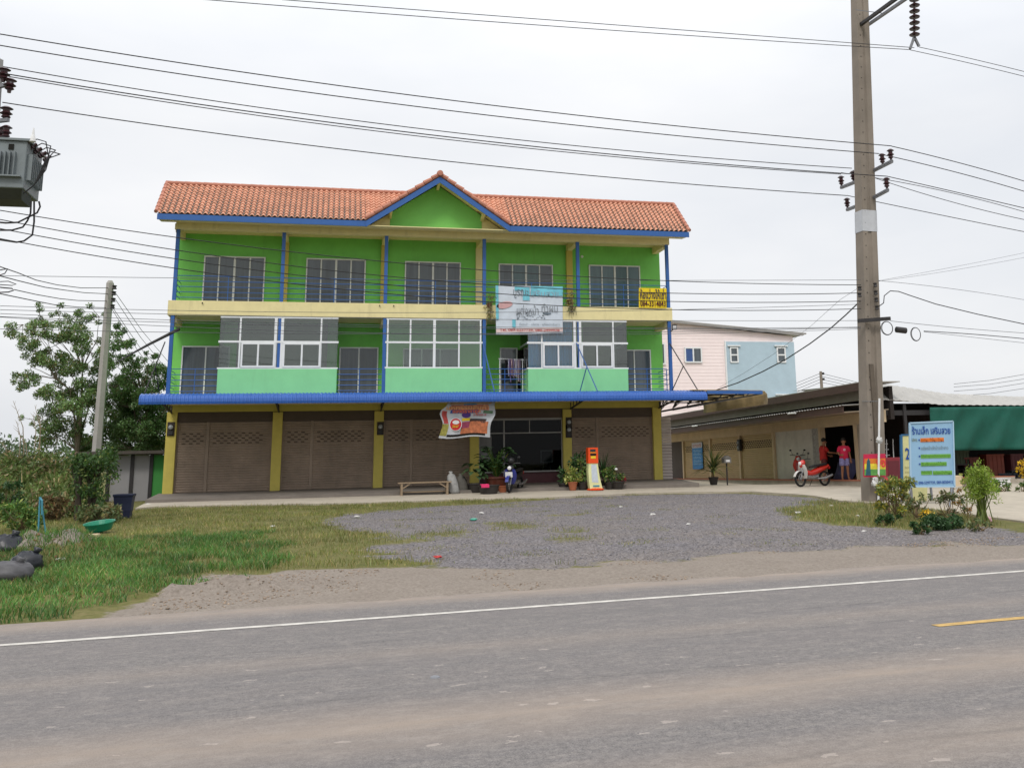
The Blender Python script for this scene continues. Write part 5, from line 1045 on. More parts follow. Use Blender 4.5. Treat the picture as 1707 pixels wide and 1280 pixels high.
c = P(1502, 550, Y=YPo-.5); o = MB().tube([c+(-.17, 0, .01), c+(-.15, 0, .01), c+(.15, 0, -.02), c+(.17, 0, -.02)], [.04, .085, .085, .04], 10).build('splice_closure', steel); tag(o, 'black cable splice case between the two cable coils', 'cable box')
# ---------------------------------------------------------------- wires
wire = mat('wire_black', '1c1c1e', .6, .1); thin = mat('wire_grey', '55575c', .6, .1)
def plane_for(off): return np.array((pbc[0], pbc[1], 0))-nvp*off
def cable(pts, off, rad, label, name='power_cable', m_=None, grp='overhead lines along the road', n_=24, pl=None):
    uu = np.array([p_[0] for p_ in pts], float); vv = np.array([p_[1] for p_ in pts], float); us_ = np.linspace(uu[0], uu[-1], n_)
    if len(pts) >= 3: k = np.polyfit((uu-uu[0])/500, vv, min(2, len(pts)-1)); vs = np.polyval(k, (us_-uu[0])/500)
    else: vs = np.interp(us_, uu, vv)
    if uu[-1] >= 1715: us_ = np.append(us_, [1900, 2150]); vs = np.append(vs, vs[-1]+(us_[-2:]-us_[-3])*(vs[-1]-vs[-2])/(us_[-3]-us_[-4]))
    if uu[0] <= 0: k2 = (vs[1]-vs[0])/(us_[1]-us_[0]); vs = np.append(vs[0]-k2*(us_[0]+240), vs); us_ = np.append(-240, us_)
    q_ = [PP(a_, b_, pl if pl is not None else plane_for(off), nvp) for a_, b_ in zip(us_, vs)]
    o = MB().tube(q_, rad, 4).build(name, m_ or wire); tag(o, label, 'cable', grp); return o
hv_l = [([(470, 0), (800, 25), (1340, 66), (1524, 80)], 2.4, .010, 'upper of the twin highest lines, left of the insulator string'), ([(330, -1), (800, 35), (1340, 73), (1518, 83)], 2.5, .010, 'lower of the twin highest lines, left of the insulator string'),
 ([(1532, 79), (1600, 94), (1720, 123)], 2.4, .010, 'upper twin line dropping right from the insulator string'), ([(1518, 84), (1600, 102), (1720, 131)], 2.5, .010, 'lower twin line dropping right from the insulator string'),
 ([(-30, 53), (400, 118), (800, 174), (1000, 198), (1427, 238.6), (1486, 243)], 1.5, .013, 'topmost of six thick lines left of the tall pole'), ([(-30, 72), (400, 136), (800, 191.5), (1000, 215), (1427, 253), (1465, 256)], .9, .013, 'second of the six thick lines left of the tall pole'),
 ([(2, 112), (400, 172.5), (800, 227), (1000, 249), (1420, 280)], -.6, .012, 'third of the six thick lines left of the tall pole'), ([(8, 124), (400, 182), (800, 235.5), (1000, 257), (1300, 281), (1478, 294)], 1.5, .013, 'fourth of the six lines, running close above the fifth'),
 ([(14, 129), (400, 186), (800, 240), (1000, 261), (1300, 283.5), (1402, 290)], -1.5, .012, 'fifth of the six lines, running close under the fourth'), ([(4, 172), (400, 225.5), (800, 275.5), (1000, 296), (1412, 325.5)], -1.4, .013, 'lowest of the six thick lines, passing just over the roof top'),
 ([(1486, 244), (1600, 272), (1720, 306)], 1.5, .013, 'topmost line right of the tall pole crossarms'), ([(1466, 257), (1600, 289), (1720, 323)], .9, .013, 'second line right of the tall pole crossarms'),
 ([(1478, 294), (1600, 322), (1720, 350)], 1.5, .012, 'third line right of the tall pole crossarms'), ([(1402, 290), (1478, 296), (1600, 328), (1720, 356)], -1.5, .011, 'fourth line right of the crossarms, close under the third'),
 ([(1422, 281), (1478, 309), (1600, 337), (1720, 370)], -.6, .011, 'fifth line right of the tall pole crossarms'), ([(1412, 326), (1458, 336), (1600, 365), (1720, 389)], -1.4, .012, 'lowest line right of the tall pole crossarms')]
for p_, off, r_, lb in hv_l: cable(p_, off, r_, lb)
lv = [([(0, 351), (220, 385.5), (640, 436), (900, 456), (1120, 470), (1435, 474.5)], 'first of four low lines crossing the top floor'), ([(0, 367), (220, 404), (640, 461), (900, 479), (1117, 490), (1435, 488)], 'second of four low lines crossing the top floor'),
 ([(0, 382), (220, 419.5), (640, 474), (900, 493), (1117, 505), (1435, 501)], 'third of four low lines crossing the top floor'), ([(0, 399), (220, 435), (640, 489), (900, 508), (1117, 518), (1435, 514)], 'fourth of four low lines crossing the top floor'),
 ([(0, 460), (290, 463), (700, 466), (1120, 469), (1435, 466)], 'thin level line just under the first low line'), ([(0, 512), (285, 514), (700, 521), (1120, 520), (1435, 505)], 'highest thin line crossing the cream band'),
 ([(0, 518), (285, 521), (700, 531), (1120, 537), (1435, 533)], 'thin line crossing the lower edge of the cream band'), ([(0, 524), (285, 531), (700, 545), (1120, 547), (1435, 545)], 'thin line crossing just below the cream band'),
 ([(0, 529), (285, 535), (700, 548), (1120, 549), (1435, 546)], 'thin line running close under the one below the cream band'), ([(0, 531), (285, 539), (700, 560), (1120, 556), (1435, 548)], 'thin line crossing the glazed balconies at their top'),
 ([(0, 548), (285, 554), (700, 558), (1120, 551), (1300, 549), (1435, 547)], 'lowest thin line crossing the glazed balconies')]
for i, (p_, lb) in enumerate(lv): cable(p_, .3, .010 if i < 4 else .006, lb, m_=wire if i < 4 else thin)
rl = [([(1484, 535), (1560, 543), (1720, 556)], .4, .007, 'thin line right of the pole from the bracket'), ([(1540, 552), (1620, 557), (1720, 566)], .4, .012, 'thicker grey line right of the cable coils'), ([(1540, 553), (1620, 562), (1720, 573)], .4, .006, 'lowest thin line right of the cable coils'),
 ([(1464, 468), (1560, 478), (1720, 502)], .3, .006, 'faint line falling right from the pole'), ([(1464, 468), (1580, 447), (1720, 419)], .3, .004, 'fainter upper line rising to the right edge'), ([(1464, 469), (1580, 452), (1720, 427)], .3, .004, 'fainter lower line rising to the right edge')]
for p_, off, r_, lb in rl: cable(p_, off, r_, lb, m_=thin)
def free_cable(pts, rad, label, m_=wire):
    "pts: (u, v, Y) through which the cable runs"
    q_ = [P(u, v, Y=y) for u, v, y in pts]; o = MB().tube(q_, rad, 5).build('service_cable', m_); tag(o, label, 'cable', 'service cables')
free_cable([(1462, 513, YPo-.3), (1473, 505, YPo-.3), (1474, 493, YPo-.3), (1484, 485, YPo-.3), (1498, 486, YPo-.3), (1515, 492, YPo-.3), (1560, 507, YPo-.3), (1630, 524, YPo-.3), (1720, 543, YPo-.3), (2100, 622, YPo-.3)], .014, 'thick black cable looping off the pole to the right edge')
sv = [(1434, 502), (1410, 525), (1385, 547), (1350, 573), (1310, 599), (1270, 620), (1230, 638), (1188, 652)]
free_cable([(u, v, YPo+(-1.5-YPo)*i/7) for i, (u, v) in enumerate(sv)], .02, 'thick black service cable sagging from the pole to the blue canopy')
sv = [(1434, 478), (1400, 500), (1350, 545), (1290, 590), (1240, 622), (1200, 645)]
free_cable([(u, v, YPo+(-1.5-YPo)*i/5) for i, (u, v) in enumerate(sv)], .005, 'faint thin cable just above the sagging service cable', thin)
# ---------------------------------------------------------------- pole and transformer at the left edge
xl_, v_ = -13, 500; lpY = float(PP(0, 112, plane_for(-.3), nvp)[1]); q_ = P(-48, 700, Y=lpY); lp = thing('transformer_pole', (q_[0], lpY, float(hxy(q_[0], lpY))), 'concrete pole cut by the left edge carrying the transformer', 'utility pole')
m = MB(); m.tube([(q_[0], lpY, float(hxy(q_[0], lpY))), tuple(P(-14, 100, Y=lpY))], [.27, .24], 8); m.build('shaft', mat('pole_pale', '9a9a98', .9, .12, 1.5, .2), lp)
def lpx(u, v, dy=0): return P(u, v, Y=lpY+dy)
MB().bar(lpx(-30, 150), lpx(20, 140, -.3), .08).build('crossarm', galv, lp); MB().bar(lpx(-30, 205), lpx(14, 200, -.3), .08).build('crossarm', galv, lp)
for (u, v) in ((5, 137), (15, 155), (9, 202)): insul(lpx(u, v, -.25), lp, .34, 1.3)
def tb(u0, v0, u1, v1, d0, d1): a_, b_ = lpx(u0, v1, d0), lpx(u1, v0, d0); return MB().box(a_[0], b_[0], lpY+d0, lpY+d1, a_[2], b_[2])
c = lpx(0, 330, 0); tr_ = thing('transformer', tuple(c), 'grey finned transformer with looping black leads at the left edge', 'transformer'); tg = mat('transformer_grey', '757d80', .5, .1, 2, stain=.1)
a_, b_ = lpx(-60, 310, -.9), lpx(46, 236, -.9); y0_, y1_ = lpY-.9, lpY+.3
MB().box(a_[0], b_[0], y0_, y1_, a_[2], b_[2]).build('tank', tg, tr_, bevel=.02); MB().box(a_[0]-.05, b_[0]+.06, y0_-.05, y1_+.05, b_[2], b_[2]+.05).build('lid', tg, tr_)
m = MB(); H_ = b_[2]-a_[2]
for i in range(26): x = a_[0]+.1+i*.09; x < b_[0]-.12 and m.box(x, x+.012, y0_-.10, y0_, a_[2]+H_*.25, b_[2]-H_*.25)
for i in range(8): y = y0_+.1+i*.13; m.box(b_[0], b_[0]+.10, y, y+.02, a_[2]+H_*.2, b_[2]-H_*.25)
m.box(a_[0], b_[0]-.05, y0_-.11, y0_, a_[2]+H_*.22, a_[2]+H_*.25); m.build('cooling_fin', tg, tr_)
MB().prism([(a_[0], y0_+.05, a_[2]), (b_[0]-.03, y0_+.05, a_[2]), (b_[0]-.12, y0_+.4, a_[2]-.16), (a_[0]+.3, y0_+.4, a_[2]-.16)], (0, .7, 0)).build('support_frame', mat('frame_dkgrey', '4a4e50', .6, .1), tr_)
MB().box(b_[0]-.35, b_[0]-.25, y0_-.02, y0_, b_[2]-.2, b_[2]-.08).build('rating_plate', dark, tr_)
for (u, v, d_) in ((9, 228, -.5), (3, 230, -.1)): insul(lpx(u, v+6, d_), tr_, .34, 1.1)
for k in range(5):
    p0 = np.array((b_[0]-.1+.05*k, y0_+.1+.2*k, b_[2]-.05-.03*k)); MB().lathe([(.03, 0), (.06, .03), (.04, .06), (.065, .09), (.04, .12), (.03, .2)], p0, 8, (.6, 0, .5)).build('bushing', ins, tr_)
for k in range(4):
    p0 = np.array((b_[0]+.03+.05*k, y0_+.1+.2*k, b_[2]+.0-.03*k)); e_ = np.array((b_[0]-.02, y0_+.1, a_[2]-.1))
    MB().tube([p0, p0+(.12, 0, .09), p0+(.3, 0, .04), (b_[0]+.42-.02*k, y0_+.1, b_[2]-.35), (b_[0]+.38-.03*k, y0_+.1, a_[2]+.45), (b_[0]+.18, y0_+.1, a_[2]+.1), e_], .013, 5).build('lead', wire, tr_)
MB().lathe([(.02, 0), (.07, .02), (.06, .08), (.03, .18), (.01, .33)], lpx(54, 238, -.9), 10).build('surge_arrester', inkw, tr_)
for k, pts in enumerate(([(52, 336), (51, 356), (46, 368), (38, 379), (20, 384), (-20, 384)], [(57, 336), (57, 370), (54, 392), (40, 402), (28, 404), (-20, 397)], [(65, 336), (67, 345), (62, 355), (48, 362), (30, 371), (10, 372), (-20, 369)])):
    o = MB().tube([lpx(u, v, -.9) for u, v in pts], .02, 5).build('lead', wire, tr_)
# looping slack wires at the left edge and lines to the smaller pole
q0 = P(160, 800, Y=2.5); z0_ = -.1; sp_ = thing('small_power_pole', (P(164, 745, Y=2.5)[0], 2.5, z0_), 'shorter pale concrete pole standing among the trees left of the shop house', 'utility pole')
tp = P(184, 468, Y=2.5); bt = P(160, 770, Y=2.5); bt = bt+(bt-tp)*((z0_-bt[2])/(bt[2]-tp[2])); m = MB(); m.tube([bt, tp-(0, 0, .1), tp], [.19, .14, .08], 6); m.build('shaft', mat('small_pole_grey', '9b9894', .9, .12, 2, .2, stain=.15), sp_)
m = MB()
for (u, v) in ((190, 479), (189, 489), (188, 500), (187, 511)): MB().lathe([(.03, -.08), (.09, -.06), (.05, 0), (.09, .06), (.03, .08)], P(u+1, v, Y=2.4), 10).build('insulator', steel, sp_)
def run(pts, y0_, y1_, r_, lb, m_=wire):
    n_ = len(pts); o = MB().tube([P(u, v, Y=y0_+(y1_-y0_)*i/(n_-1)) for i, (u, v) in enumerate(pts)], r_, 5).build('service_cable', m_); tag(o, lb, 'cable', 'lines to the smaller pole')
run([(-8, 442), (30, 455), (60, 467), (95, 475), (135, 480), (180, 480)], lpY, 2.4, .013, 'top line from the left edge to the smaller pole'); run([(-8, 458), (30, 468), (75, 479), (110, 484), (140, 488), (180, 490)], lpY, 2.4, .013, 'second line from the left edge to the smaller pole')
run([(24, 483), (60, 491), (100, 498), (130, 501), (178, 502)], lpY+5, 2.4, .013, 'third line from the left edge to the smaller pole'); run([(-8, 488), (40, 498), (90, 508), (130, 512), (176, 513)], lpY, 2.4, .013, 'lowest line from the left edge to the smaller pole')
run([(-10, 452), (8, 449), (13, 448), (8, 456), (-10, 462)], lpY, lpY, .012, 'small slack loop of wire at the left edge'); run([(-10, 470), (14, 469), (27, 474), (20, 476), (-10, 474)], lpY, lpY, .010, 'middle slack loop of wire at the left edge'); run([(-10, 478), (8, 480), (20, 481), (23, 484), (14, 487), (-10, 488)], lpY, lpY, .014, 'lowest slack loop of wire at the left edge')
for k, (a_, b_) in enumerate((((193, 489), (285, 606)), ((191, 497), (284, 622)), ((188, 513), (282, 636)), ((187, 516), (279, 648)))):
    o = MB().tube([P(a_[0], a_[1], Y=2.4), P((a_[0]+b_[0])/2-3, (a_[1]+b_[1])/2+3, Y=6), P(b_[0]+20, b_[1]+26, Y=11)], .012, 4).build('service_cable', thin); tag(o, ('first', 'second', 'third', 'lowest')[k]+' of four lines slanting down right from the smaller pole', 'cable', 'lines behind the shop house')
# far small pole on the right
a_ = P(1368, 619, Y=45); t = thing('distant_pole', (a_[0], 45, -.1), 'small far pole above the row roof left of the tall pole', 'utility pole'); MB().tube([(a_[0], 45, -.1), tuple(a_)], [.2, .12], 6).build('shaft', pc, t)
MB().box(a_[0]+.1, a_[0]+.3, 44.9, 45, a_[2]-.3, a_[2]-.1).box(a_[0]+.1, a_[0]+.3, 44.9, 45, a_[2]-.8, a_[2]-.6).build('insulator', steel, t)
for k in range(4):
    o = MB().tube([P(1300, 650+k*5, Y=45), P(1368, 622+k*5, Y=45), P(1432, 638+k*4, Y=48)], .02, 4).build('service_cable', thin); tag(o, ('top', 'second', 'third', 'lowest')[k]+' thin line on the far small pole', 'cable', 'lines on the far pole')
for k, (v0, v1) in enumerate(((640, 626), (645, 634), (652, 641), (660, 650))):
    o = MB().tube([P(1590, v0, Y=40), P(1650, (v0+v1)/2+1, Y=38), P(1730, v1-6, Y=36)], .018, 4).build('service_cable', thin); tag(o, ('top', 'second', 'third', 'lowest')[k]+' far line above the shed roof at the right edge', 'cable', 'far lines over the shed')
# ---------------------------------------------------------------- blue sign board and its neighbours
def basis(p_l, p_r):
    r = np.array(p_r, float)-np.array(p_l, float); r[2] = 0; r /= np.linalg.norm(r); return r, np.array((r[1], -r[0], 0))
gS = G(1560, 850); YSg = float(gS[1])+1.2; tl, tr, br, bl = [P(u, v, Y=YSg) for u, v in ((1516, 705), (1588, 702), (1591, 811), (1518, 811))]
sb = mat('sign_blue', '86abc8', .5, .05, 3, stain=.08); T = thing('sign_board', ((bl[0]+br[0])/2, YSg, float(hxy(bl[0], YSg))), 'pale blue hand-lettered shop sign standing in the grass island', 'sign')
cs = np.array([bl, br, tr, tl]); MB().prism(list(cs), (0, .05, 0)).build('panel', sb, T)
m = MB(); 
for p_, q_ in ((bl, br), (br, tr), (tr, tl), (tl, bl)): m.bar(p_-(0, .01, 0), q_-(0, .01, 0), .035, .035)
m.build('frame', mat('sign_frame', '9cb9cf', .5, .05), T)
def on(s_, r): return (tl*(1-s_)+tr*s_)*(1-r)+(bl*(1-s_)+br*s_)*r-np.array((0, .012, 0))
W_, H_ = np.linalg.norm(tr-tl), np.linalg.norm(tl-bl); upv = ZU
def tx(b_, s0, s1, r, h, m, bold=.012): text(b_, on((s0+s1)/2, r), XR, upv, W_*(s1-s0), H_*h, m, T, ext=.006, bold=bold)
tx('ร้านเล็ก เสริมสวย', .05, .93, .125, .13, inkn, .02)
tx('บริการ', .04, .16, .27, .05, mat('ink_olive', '6d7048', .7, .05)); hl = mat('hl_orange', 'd77b34', .6, .08, 8); hg = mat('hl_green', '6aa544', .6, .08, 8)
def bar_(s0, s1, r0, r1, m):
    MB().prism([on(s0, r1), on(s1, r1), on(s1, r0), on(s0, r0)], (0, .004, 0)).build('highlight', m, T)
rows_ = [(.275, .25, .77, hl, 'ซอยผม ทำสีผม ดัดผม', mat('l_or', 'a9561c', .7, .05)), (.40, .25, .87, None, 'แต่งหน้าเจ้าบ่าวเจ้าสาว', mat('l_grey', '6d7f88', .7, .05)), (.53, .25, .92, hg, 'ให้เช่าชุดแต่งงานครบชุด', mat('l_green', '4b7f2e', .7, .05)), (.65, .25, .82, hg, 'รับจัดดอกไม้สด', MATS['l_green']), (.785, .25, .48, hg, 'ครบชุด', MATS['l_green']), (.785, .52, .94, hg, 'แต่งหน้าทำผม', MATS['l_green'])]
for r, s0, s1, h_, b_, m in rows_:
    if h_: bar_(s0-.01, s1+.01, r-.028, r+.032, h_)
    text(b_, on((s0+s1)/2, r)-np.array((0, .004, 0)), XR, upv, W_*(s1-s0), H_*.062, m, T, ext=.004, bold=.01)
for r in (.275, .40, .53, .65): c0 = on(.21, r); MB().lathe([(.022, 0), (.022, .004)], c0, 10, (0, -1, 0)).build('bullet', inkn, T)
tx('โทร. 098-5297739, 089-8020412', .04, .96, .935, .06, inkn, .02)
gzf = lambda x, y: float(gz(np.array([x]), np.array([y]))[0])
for p_ in (bl+(br-bl)*.02, br-(br-bl)*.03):
    g0 = gzf(p_[0], YSg); MB().bar((p_[0], YSg+.03, g0-.05), p_+(0, .03, .05), .045).build('leg', galv, T)
    MB().bar(p_+(0, .04, .0), (p_[0]-.75, YSg-.9, gzf(p_[0]-.75, YSg-.9)), .035).build('brace', galv, T); MB().bar(p_+(0, .06, .05), (p_[0]+.35, YSg+.8, gzf(p_[0]+.35, YSg+.8)), .035).build('brace', galv, T)
# yellow panel behind
Yy = YSg+1.6; a_, b_, c_, d_ = [P(u, v, Y=Yy) for u, v in ((1502, 725), (1545, 724), (1546, 838), (1504, 838))]; T2 = thing('yellow_sign', tuple(d_), 'pale yellow sign with a blue 2 half hidden behind the blue sign', 'sign')
MB().prism([d_, c_, b_, a_], (0, .04, 0)).build('panel', mat('sign_cream', 'c9c58e', .6, .1, 4), T2); m = MB(); m.bar(a_, d_, .06, .06); m.bar(a_, b_, .04, .04); m.build('frame', mat('frame_blue', '2c5f86', .5, .1), T2)
tl, tr, br, bl = a_, b_, c_, d_; W_, H_ = np.linalg.norm(tr-tl), np.linalg.norm(tl-bl); T_ = T; T = T2
text('2', on(.23, .28), XR, upv, .14, .31, inkn, T2, ext=.006, bold=.02)
for k, w in enumerate(('ห้องพัก', 'รายวัน', 'รายเดือน')): text(w, on(.25, .48+k*.07), XR, upv, .2, .05, mat('ink_brown', '6a6244', .7, .1), T2, ext=.006)
c_ = on(.0, 1.0); MB().bar((a_[0]+.05, Yy+.03, gzf(a_[0], Yy)-.05), a_+(.05, .03, -.1), .05).build('leg', galv, T2); MB().bar((b_[0], Yy+.03, gzf(b_[0], Yy)-.05), b_+(0, .03, -.1), .05).build('leg', galv, T2)
# jelly sign on the pole
Yj = YPo-.62; a_, b_, c_, d_ = [P(u, v, Y=Yj) for u, v in ((1440, 757), (1476, 756), (1477, 795), (1440, 795))]; tl, tr, br, bl = a_, b_, c_, d_; W_, H_ = np.linalg.norm(tr-tl), np.linalg.norm(tl-bl)
T3 = thing('rainbow_sign', tuple(d_), 'small red yellow and green sign fixed low on the tall pole', 'sign'); MB().prism([d_, c_, b_, a_], (0, .03, 0)).build('panel', mat('sign_red', 'c0264a', .5, .1, 5), T3)
for r0, r1, nm, col in ((.2, .42, 'sg_orange', 'd8782c'), (.42, .66, 'sg_yellow', 'd8c43a'), (.66, .93, 'sg_green', '5f9a4c')): MB().prism([on(.02, r1), on(.98, r1), on(.98, r0), on(.02, r0)], (0, .006, 0)).build('colour_band', mat(nm, col, .6, .25, 9), T3)
MB().prism([on(.08, .93), on(.3, .93), on(.27, .3), on(.2, .18), on(.13, .3)], (0, -.006, 0)).build('printed_figure', mat('print_teal', '2a5a66', .6, .3, 12), T3); text('จอ', on(.76, .42), XR, upv, W_*.42, H_*.32, mat('letter_white_red', 'e03a44', .6, .05), T3, ext=.012, bold=.03)
# white plastic pipe and hung bags
Yp = YPo-1.0; a_ = P(1466, 664, Y=Yp); g0 = P(1466, 872, Y=Yp); T4 = thing('white_pipe', (g0[0], Yp, gzf(g0[0], Yp)), 'thin white plastic pipe standing against the tall pole', 'pipe'); MB().tube([(g0[0], Yp, gzf(g0[0], Yp)-.1), tuple(a_)], .028, 8).build('pipe', inkw, T4); MB().tube([a_-(0, 0, .08), P(1437, 669, Y=YPo)], .01, 5).build('tie_wire', galv, T4)
def crumple(nm, c, s_, m, lb, cat, grp=None, seed=1, sz=1.0):
    g = random.Random(seed); q = MB(); q.blob(c, s_, s_*.7, s_*sz, 12, 8, .28); o = q.build(nm, m); tag(o, lb, cat, grp); return o
bagw = mat('bag_white', 'bdbcba', .6, .2, 14); crumple('plastic_bag', P(1466, 734, Y=Yp), .09, bagw, 'white plastic bag tied halfway up the white pipe', 'bag', seed=3); crumple('plastic_bag', P(1463, 805, Y=Yp-.05), .15, bagw, 'larger white plastic bag hanging low on the white pipe', 'bag', seed=5); crumple('plastic_bag', P(1478, 800, Y=Yp-.02), .07, mat('bag_red', 'b5303a', .6, .1), 'small red bag hanging beside the low white bag', 'bag', seed=8)
# ---------------------------------------------------------------- island planting
def bush(nm, u, v, w_, h_, lm, lb, size=.1, n=12, per=700, seed=1, grp='bushes around the blue sign', dead=0, dy=0, elong=2.6):
    c = G(u, v); c = c+np.array((0, dy, 0)); c[2] = gzf(c[0], c[1]); g = random.Random(seed); T = thing(nm, tuple(c), lb, 'bush', grp)
    k = np.linalg.norm(c-CAM)/FPX; W2, H2 = w_*k/2, h_*k; cs = [(c[0]+g.uniform(-1, 1)*W2*.75, c[1]+g.uniform(-.6, .6)*W2, c[2]+H2*g.uniform(.2, .88), g.uniform(.16, .3)*min(1, max(W2, .3))) for _ in range(n)]
    V, F = leaves(cs, per*8, size, elong, .2, seed); quick_mesh('foliage', V, F, lm, T); m = MB()
    for q_ in cs: m.tube([c+np.array((g.uniform(-.08, .08)*3*W2, 0, 0)), (c+np.array(q_[:3]))/2+np.array((g.gauss(0, .04), 0, .03)), np.array(q_[:3])], [.012, .009, .005], 4)
    m.build('stem', MATS['twig'], T); return T
lf4 = leafmat('leaf_dusty', '5f6e42', .5, .3, '8a7a50', .3); lfo = leafmat('leaf_olive', '6d7a3c', .5, .3, 'a89a3a', .3)
bush('croton_bush', 1497, 862, 80, 62, lfo, 'olive bush between the white pipe and the blue sign', .09, 16, 620, 21); bush('leafy_bush', 1480, 858, 40, 66, lf4, 'dusty green bush right behind the white pipe', .09, 9, 500, 22)
bush('leafy_bush', 1530, 866, 60, 46, lf4, 'straggly bush under the left half of the blue sign', .08, 12, 420, 23); bush('leafy_bush', 1586, 872, 60, 52, lf4, 'loose bush under the right edge of the blue sign', .09, 14, 420, 24)
bush('low_hedge', 1575, 882, 88, 22, lf1, 'low dark hedge at the foot of the blue sign', .06, 14, 1200, 25, elong=2); bush('low_hedge', 1536, 890, 34, 20, lf1, 'small dark clump in the grass below the yellow flowers', .06, 8, 1200, 26, elong=2); bush('low_hedge', 1478, 876, 50, 20, lf1, 'low dark clump at the foot of the white pipe', .06, 9, 1200, 29, elong=2)
bush('croton_bush', 1612, 862, 44, 50, leafmat('leaf_rust', '7a6a34', .5, .3, '9a6a34', .4), 'rust-yellow bush left of the feathery shrub', .08, 9, 500, 27); bush('leafy_bush', 1636, 886, 50, 26, lf4, 'dull green clump at the foot of the feathery shrub', .08, 9, 700, 28)
c = G(1543, 876)+np.array((0, -.05, .0)); c[2] = P(1543, 860, Y=c[1])[2]; V, F = leaves([(c[0]-.08, c[1], c[2], .1), (c[0]+.08, c[1], c[2]+.02, .11), (c[0], c[1], c[2]+.07, .1)], 3500, .05, 1.8, 0, 33); o = quick_mesh('yellow_flowers', V, F, leafmat('petal_yellow', 'c9a424', .3, .3)); tag(o, 'bright yellow flower clump under the blue sign', 'flowers')
# feathery shrub (fountain of fine stems)
c = G(1640, 872); c[2] = gzf(c[0], c[1]); T = thing('feathery_shrub', tuple(c), 'bright green feathery fan-shaped shrub right of the blue sign', 'shrub'); k = np.linalg.norm(c-CAM)/FPX; g = random.Random(9); m = MB(); tips = []
for i in range(46):
    a_ = g.uniform(0, 6.28); sp_r = g.uniform(0, 1)**.6; h = 92*k*(1-.2*sp_r)*g.uniform(.72, 1); e_ = c+np.array((math.cos(a_)*sp_r*24*k, math.sin(a_)*sp_r*24*k, h)); m.tube([c+np.array((g.gauss(0, .07), g.gauss(0, .07), 0)), c+np.array((math.cos(a_)*sp_r*11*k, math.sin(a_)*sp_r*11*k, h*.5)), e_], [.014, .01, .004], 4); tips.append(e_)
m.build('stem', leafmat('stem_green', '6c7a3c', .3, .2), T); V, F = leaves([(e_[0], e_[1], e_[2]-.02-.1*j, .11) for e_ in tips for j in range(4)], -30, .055, 3.4, -.6, 40); quick_mesh('foliage', V, F, leafmat('leaf_lime', '86a038', .4, .35, 'a9b45a', .15), T)
# strip of plants and things beyond the drive at right
for (u, v, w_, h_, lb, s_) in ((1672, 822, 46, 18, 'low green bush beyond the drive near the right edge', 51), (1704, 822, 40, 20, 'low green bush beyond the drive at the very right edge', 52), (1608, 815, 30, 26, 'yellowish bush beyond the drive behind the feathery shrub', 53)): bush('leafy_bush', u, v, w_, h_, lf2 if s_ < 53 else lf3, lb, .1, 10, 450, s_, 'bushes beyond the drive')
c = S_(1702, 783, YS-1.5); V, F = leaves([(c[0], c[1], c[2], .2), (c[0]+.1, c[1], c[2]+.25, .18), (c[0]+.05, c[1], c[2]-.2, .16)], 1200, .1, 1.8, 0, 61); o = quick_mesh('yellow_blossom', V, F, MATS['petal_yellow']); tag(o, 'yellow blossom hanging at the right edge before the shed', 'flowers')
c = G(1665, 812); t = thing('foam_box', tuple(c), 'white foam box on the ground before the shed', 'box'); MB().box(c[0]-.35, c[0]+.35, c[1]-.2, c[1]+.2, c[2], c[2]+.26).build('body', inkw, t, bevel=.02); MB().box(c[0]-.37, c[0]+.37, c[1]-.22, c[1]+.22, c[2]+.262, c[2]+.3).build('lid', bagw, t, bevel=.01)
c = G(1594, 812); t = thing('cement_block', tuple(c), 'pale block on the ground right of the blue sign foot', 'block'); MB().box(c[0]-.2, c[0]+.2, c[1]-.15, c[1]+.15, c[2], c[2]+.4).build('body', row_con, t, bevel=.02)
# dark red cabinet behind pole
a_, b_ = S_(1478, 795, YS-.9), S_(1501, 762, YS-.9); t = thing('red_cabinet', tuple(a_), 'dark red cabinet in the shade right of the tall pole', 'cabinet'); MB().box(a_[0], b_[0], YS-.9, YS-.4, -.2, b_[2]).build('body', mat('cab_red', '7a2630', .6, .1), t, bevel=.01); MB().box(a_[0]+.08, b_[0]-.08, YS-.915, YS-.905, .1, b_[2]-.12).build('door', mat('cab_red2', '5c1f28', .6, .1), t)
# ---------------------------------------------------------------- plants and posts on the paving
c = P(1190, 812, Y=-1.0); c = np.array((c[0], -1.0, float(hxy(c[0], -1.0))+.05)); kk = np.linalg.norm(c-CAM)/FPX; spiky('dracaena', c, .19, .3, dkpot, 80, 1.15, .075, leafmat('leaf_dracaena', '5c7040', .4, .3, '8a8a50', .15), 'spiky dracaena in a dark pot before the small shops', 12, .45, .5)
c = P(1213, 814, Y=-1.6); z0_ = float(hxy(c[0], -1.6))+.05; zt_ = P(1211, 768, Y=-1.6)[2]; t = thing('mailbox_post', (c[0], -1.6, z0_), 'small grey box on a thin dark post right of the dracaena', 'mailbox'); MB().bar((c[0], -1.6, z0_), (c[0], -1.6, zt_), .045).build('post', steel, t); m = MB(); m.box(c[0]-.14, c[0]+.14, -1.75, -1.45, zt_-.08, zt_+.1); m.prism([(c[0]-.16, -1.77, zt_+.1), (c[0]+.16, -1.77, zt_+.1), (c[0], -1.77, zt_+.2)], (0, .34, 0)); m.build('box', mat('mailbox_grey', '6f6d6a', .6, .1), t); MB().box(c[0]-.08, c[0]+.08, -1.757, -1.752, zt_-.04, zt_+.04).build('slot_plate', inkw, t)
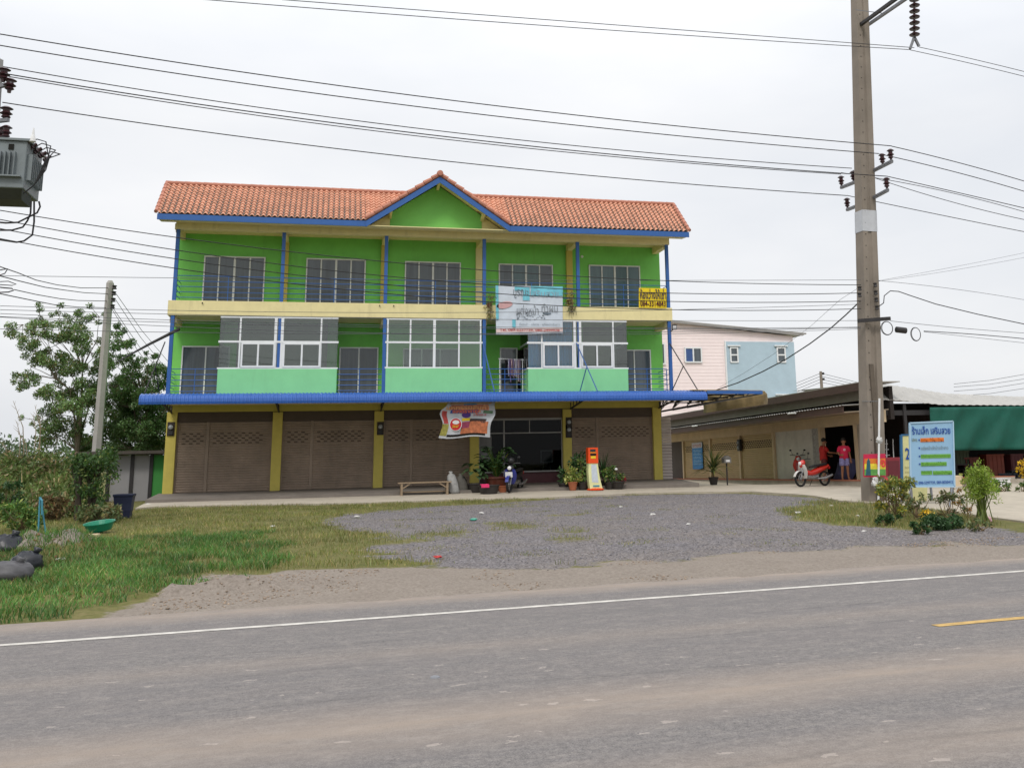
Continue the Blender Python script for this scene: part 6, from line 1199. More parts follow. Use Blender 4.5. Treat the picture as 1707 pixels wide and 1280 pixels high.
# ---------------------------------------------------------------- motor scooters
def scooter(loc, rz, body, trim, label, plate=False, helm=False):
    "1.85 m long, nose along local -X, built in local space"
    t = thing('motor_scooter', loc, label, 'motorcycle', rz=rz); rub = mat('tyre', '1c1c1c', .9, .1); ch = mat('chrome', '9a9a9a', .25, .1, metal=.8); blk = mat('moto_black', '1b1b1d', .45, .1); W = dict(world=False)
    for x, nm in ((-.62, 'front_wheel'), (.6, 'rear_wheel')):
        m = MB(); n = 26; rows = []
        for i in range(n+1):
            a_ = 2*math.pi*i/n; rows.append([(x+(.24+.04*math.cos(b_))*math.cos(a_), .045*math.sin(b_), .28+(.24+.04*math.cos(b_))*math.sin(a_)) for b_ in np.linspace(0, 2*math.pi, 9)])
        m.grid(rows); w_ = m.build(nm, rub, t, **W)
        m = MB()
        for k in range(8): a_ = k*math.pi/4; m.bar((x, 0, .28), (x+.2*math.cos(a_), 0, .28+.2*math.sin(a_)), .012)
        m.lathe([(.05, -.05), (.05, .05)], (x, 0, .28), 10, (0, 1, 0)); m.build('rim', ch, w_, **W)
    m = MB(); m.tube([(-.66, .05, .28), (-.5, .06, .72)], .022, 6); m.tube([(-.66, -.05, .28), (-.5, -.06, .72)], .022, 6); m.build('fork', ch, t, **W)
    m = MB(); rows = []
    for i in range(9):
        a_ = math.pi*(.15+.75*i/8); rows.append([(-.62+.31*math.cos(a_), y, .28+.31*math.sin(a_)) for y in (-.06, -.04, .04, .06)])
    m.grid(rows); m.build('front_fender', trim, t, solid=.01, **W)
    def loft(secs, nm, mt):
        rows = []
        for x, z, hw, hh in secs: rows.append([(x, hw*math.cos(a_), z+hh*math.sin(a_)) for a_ in np.linspace(0, 2*math.pi, 13)])
        q = MB(); q.grid(rows); q.add(rows[0][:-1], [tuple(range(11, -1, -1))]); q.add(rows[-1][:-1], [tuple(range(12))]); return q.build(nm, mt, t, smooth=True, **W)
    loft([(-.6, .80, .04, .10), (-.52, .82, .13, .14), (-.45, .86, .13, .12), (-.38, .90, .05, .05)], 'headlamp_cowl', body)
    m = MB(); m.grid([[(-.50-.05*math.cos(y*7)+.26*(1-s_)*.55, y*(.6+.7*math.sin(s_*2.6)), .30+.5*s_) for y in np.linspace(-.17, .17, 7)] for s_ in np.linspace(0, 1, 7)]); m.build('leg_shield', trim, t, solid=.02, **W)
    loft([(-.35, .36, .1, .06), (0, .33, .12, .09), (.2, .36, .12, .1)], 'engine', ch); loft([(-.38, .52, .05, .10), (-.1, .47, .07, .10), (.1, .52, .10, .13), (.35, .60, .12, .12), (.65, .68, .10, .09), (.84, .74, .04, .04)], 'body', body)
    loft([(-.12, .70, .06, .03), (.05, .73, .12, .045), (.35, .76, .13, .05), (.68, .80, .11, .045), (.76, .81, .03, .02)], 'seat', blk)
    m = MB(); m.tube([(-.36, -.32, 1.0), (-.42, -.15, 1.0), (-.46, 0, .94), (-.42, .15, 1.0), (-.36, .32, 1.0)], .016, 6); m.tube([(-.4, .2, 1.0), (-.42, .27, 1.18)], .007, 5); m.tube([(-.4, -.2, 1.0), (-.42, -.27, 1.18)], .007, 5); hb = m.build('handlebar', blk, t, **W)
    for s_ in (-1, 1): MB().lathe([(.01, -.01), (.055, 0), (.05, .02), (.01, .03)], (-.42, s_*.29, 1.2), 12, (-1, 0, 0), sx=.7).build('mirror', blk, hb, **W)
    MB().lathe([(.07, 0), (.065, .03), (.02, .05)], (-.60, 0, .84), 12, (-1, 0, 0)).build('headlight', inkw, t, **W); MB().tube([(.1, -.14, .28), (.5, -.16, .30), (.85, -.16, .40)], [.03, .05, .045], 8).build('exhaust', ch, t, **W)
    MB().box(.82, .87, -.05, .05, .62, .72).build('tail_light', mat('tail_red', 'a01818', .3, .05), t, **W); MB().tube([(.1, .1, .3), (.05, .24, .02)], .012, 5).build('kickstand', blk, t, **W)
    if plate: MB().obox((-.66, .0, .62), (0, 1, 0), (-.2, 0, 1), (1, 0, .2), .26, .18, .01).build('number_plate', inkw, t, **W); m = MB(); m.box(-.85, -.6, -.14, .14, .68, .9); 
    if helm: MB().blob((-.4, .0, 1.08), .14, .13, .13, 14, 9).build('helmet', blk, t, smooth=True, **W)
    return t
redp = mat('scooter_red', 'b52a20', .25, .05, 3, spec=.6); whp = mat('scooter_white', 'c8c6c2', .3, .05, 3, spec=.6); blp = mat('scooter_blue', '26307e', .3, .08, 3, spec=.6); bkp = mat('scooter_black', '17171b', .3, .08, 3, spec=.6)
c = P(1356, 814, Y=-3.6); scooter((c[0], -3.6, float(hxy(c[0], -3.6))+.05), math.radians(18), redp, whp, 'red and white scooter parked before the small shops')
c = P(1317, 797, Y=.5); s_ = RQ(1322, 797, -.2)[0]; q_ = RP(s_, -.45, zp); scooter(tuple(q_), math.radians(68), redp, redp, 'red motorcycle standing on the tiled step behind the scooter')
c = P(860, 822, Y=-2.9); scooter((c[0], -2.7, z0), math.radians(62), bkp, blp, 'dark motorcycle with blue leg shield before the shop window', True, True)
# ---------------------------------------------------------------- people
skin = mat('skin', '9a6a4e', .6, .06, 5); hair = mat('hair_black', '17130f', .6, .1)
def person(loc, rz, joints, label, cloth):
    t = thing('person', loc, label, 'person', rz=rz); me = bpy.data.meshes.new('body'); vs, es, rd = [], [], []
    idx = {}
    for nm, par, p_, r_ in joints: idx[nm] = len(vs); vs.append(p_); rd.append(r_); par and es.append((idx[par], idx[nm]))
    me.from_pydata(vs, es, []); o = bpy.data.objects.new('body', me); COL.objects.link(o); o.modifiers.new('skin', 'SKIN'); sk = me.skin_vertices[0].data if me.skin_vertices else None
    if sk is None: bpy.context.view_layer.objects.active = o
    for i, r_ in enumerate(rd): sk[i].radius = (r_, r_) if not isinstance(r_, tuple) else r_
    sk[0].use_root = True; s_ = o.modifiers.new('sub', 'SUBSURF'); s_.levels = 2; s_.render_levels = 2
    dg = bpy.context.evaluated_depsgraph_get(); m2 = bpy.data.meshes.new_from_object(o.evaluated_get(dg)); bpy.data.objects.remove(o)
    o = bpy.data.objects.new('body', m2); COL.objects.link(o); m2.materials.clear(); m2.materials.append(skin); m2.polygons.foreach_set('use_smooth', [True]*len(m2.polygons)); o.parent = t
    cloth(t); return t
def tubepart(nm, pts, rs, m, t, fl=.7, folds=.008):
    rows = []
    for i, (p_, r_) in enumerate(zip(pts, rs)):
        rx, ry = r_ if isinstance(r_, tuple) else (r_, r_*fl); rows.append([(p_[0]+rx*math.cos(a_)+folds*math.sin(a_*5+i), p_[1]+ry*math.sin(a_)+folds*math.sin(a_*4+i*2), p_[2]) for a_ in np.linspace(0, 2*math.pi, 21)])
    return MB().grid(rows).build(nm, m, t, world=False, smooth=True, solid=.006)
def limb(nm, pts, rs, m, t): return MB().tube(pts, rs, 12, cap=False).build(nm, m, t, world=False, smooth=True, solid=.004)
def face(t, hx, hy, hz, s_=1):
    for sx in (-1, 1): MB().blob((hx+sx*.032, hy-.085, hz+.01), .011, .006, .007, 8, 6).build('eye', dark, t, world=False)
    MB().blob((hx, hy-.1, hz-.02), .013, .018, .022, 8, 6).build('nose', skin, t, world=False); MB().blob((hx, hy-.09, hz-.06), .026, .007, .007, 8, 6).build('mouth', mat('lips', '7a3a34', .6, .05), t, world=False)
    for sx in (-1, 1): MB().blob((hx+sx*.085, hy, hz-.01), .012, .02, .03, 8, 6).build('ear', skin, t, world=False)
def hand(j, side, wrist, d, par):
    w_ = np.array(wrist, float); d = np.array(d, float); d /= np.linalg.norm(d); s_ = np.cross(d, (0, 1, 0)); s_ /= np.linalg.norm(s_)+1e-9
    j.append((f'palm{side}', par, tuple(w_+d*.06), (.034, .018)))
    for k in range(4):
        b_ = w_+d*.085+s_*(k-1.5)*.02; L = (.06, .072, .067, .052)[k]; j.append((f'k{side}{k}', f'palm{side}', tuple(b_), .009)); j.append((f'f{side}{k}', f'k{side}{k}', tuple(b_+d*L*.6+np.array((0, -.008, 0))), .008)); j.append((f't{side}{k}', f'f{side}{k}', tuple(b_+d*L*.95+np.array((0, -.03, 0))), .007))
    b_ = w_+d*.04-s_*.04; j.append((f'th{side}', f'palm{side}', tuple(b_), .010)); j.append((f'tt{side}', f'th{side}', tuple(b_+d*.035-s_*.008+np.array((0, -.01, 0))), .008))
# standing woman, looking down (local -Y is forward)
j = [('pel', None, (0, 0, .82), .12), ('wst', 'pel', (0, 0, .98), .10), ('chs', 'wst', (0, -.01, 1.15), .125), ('nk0', 'chs', (0, -.01, 1.28), .06), ('nk', 'nk0', (0, -.03, 1.34), .045), ('hd', 'nk', (0, -.055, 1.42), .082), ('tp', 'hd', (0, -.06, 1.50), .078)]
for s_, sd in (('L', -1), ('R', 1)):
    j += [(f'hip{s_}', 'pel', (sd*.08, 0, .76), .085), (f'kn{s_}', f'hip{s_}', (sd*.10, -.02, .42), .055), (f'cf{s_}', f'kn{s_}', (sd*.105, .01, .28), .05), (f'an{s_}', f'cf{s_}', (sd*.12, 0, .08), .034), (f'hl{s_}', f'an{s_}', (sd*.12, -.02, .035), .034), (f'to{s_}', f'hl{s_}', (sd*.13, -.16, .025), .024),
          (f'sh{s_}', 'chs', (sd*.16, -.01, 1.22), .05), (f'el{s_}', f'sh{s_}', (sd*.21, 0, .97), .038), (f'wr{s_}', f'el{s_}', (sd*.17 if sd < 0 else sd*.24, -.16 if sd < 0 else -.03, .92 if sd < 0 else .76), .026)]
hand(j, 'L', (-.17, -.16, .92), (.5, -.6, .1), 'wrL'); hand(j, 'R', (.24, -.03, .76), (0, -.1, -1), 'wrR')
pk = mat('shirt_pink', 'd2284e', .8, .08, 9); sh_ = mat('shorts_print', '8a86b4', .8, .45, 26)
def cl1(t):
    tubepart('shirt', [(0, 0, z) for z in (.78, .9, 1.0, 1.12, 1.22, 1.28)], [(.175, .125), (.165, .12), (.155, .115), (.175, .13), (.17, .11), (.09, .075)], pk, t)
    for sd in (-1, 1): limb('sleeve', [(sd*.13, -.01, 1.25), (sd*.18, -.005, 1.16), (sd*.205, 0, 1.04)], [.055, .065, .062], pk, t); tubepart('shorts', [(sd*.088, 0, z) for z in (.52, .62, .72, .80)], [(.105, .11), (.105, .115), (.1, .12), (.095, .12)], sh_, t)
    m = MB(); m.grid([[(.092*math.sin(a_)*math.cos(b_)*1.05, -.055+.1*math.cos(a_)*1.02+.01, 1.475+.095*math.sin(a_)*math.sin(b_)) for a_ in np.linspace(0, 1.75, 8)] for b_ in np.linspace(0, 2*math.pi, 17)]); m.blob((0, -.03, 1.50), .095, .1, .085, 14, 9); m.tube([(0, .05, 1.48), (0, .08, 1.38), (0, .07, 1.3)], [.05, .04, .02], 8); m.build('hair', hair, t, world=False, smooth=True)
    face(t, 0, -.06, 1.43); MB().blob((.0, -.135, 1.12), .05, .008, .045, 12, 7).build('shirt_print', mat('print_pale', 'd8a8b4', .7, .1), t, world=False)
s_ = RQ(1398, 801, .0)[0]; q_ = RP(s_, -.3, zp); person(tuple(q_), math.radians(-15), j, 'person in a pink shirt and patterned shorts looking down on the tiled step', cl1)
# person in red standing side-on, arm stretched out to the right (local +X is forward)
j = [('pel', None, (0, 0, .84), .125), ('wst', 'pel', (-.01, 0, 1.0), .115), ('chs', 'wst', (0, 0, 1.18), .13), ('nk0', 'chs', (.01, 0, 1.32), .06), ('nk', 'nk0', (.03, 0, 1.38), .05), ('hd', 'nk', (.05, 0, 1.46), .085), ('tp', 'hd', (.055, 0, 1.55), .08)]
for s_, sd in (('L', -1), ('R', 1)):
    j += [(f'hip{s_}', 'pel', (0, sd*.09, .78), .088), (f'kn{s_}', f'hip{s_}', (.03+sd*.04, sd*.1, .44), .058), (f'cf{s_}', f'kn{s_}', (sd*.05, sd*.1, .3), .05), (f'an{s_}', f'cf{s_}', (sd*.07, sd*.1, .08), .035), (f'hl{s_}', f'an{s_}', (.01+sd*.07, sd*.1, .035), .035), (f'to{s_}', f'hl{s_}', (.15+sd*.07, sd*.11, .025), .025), (f'sh{s_}', 'chs', (.0, sd*.18, 1.25), .055)]
j += [('elR', 'shR', (.06, .22, 1.0), .04), ('wrR', 'elR', (.26, .17, .92), .028), ('elL', 'shL', (.17, -.21, 1.04), .04), ('wrL', 'elL', (.42, -.17, 1.02), .028)]
hand(j, 'L', (.42, -.17, 1.02), (1, 0, 0), 'wrL'); hand(j, 'R', (.26, .17, .92), (1, 0, -.1), 'wrR')
rd_ = mat('shirt_red', 'a82420', .8, .2, 7)
def cl2(t):
    tubepart('shirt', [(-.01, 0, z) for z in (.74, .86, 1.0, 1.14, 1.25, 1.32)], [(.155, .19), (.145, .18), (.135, .175), (.15, .2), (.13, .19), (.075, .09)], rd_, t, folds=.014)
    limb('sleeve', [(.0, -.15, 1.27), (.07, -.19, 1.18), (.13, -.205, 1.08)], [.06, .068, .064], rd_, t); limb('sleeve', [(.0, .15, 1.27), (.03, .2, 1.16), (.05, .22, 1.05)], [.06, .068, .064], rd_, t)
    for sd in (-1, 1): tubepart('shorts', [(.005+sd*.02, sd*.09, z) for z in (.46, .56, .68, .80)], [(.11, .095), (.11, .1), (.115, .1), (.12, .1)], mat('shorts_red', '5c2a28', .8, .1, 8), t)
    MB().blob((.035, 0, 1.535), .105, .092, .09, 14, 9).build('hair', hair, t, world=False, smooth=True)
    for sy in (-1, 1): MB().blob((.135, sy*.03, 1.47), .006, .011, .007, 8, 6).build('eye', dark, t, world=False); MB().blob((.04, sy*.088, 1.45), .02, .012, .03, 8, 6).build('ear', skin, t, world=False)
    MB().blob((.15, 0, 1.44), .02, .014, .022, 8, 6).build('nose', skin, t, world=False); MB().blob((.14, 0, 1.40), .007, .024, .007, 8, 6).build('mouth', MATS['lips'], t, world=False)
s_ = RQ(1368, 801, -.0)[0]; q_ = RP(s_, -.2, zp); person(tuple(q_), math.radians(-12), j, 'person in a red shirt standing side-on and reaching towards the other', cl2)
# purple cloth heap in the open shop
s0, z_ = RQ(1415, 770, -1.3); q_ = RP(s0, -1.4, zp); m = MB(); rows = []
for i in range(9):
    rows.append([q_+tv*(-.9+1.6*i/8)*1+nv*(.5-.9*jj/5)+np.array((0, 0, (0 if jj == 0 else .72+.18*math.sin(i*.9)*(1) -.06*jj)*(1 if 0 < i < 8 else .4))) for jj in range(6)])
m.grid(rows); o = m.build('draped_cloth', mat('cloth_purple', '454668', .85, .15, 5), solid=.02, smooth=True); tag(o, 'dark purple cloth draped over goods in the open shop', 'cloth')
# ---------------------------------------------------------------- left side: store wall, bin, basin, poles, rubbish
YL = 1.5; t = thing('panel_fence', (P(230, 830, Y=YL)[0], YL, -.2), 'grey panelled store wall with dark posts left of the shop house', 'wall')
zt_ = P(230, 759, Y=YL)[2]; wpan = mat('panel_offwhite', '8f8e90', .8, .06, 2, stain=.1)
for u0, u1, mt in ((184, 217, wpan), (221, 249, wpan), (253, 277, mat('panel_green', '3f8a42', .8, .06, 2))): MB().box(P(u0, 800, Y=YL)[0], P(u1, 800, Y=YL)[0], YL, YL+.05, -.2, zt_).build('panel', mt, t)
for u in (180, 219, 251): x = P(u, 800, Y=YL)[0]; MB().box(x-.06, x+.06, YL-.06, YL+.06, -.3, zt_+.1).build('post', steel, t)
MB().box(P(126, 760, Y=YL)[0], P(277, 760, Y=YL)[0], YL-.5, YL+3, zt_+.05, zt_+.16).build('roof_sheet', mat('rust_roof', '46403a', .7, .2, 4), t)
c = G(205, 864); c = c+np.array((0, 0, 0)); kk = np.linalg.norm(c-CAM)/FPX; t = thing('rubbish_bin', tuple(c), 'dark blue wheeled rubbish bin left of the platform', 'bin'); R_ = 13.5*kk; H_ = 35*kk; nb_ = mat('bin_navy', '232a45', .5, .1, 3)
m = MB(); m.prism([(c[0]-R_*.72, c[1]-R_*.6, c[2]), (c[0]+R_*.72, c[1]-R_*.6, c[2]), (c[0]+R_*.72, c[1]+R_*.6, c[2]), (c[0]-R_*.72, c[1]+R_*.6, c[2])], (0, 0, .001)); m = MB()
rows = [[(c[0]+sx*R_*f_, c[1]+sy*R_*f_*.9, c[2]+H_*h) for sx, sy in ((-1, -1), (1, -1), (1, 1), (-1, 1), (-1, -1))] for f_, h in ((.68, 0), (.74, .1), (.95, .88), (1.0, .9), (1.03, .93), (1.03, 1), (.9, 1), (.85, .3))]; m.grid(rows); m.build('body', nb_, t, bevel=.01)
for sx in (-1, 1): MB().lathe([(.09, -.03), (.1, 0), (.09, .03)], (c[0]+sx*R_*.6, c[1]+R_*.75, c[2]+.1), 14, (1, 0, 0)).build('wheel', MATS['tyre'], t)
c = G(166, 888); kk = np.linalg.norm(c-CAM)/FPX; R_ = 21*kk; m = MB(); o_ = MB().lathe([(R_*.7, 0), (R_*.75, .02), (R_*.98, .16), (R_*1.03, .165), (R_*1.03, .18), (R_*.95, .175), (R_*.7, .03)], (0, 0, 0), 28, (.0, -.1, 1)); o = o_.build('basin', mat('basin_green', '12785c', .35, .06, 3)); o.location = tuple(c+(0, 0, .05)); o.rotation_euler = (.02, -.1, 0); tag(o, 'green plastic basin lying in the grass near the bin', 'basin')
c = G(152, 900); o = MB().box(c[0]-.14, c[0]+.14, c[1]-.1, c[1]+.1, c[2]-.03, c[2]+.12).build('concrete_block', row_con, bevel=.01); tag(o, 'broken concrete block in front of the green basin', 'block')
c = G(70, 902); a_ = P(67, 828, Y=c[1]); tl_ = mat('teal_pipe', '3f7f92', .5, .1, 3); t = thing('pipe_frame', tuple(c), 'thin teal metal A-frame standing in the weeds', 'frame')
for u, d_ in ((63, -.1), (79, .1)): q_ = P(u, 904, Y=c[1]+d_); MB().tube([a_+(0, d_*.2, 0), (q_[0], c[1]+d_, gzf(q_[0], c[1]+d_)-.05)], .016, 6).build('leg', tl_, t)
MB().tube([P(66, 829, Y=c[1]), P(70, 834, Y=c[1]-.05), P(70, 858, Y=c[1]-.05)], .02, 6).build('hook', tl_, t)
bagk = mat('bag_black', '1d2027', .35, .2, 6, .6, 18); bagg = mat('bag_grey', '4e4d50', .55, .2, 6, .5, 18)
for (u, v, sx, sz, m_, lb, sd) in ((8, 915, 26, 17, bagk, 'black rubbish bag at the left edge, topmost of the heap', 1), (44, 938, 21, 14, bagk, 'black glossy rubbish bag at the right of the heap', 2), (14, 955, 32, 14, bagg, 'grey rubbish bag at the bottom of the heap by the left edge', 3)):
    c = G(u, v+sz); kk = np.linalg.norm(c-CAM)/FPX; m = MB(); m.blob((c[0], c[1], c[2]+sz*kk*.8), sx*kk, sx*kk*.8, sz*kk*1.15, 20, 12, .12); m.tube([(c[0]+.1, c[1], c[2]+sz*kk*1.6), (c[0]+.14, c[1], c[2]+sz*kk*2.2)], [.03, .07], 6); o = m.build('rubbish_bag', m_, smooth=True); tag(o, lb, 'rubbish bag', 'rubbish bags at the left edge')
lit = mat('litter_white', 'c9c7c2', .7, .1, 9); k_ = 0
for (u, v, s_) in ((802, 856, .07), (836, 832, .04), (1035, 845, .05), (1088, 858, .07), (1148, 874, .05), (595, 862, .08), (455, 878, .06), (1331, 856, .09), (1386, 843, .05), (1545, 868, .06), (1430, 860, .05), (99, 935, .10), (247, 842, .10), (102, 899, .05), (1440, 886, .05), (1260, 812, .03)):
    c = G(u, v, .01); m = MB(); m.blob((c[0], c[1], c[2]+s_*.2), s_, s_*.7, s_*.35, 8, 5, .35); o = m.build('litter', lit); tag(o, 'small scrap of white litter lying on the open ground', 'litter', 'scraps of litter')
c = G(1646, 868, .02); m = MB(); m.blob((c[0], c[1], c[2]+.03), .12, .09, .06, 10, 6, .3); o = m.build('litter', mat('litter_pink', 'c8a0a4', .7, .4, 14)); tag(o, 'pink and white crumpled wrapper at the edge of the grass island', 'litter')
c = G(730, 930, .01); m = MB(); m.blob((c[0], c[1], c[2]+.02), .07, .05, .02, 8, 5, .3); o = m.build('litter', mat('litter_red', 'b5403e', .7, .2)); tag(o, 'flattened red packet on the gravel', 'litter')
c = G(790, 867, .01); m = MB(); m.blob((c[0], c[1], c[2]+.02), .1, .06, .03, 8, 5, .3); o = m.build('litter', mat('litter_teal', '4c9a86', .7, .2)); tag(o, 'scrap of teal plastic on the gravel below the bench', 'litter')
# cat's eye stud on the road
q_ = P(725, 1129, Z=ROADZ); o = MB().lathe([(.04, 0), (.036, .008), (.02, .014)], q_, 14).build('road_stud', galv); tag(o, 'single dark metal stud set in the asphalt', 'road stud')
# ---------------------------------------------------------------- trees and rank growth on the left
bark = mat('bark_grey', '5f5648', .95, .2, 5, .4, 20)
def tree(nm, root, spec, lm, label, per, size, seed, tr_=.16, Yj=1.6, fork=.35, elong=2.2):
    "spec: (u, v, radius px) of the leaf masses as the photo shows them, spread in depth about the trunk"
    g = random.Random(seed); T = thing(nm, tuple(root), label, 'tree', 'trees left of the shop house'); root = np.array(root); cs = []; m = MB()
    top = max(P(u, v, Y=root[1])[2] for u, v, r in spec)
    tk = [root, root+np.array((g.gauss(0, .2), 0, (top-root[2])*.25)), root+np.array((g.gauss(0, .3), 0, (top-root[2])*.5))]
    m.tube([tk[0]-(0, 0, .2)]+tk[1:], [tr_, tr_*.8, tr_*.55], 8)
    hubs = []
    for i in range(7):
        q_ = g.choice(spec); p_ = P(q_[0], q_[1], Y=root[1]+g.uniform(-Yj, Yj)*.6); h_ = tk[1+i % 2]; mid = h_*.45+p_*.55+np.array((g.gauss(0, .2), 0, g.gauss(0, .1))); m.tube([h_, h_*.7+mid*.3+np.array((0, 0, .12)), mid], [tr_*.45, tr_*.35, tr_*.2], 6); hubs.append(mid)
    hubs += tk[1:]
    for u, v, r in spec:
        y = root[1]+g.uniform(-Yj, Yj); p_ = P(u, v, Y=y); k = np.linalg.norm(p_-CAM)/FPX; h_ = min(hubs, key=lambda q: np.linalg.norm(q-p_)+(2 if q[2] > p_[2] else 0)); md = (h_+p_)/2+np.array((g.gauss(0, .12), g.gauss(0, .12), .1)); m.tube([h_, md, p_], [tr_*.16, tr_*.11, .008], 5)
        n_ = max(4, int((r/5)**1.3))
        for _ in range(n_): d_ = np.array((g.gauss(0, 1), g.gauss(0, 1), g.gauss(0, .8)))*r*k*.8; cs.append((p_[0]+d_[0], p_[1]+d_[1], p_[2]+d_[2], r*k*.62)); m.tube([p_, p_+d_*.9], [.014, .006], 4)
    m.build('trunk', bark, T); V, F = leaves(cs, per, size, elong, .5, seed, rad=.25); quick_mesh('crown', V, F, lm, T); return T
g = random.Random(77)
spec = [(95, 521, 9), (66, 524, 10), (38, 541, 15), (55, 548, 12), (75, 553, 16), (100, 548, 16), (125, 538, 13), (140, 548, 14), (165, 528, 10), (48, 575, 12), (60, 590, 12), (66, 560, 14), (100, 572, 16), (122, 562, 17), (148, 560, 14), (172, 560, 13), (52, 612, 14), (42, 628, 12), (80, 605, 16), (85, 622, 15), (105, 600, 16), (130, 590, 12), (152, 588, 13), (118, 622, 15), (140, 610, 14), (35, 632, 10), (75, 655, 12), (95, 645, 18), (118, 650, 18), (145, 640, 17), (165, 615, 12), (88, 672, 14), (110, 680, 18), (138, 672, 18), (160, 655, 16), (80, 695, 15), (102, 708, 18), (130, 700, 16), (155, 690, 18), (75, 715, 12), (95, 730, 14), (140, 725, 16), (60, 700, 8)]
tree('tall_tree', (P(135, 740, Y=6)[0], 6, -.1), spec, leafmat('tree_leaf_a', '6b8550', .5, .3, '7a7048', .14), 'open-crowned tree at the left with sky showing through, behind the small pole', 2700, .095, 101, .12)
spec = [(192, 548, 10), (196, 566, 14), (190, 585, 12), (205, 572, 10), (188, 605, 14), (205, 598, 10), (222, 603, 10), (240, 600, 8), (255, 592, 8), (200, 625, 16), (222, 622, 12), (235, 630, 10), (192, 645, 18), (212, 650, 16), (245, 612, 9), (228, 655, 14), (250, 640, 10), (262, 650, 10), (190, 672, 20), (215, 678, 20), (240, 672, 16), (262, 668, 14), (270, 690, 14), (205, 700, 20), (232, 700, 22), (258, 708, 20), (190, 715, 18), (215, 722, 20), (240, 730, 22), (268, 722, 16), (200, 742, 16), (225, 748, 18), (255, 748, 18), (275, 700, 12), (280, 735, 12), (245, 655, 14)]+[(g.uniform(150, 282), g.uniform(610, 750), g.uniform(12, 20)) for _ in range(22)]
tree('dense_tree', (P(225, 760, Y=7.5)[0], 7.5, -.1), spec, leafmat('tree_leaf_b', '56723f', .5, .25, '6a6840', .08), 'denser darker tree between the small pole and the shop house', 3000, .095, 102, .14, 1.8)
# rank weeds, reeds
c = G(60, 850); weeds_m = leafmat('weed_leaf', '5f7238', .45, .3, '9a8560', .22)
cs = []; g = random.Random(5)
for i in range(190):
    u = g.uniform(-40, 128); vt = np.interp(u, [-40, 0, 20, 40, 60, 75, 95, 128], [748, 752, 752, 738, 735, 745, 748, 760]); v = vt+12+(862-vt-10)*g.random()**.8; y = np.interp(v, [740, 880], [1.5, -9])+g.uniform(-1, 1); p_ = P(u, v, Y=y); p_[2] = max(p_[2], -.1); cs.append((p_[0], p_[1], p_[2], g.uniform(.25, .5)))
V1, F1 = leaves(cs, 800, .16, 4, -.2, 8)
bx = GA(-1, 1, 2600); base = np.array([G(-45+175*g.random(), 808+52*g.random()**1.2) for _ in range(2600)]); base[:, 1] += GA(0, 3.5, 2600); base[:, 2] = -.35; V2, F2 = blades(base, 1.15, .03, .45, 66)
o = quick_mesh('rank_weeds', V1, F1, weeds_m); tag(o, 'tangled mass of tall weeds filling the left edge below the tree', 'weeds', kind='stuff')
o = quick_mesh('tall_grass', V2, F2, leafmat('tall_grass_leaf', '64783c', .4, .3, 'a8946a', .22)); tag(o, 'tall coarse grass in front of the tangled weeds at the left', 'grass', kind='stuff')
m = MB()
for (u0, v0, u1, v1) in ((46, 745, 22, 668), (60, 740, 55, 690), (70, 742, 58, 675), (35, 752, 28, 702), (66, 735, 66, 692), (14, 760, 0, 735), (50, 760, 30, 720)):
    a_, b_ = P(u0, v0, Y=-.5), P(u1, v1, Y=-.5); m.tube([a_-(0, 0, 1), a_*.6+b_*.4+(.03, 0, .05), b_], [.02, .014, .005], 4)
    for k in range(5): q_ = .55+.09*k; p_ = a_*(1-q_)+b_*q_; m.tube([p_, p_+(g.uniform(-.18, .18), 0, .14)], [.008, .003], 3)
o = m.build('dry_reeds', mat('dry_stalk', '8a7c66', .9, .2)); tag(o, 'few dry leafless stalks rising above the weeds at the left', 'reeds', kind='stuff')
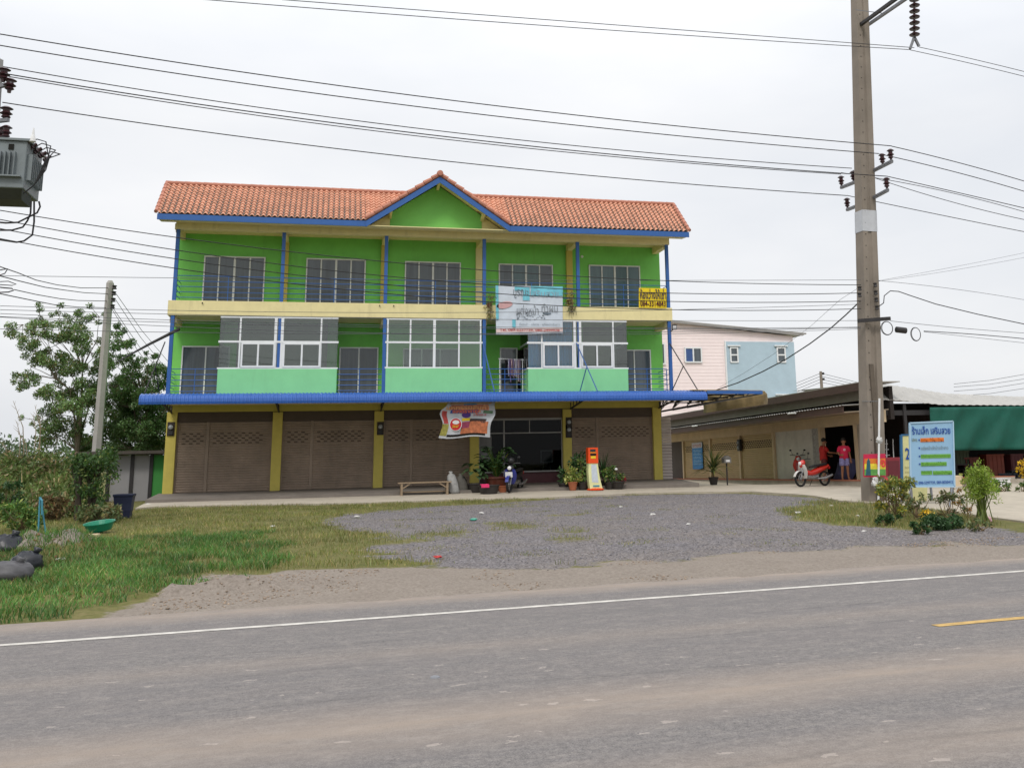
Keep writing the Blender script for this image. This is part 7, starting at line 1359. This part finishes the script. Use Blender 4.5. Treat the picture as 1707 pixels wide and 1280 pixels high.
g = random.Random(31); YV = -6.5; root = G(158, 868); T = thing('creeper_bush', tuple(root), 'dark creeper-covered stump and bush left of the rubbish bin', 'bush'); cs = []
for i in range(120):
    u = g.uniform(122, 192); lo_ = 752 if u > 155 else 762; v = lo_+(845-lo_)*g.random()**1.3
    if v > 800 and (u < 128 or u > 178): continue
    p_ = P(u, v, Y=root[1]+g.uniform(-.5, .9)); cs.append((p_[0], p_[1], p_[2], g.uniform(.12, .24)))
V, F = leaves(cs, 950, .1, 2.4, .6, 31); quick_mesh('foliage', V, F, leafmat('creeper_leaf', '3f5c2a', .5, .3, '6f7a3c', .12), T)
m = MB()
for u in (128, 133, 150, 160, 166): a_ = P(u, 862, Y=root[1]); b_ = P(u+g.uniform(-8, 10), 775, Y=root[1]+.2); a_[2] = min(a_[2], root[2]); m.tube([a_, (a_+b_)/2+(g.gauss(0, .06), 0, 0), b_], [.07, .055, .04], 7)
m.build('stump', mat('stump_dark', '3c342c', .95, .2, 5), T)
for (u, v, w_, h_, lm, lb, sd) in ((95, 868, 60, 40, leafmat('leaf_brown', '6e6240', .5, .3, '8a6a4a', .5), 'brown withered bush left of the creeper bush', 71), (165, 872, 70, 26, lf4, 'low undergrowth at the foot of the creeper bush', 72), (200, 858, 40, 22, leafmat('leaf_brown2', '77704c', .5, .3, '8a7a5a', .4), 'dry undergrowth between creeper bush and rubbish bin', 73), (35, 885, 80, 40, lf2, 'green bush behind the black rubbish bags', 74), (8, 870, 60, 60, lf1, 'dark bush at the left edge above the rubbish bags', 75)):
    bush('undergrowth', u, v, w_, h_, lm, lb, .11, 20, 360, sd, 'undergrowth at the left', elong=3)
# far tree line at the horizon
tm = leafmat('far_leaf', '55664a', .4, .3); cs = []
for i in range(260): x = -120+i*1.25; cs.append((x+g.uniform(-2, 2), 75+g.uniform(-8, 8), 1.2+g.random()*1.6, 2.6))
V, F = leaves(cs, 45, .4, 1.8, 0, 90); o = quick_mesh('far_treeline', V, F, tm); tag(o, 'distant low line of trees at the horizon', 'trees', kind='stuff')
for o in list(bpy.data.objects):
    if o.get('_m') is not None: del o['_m']
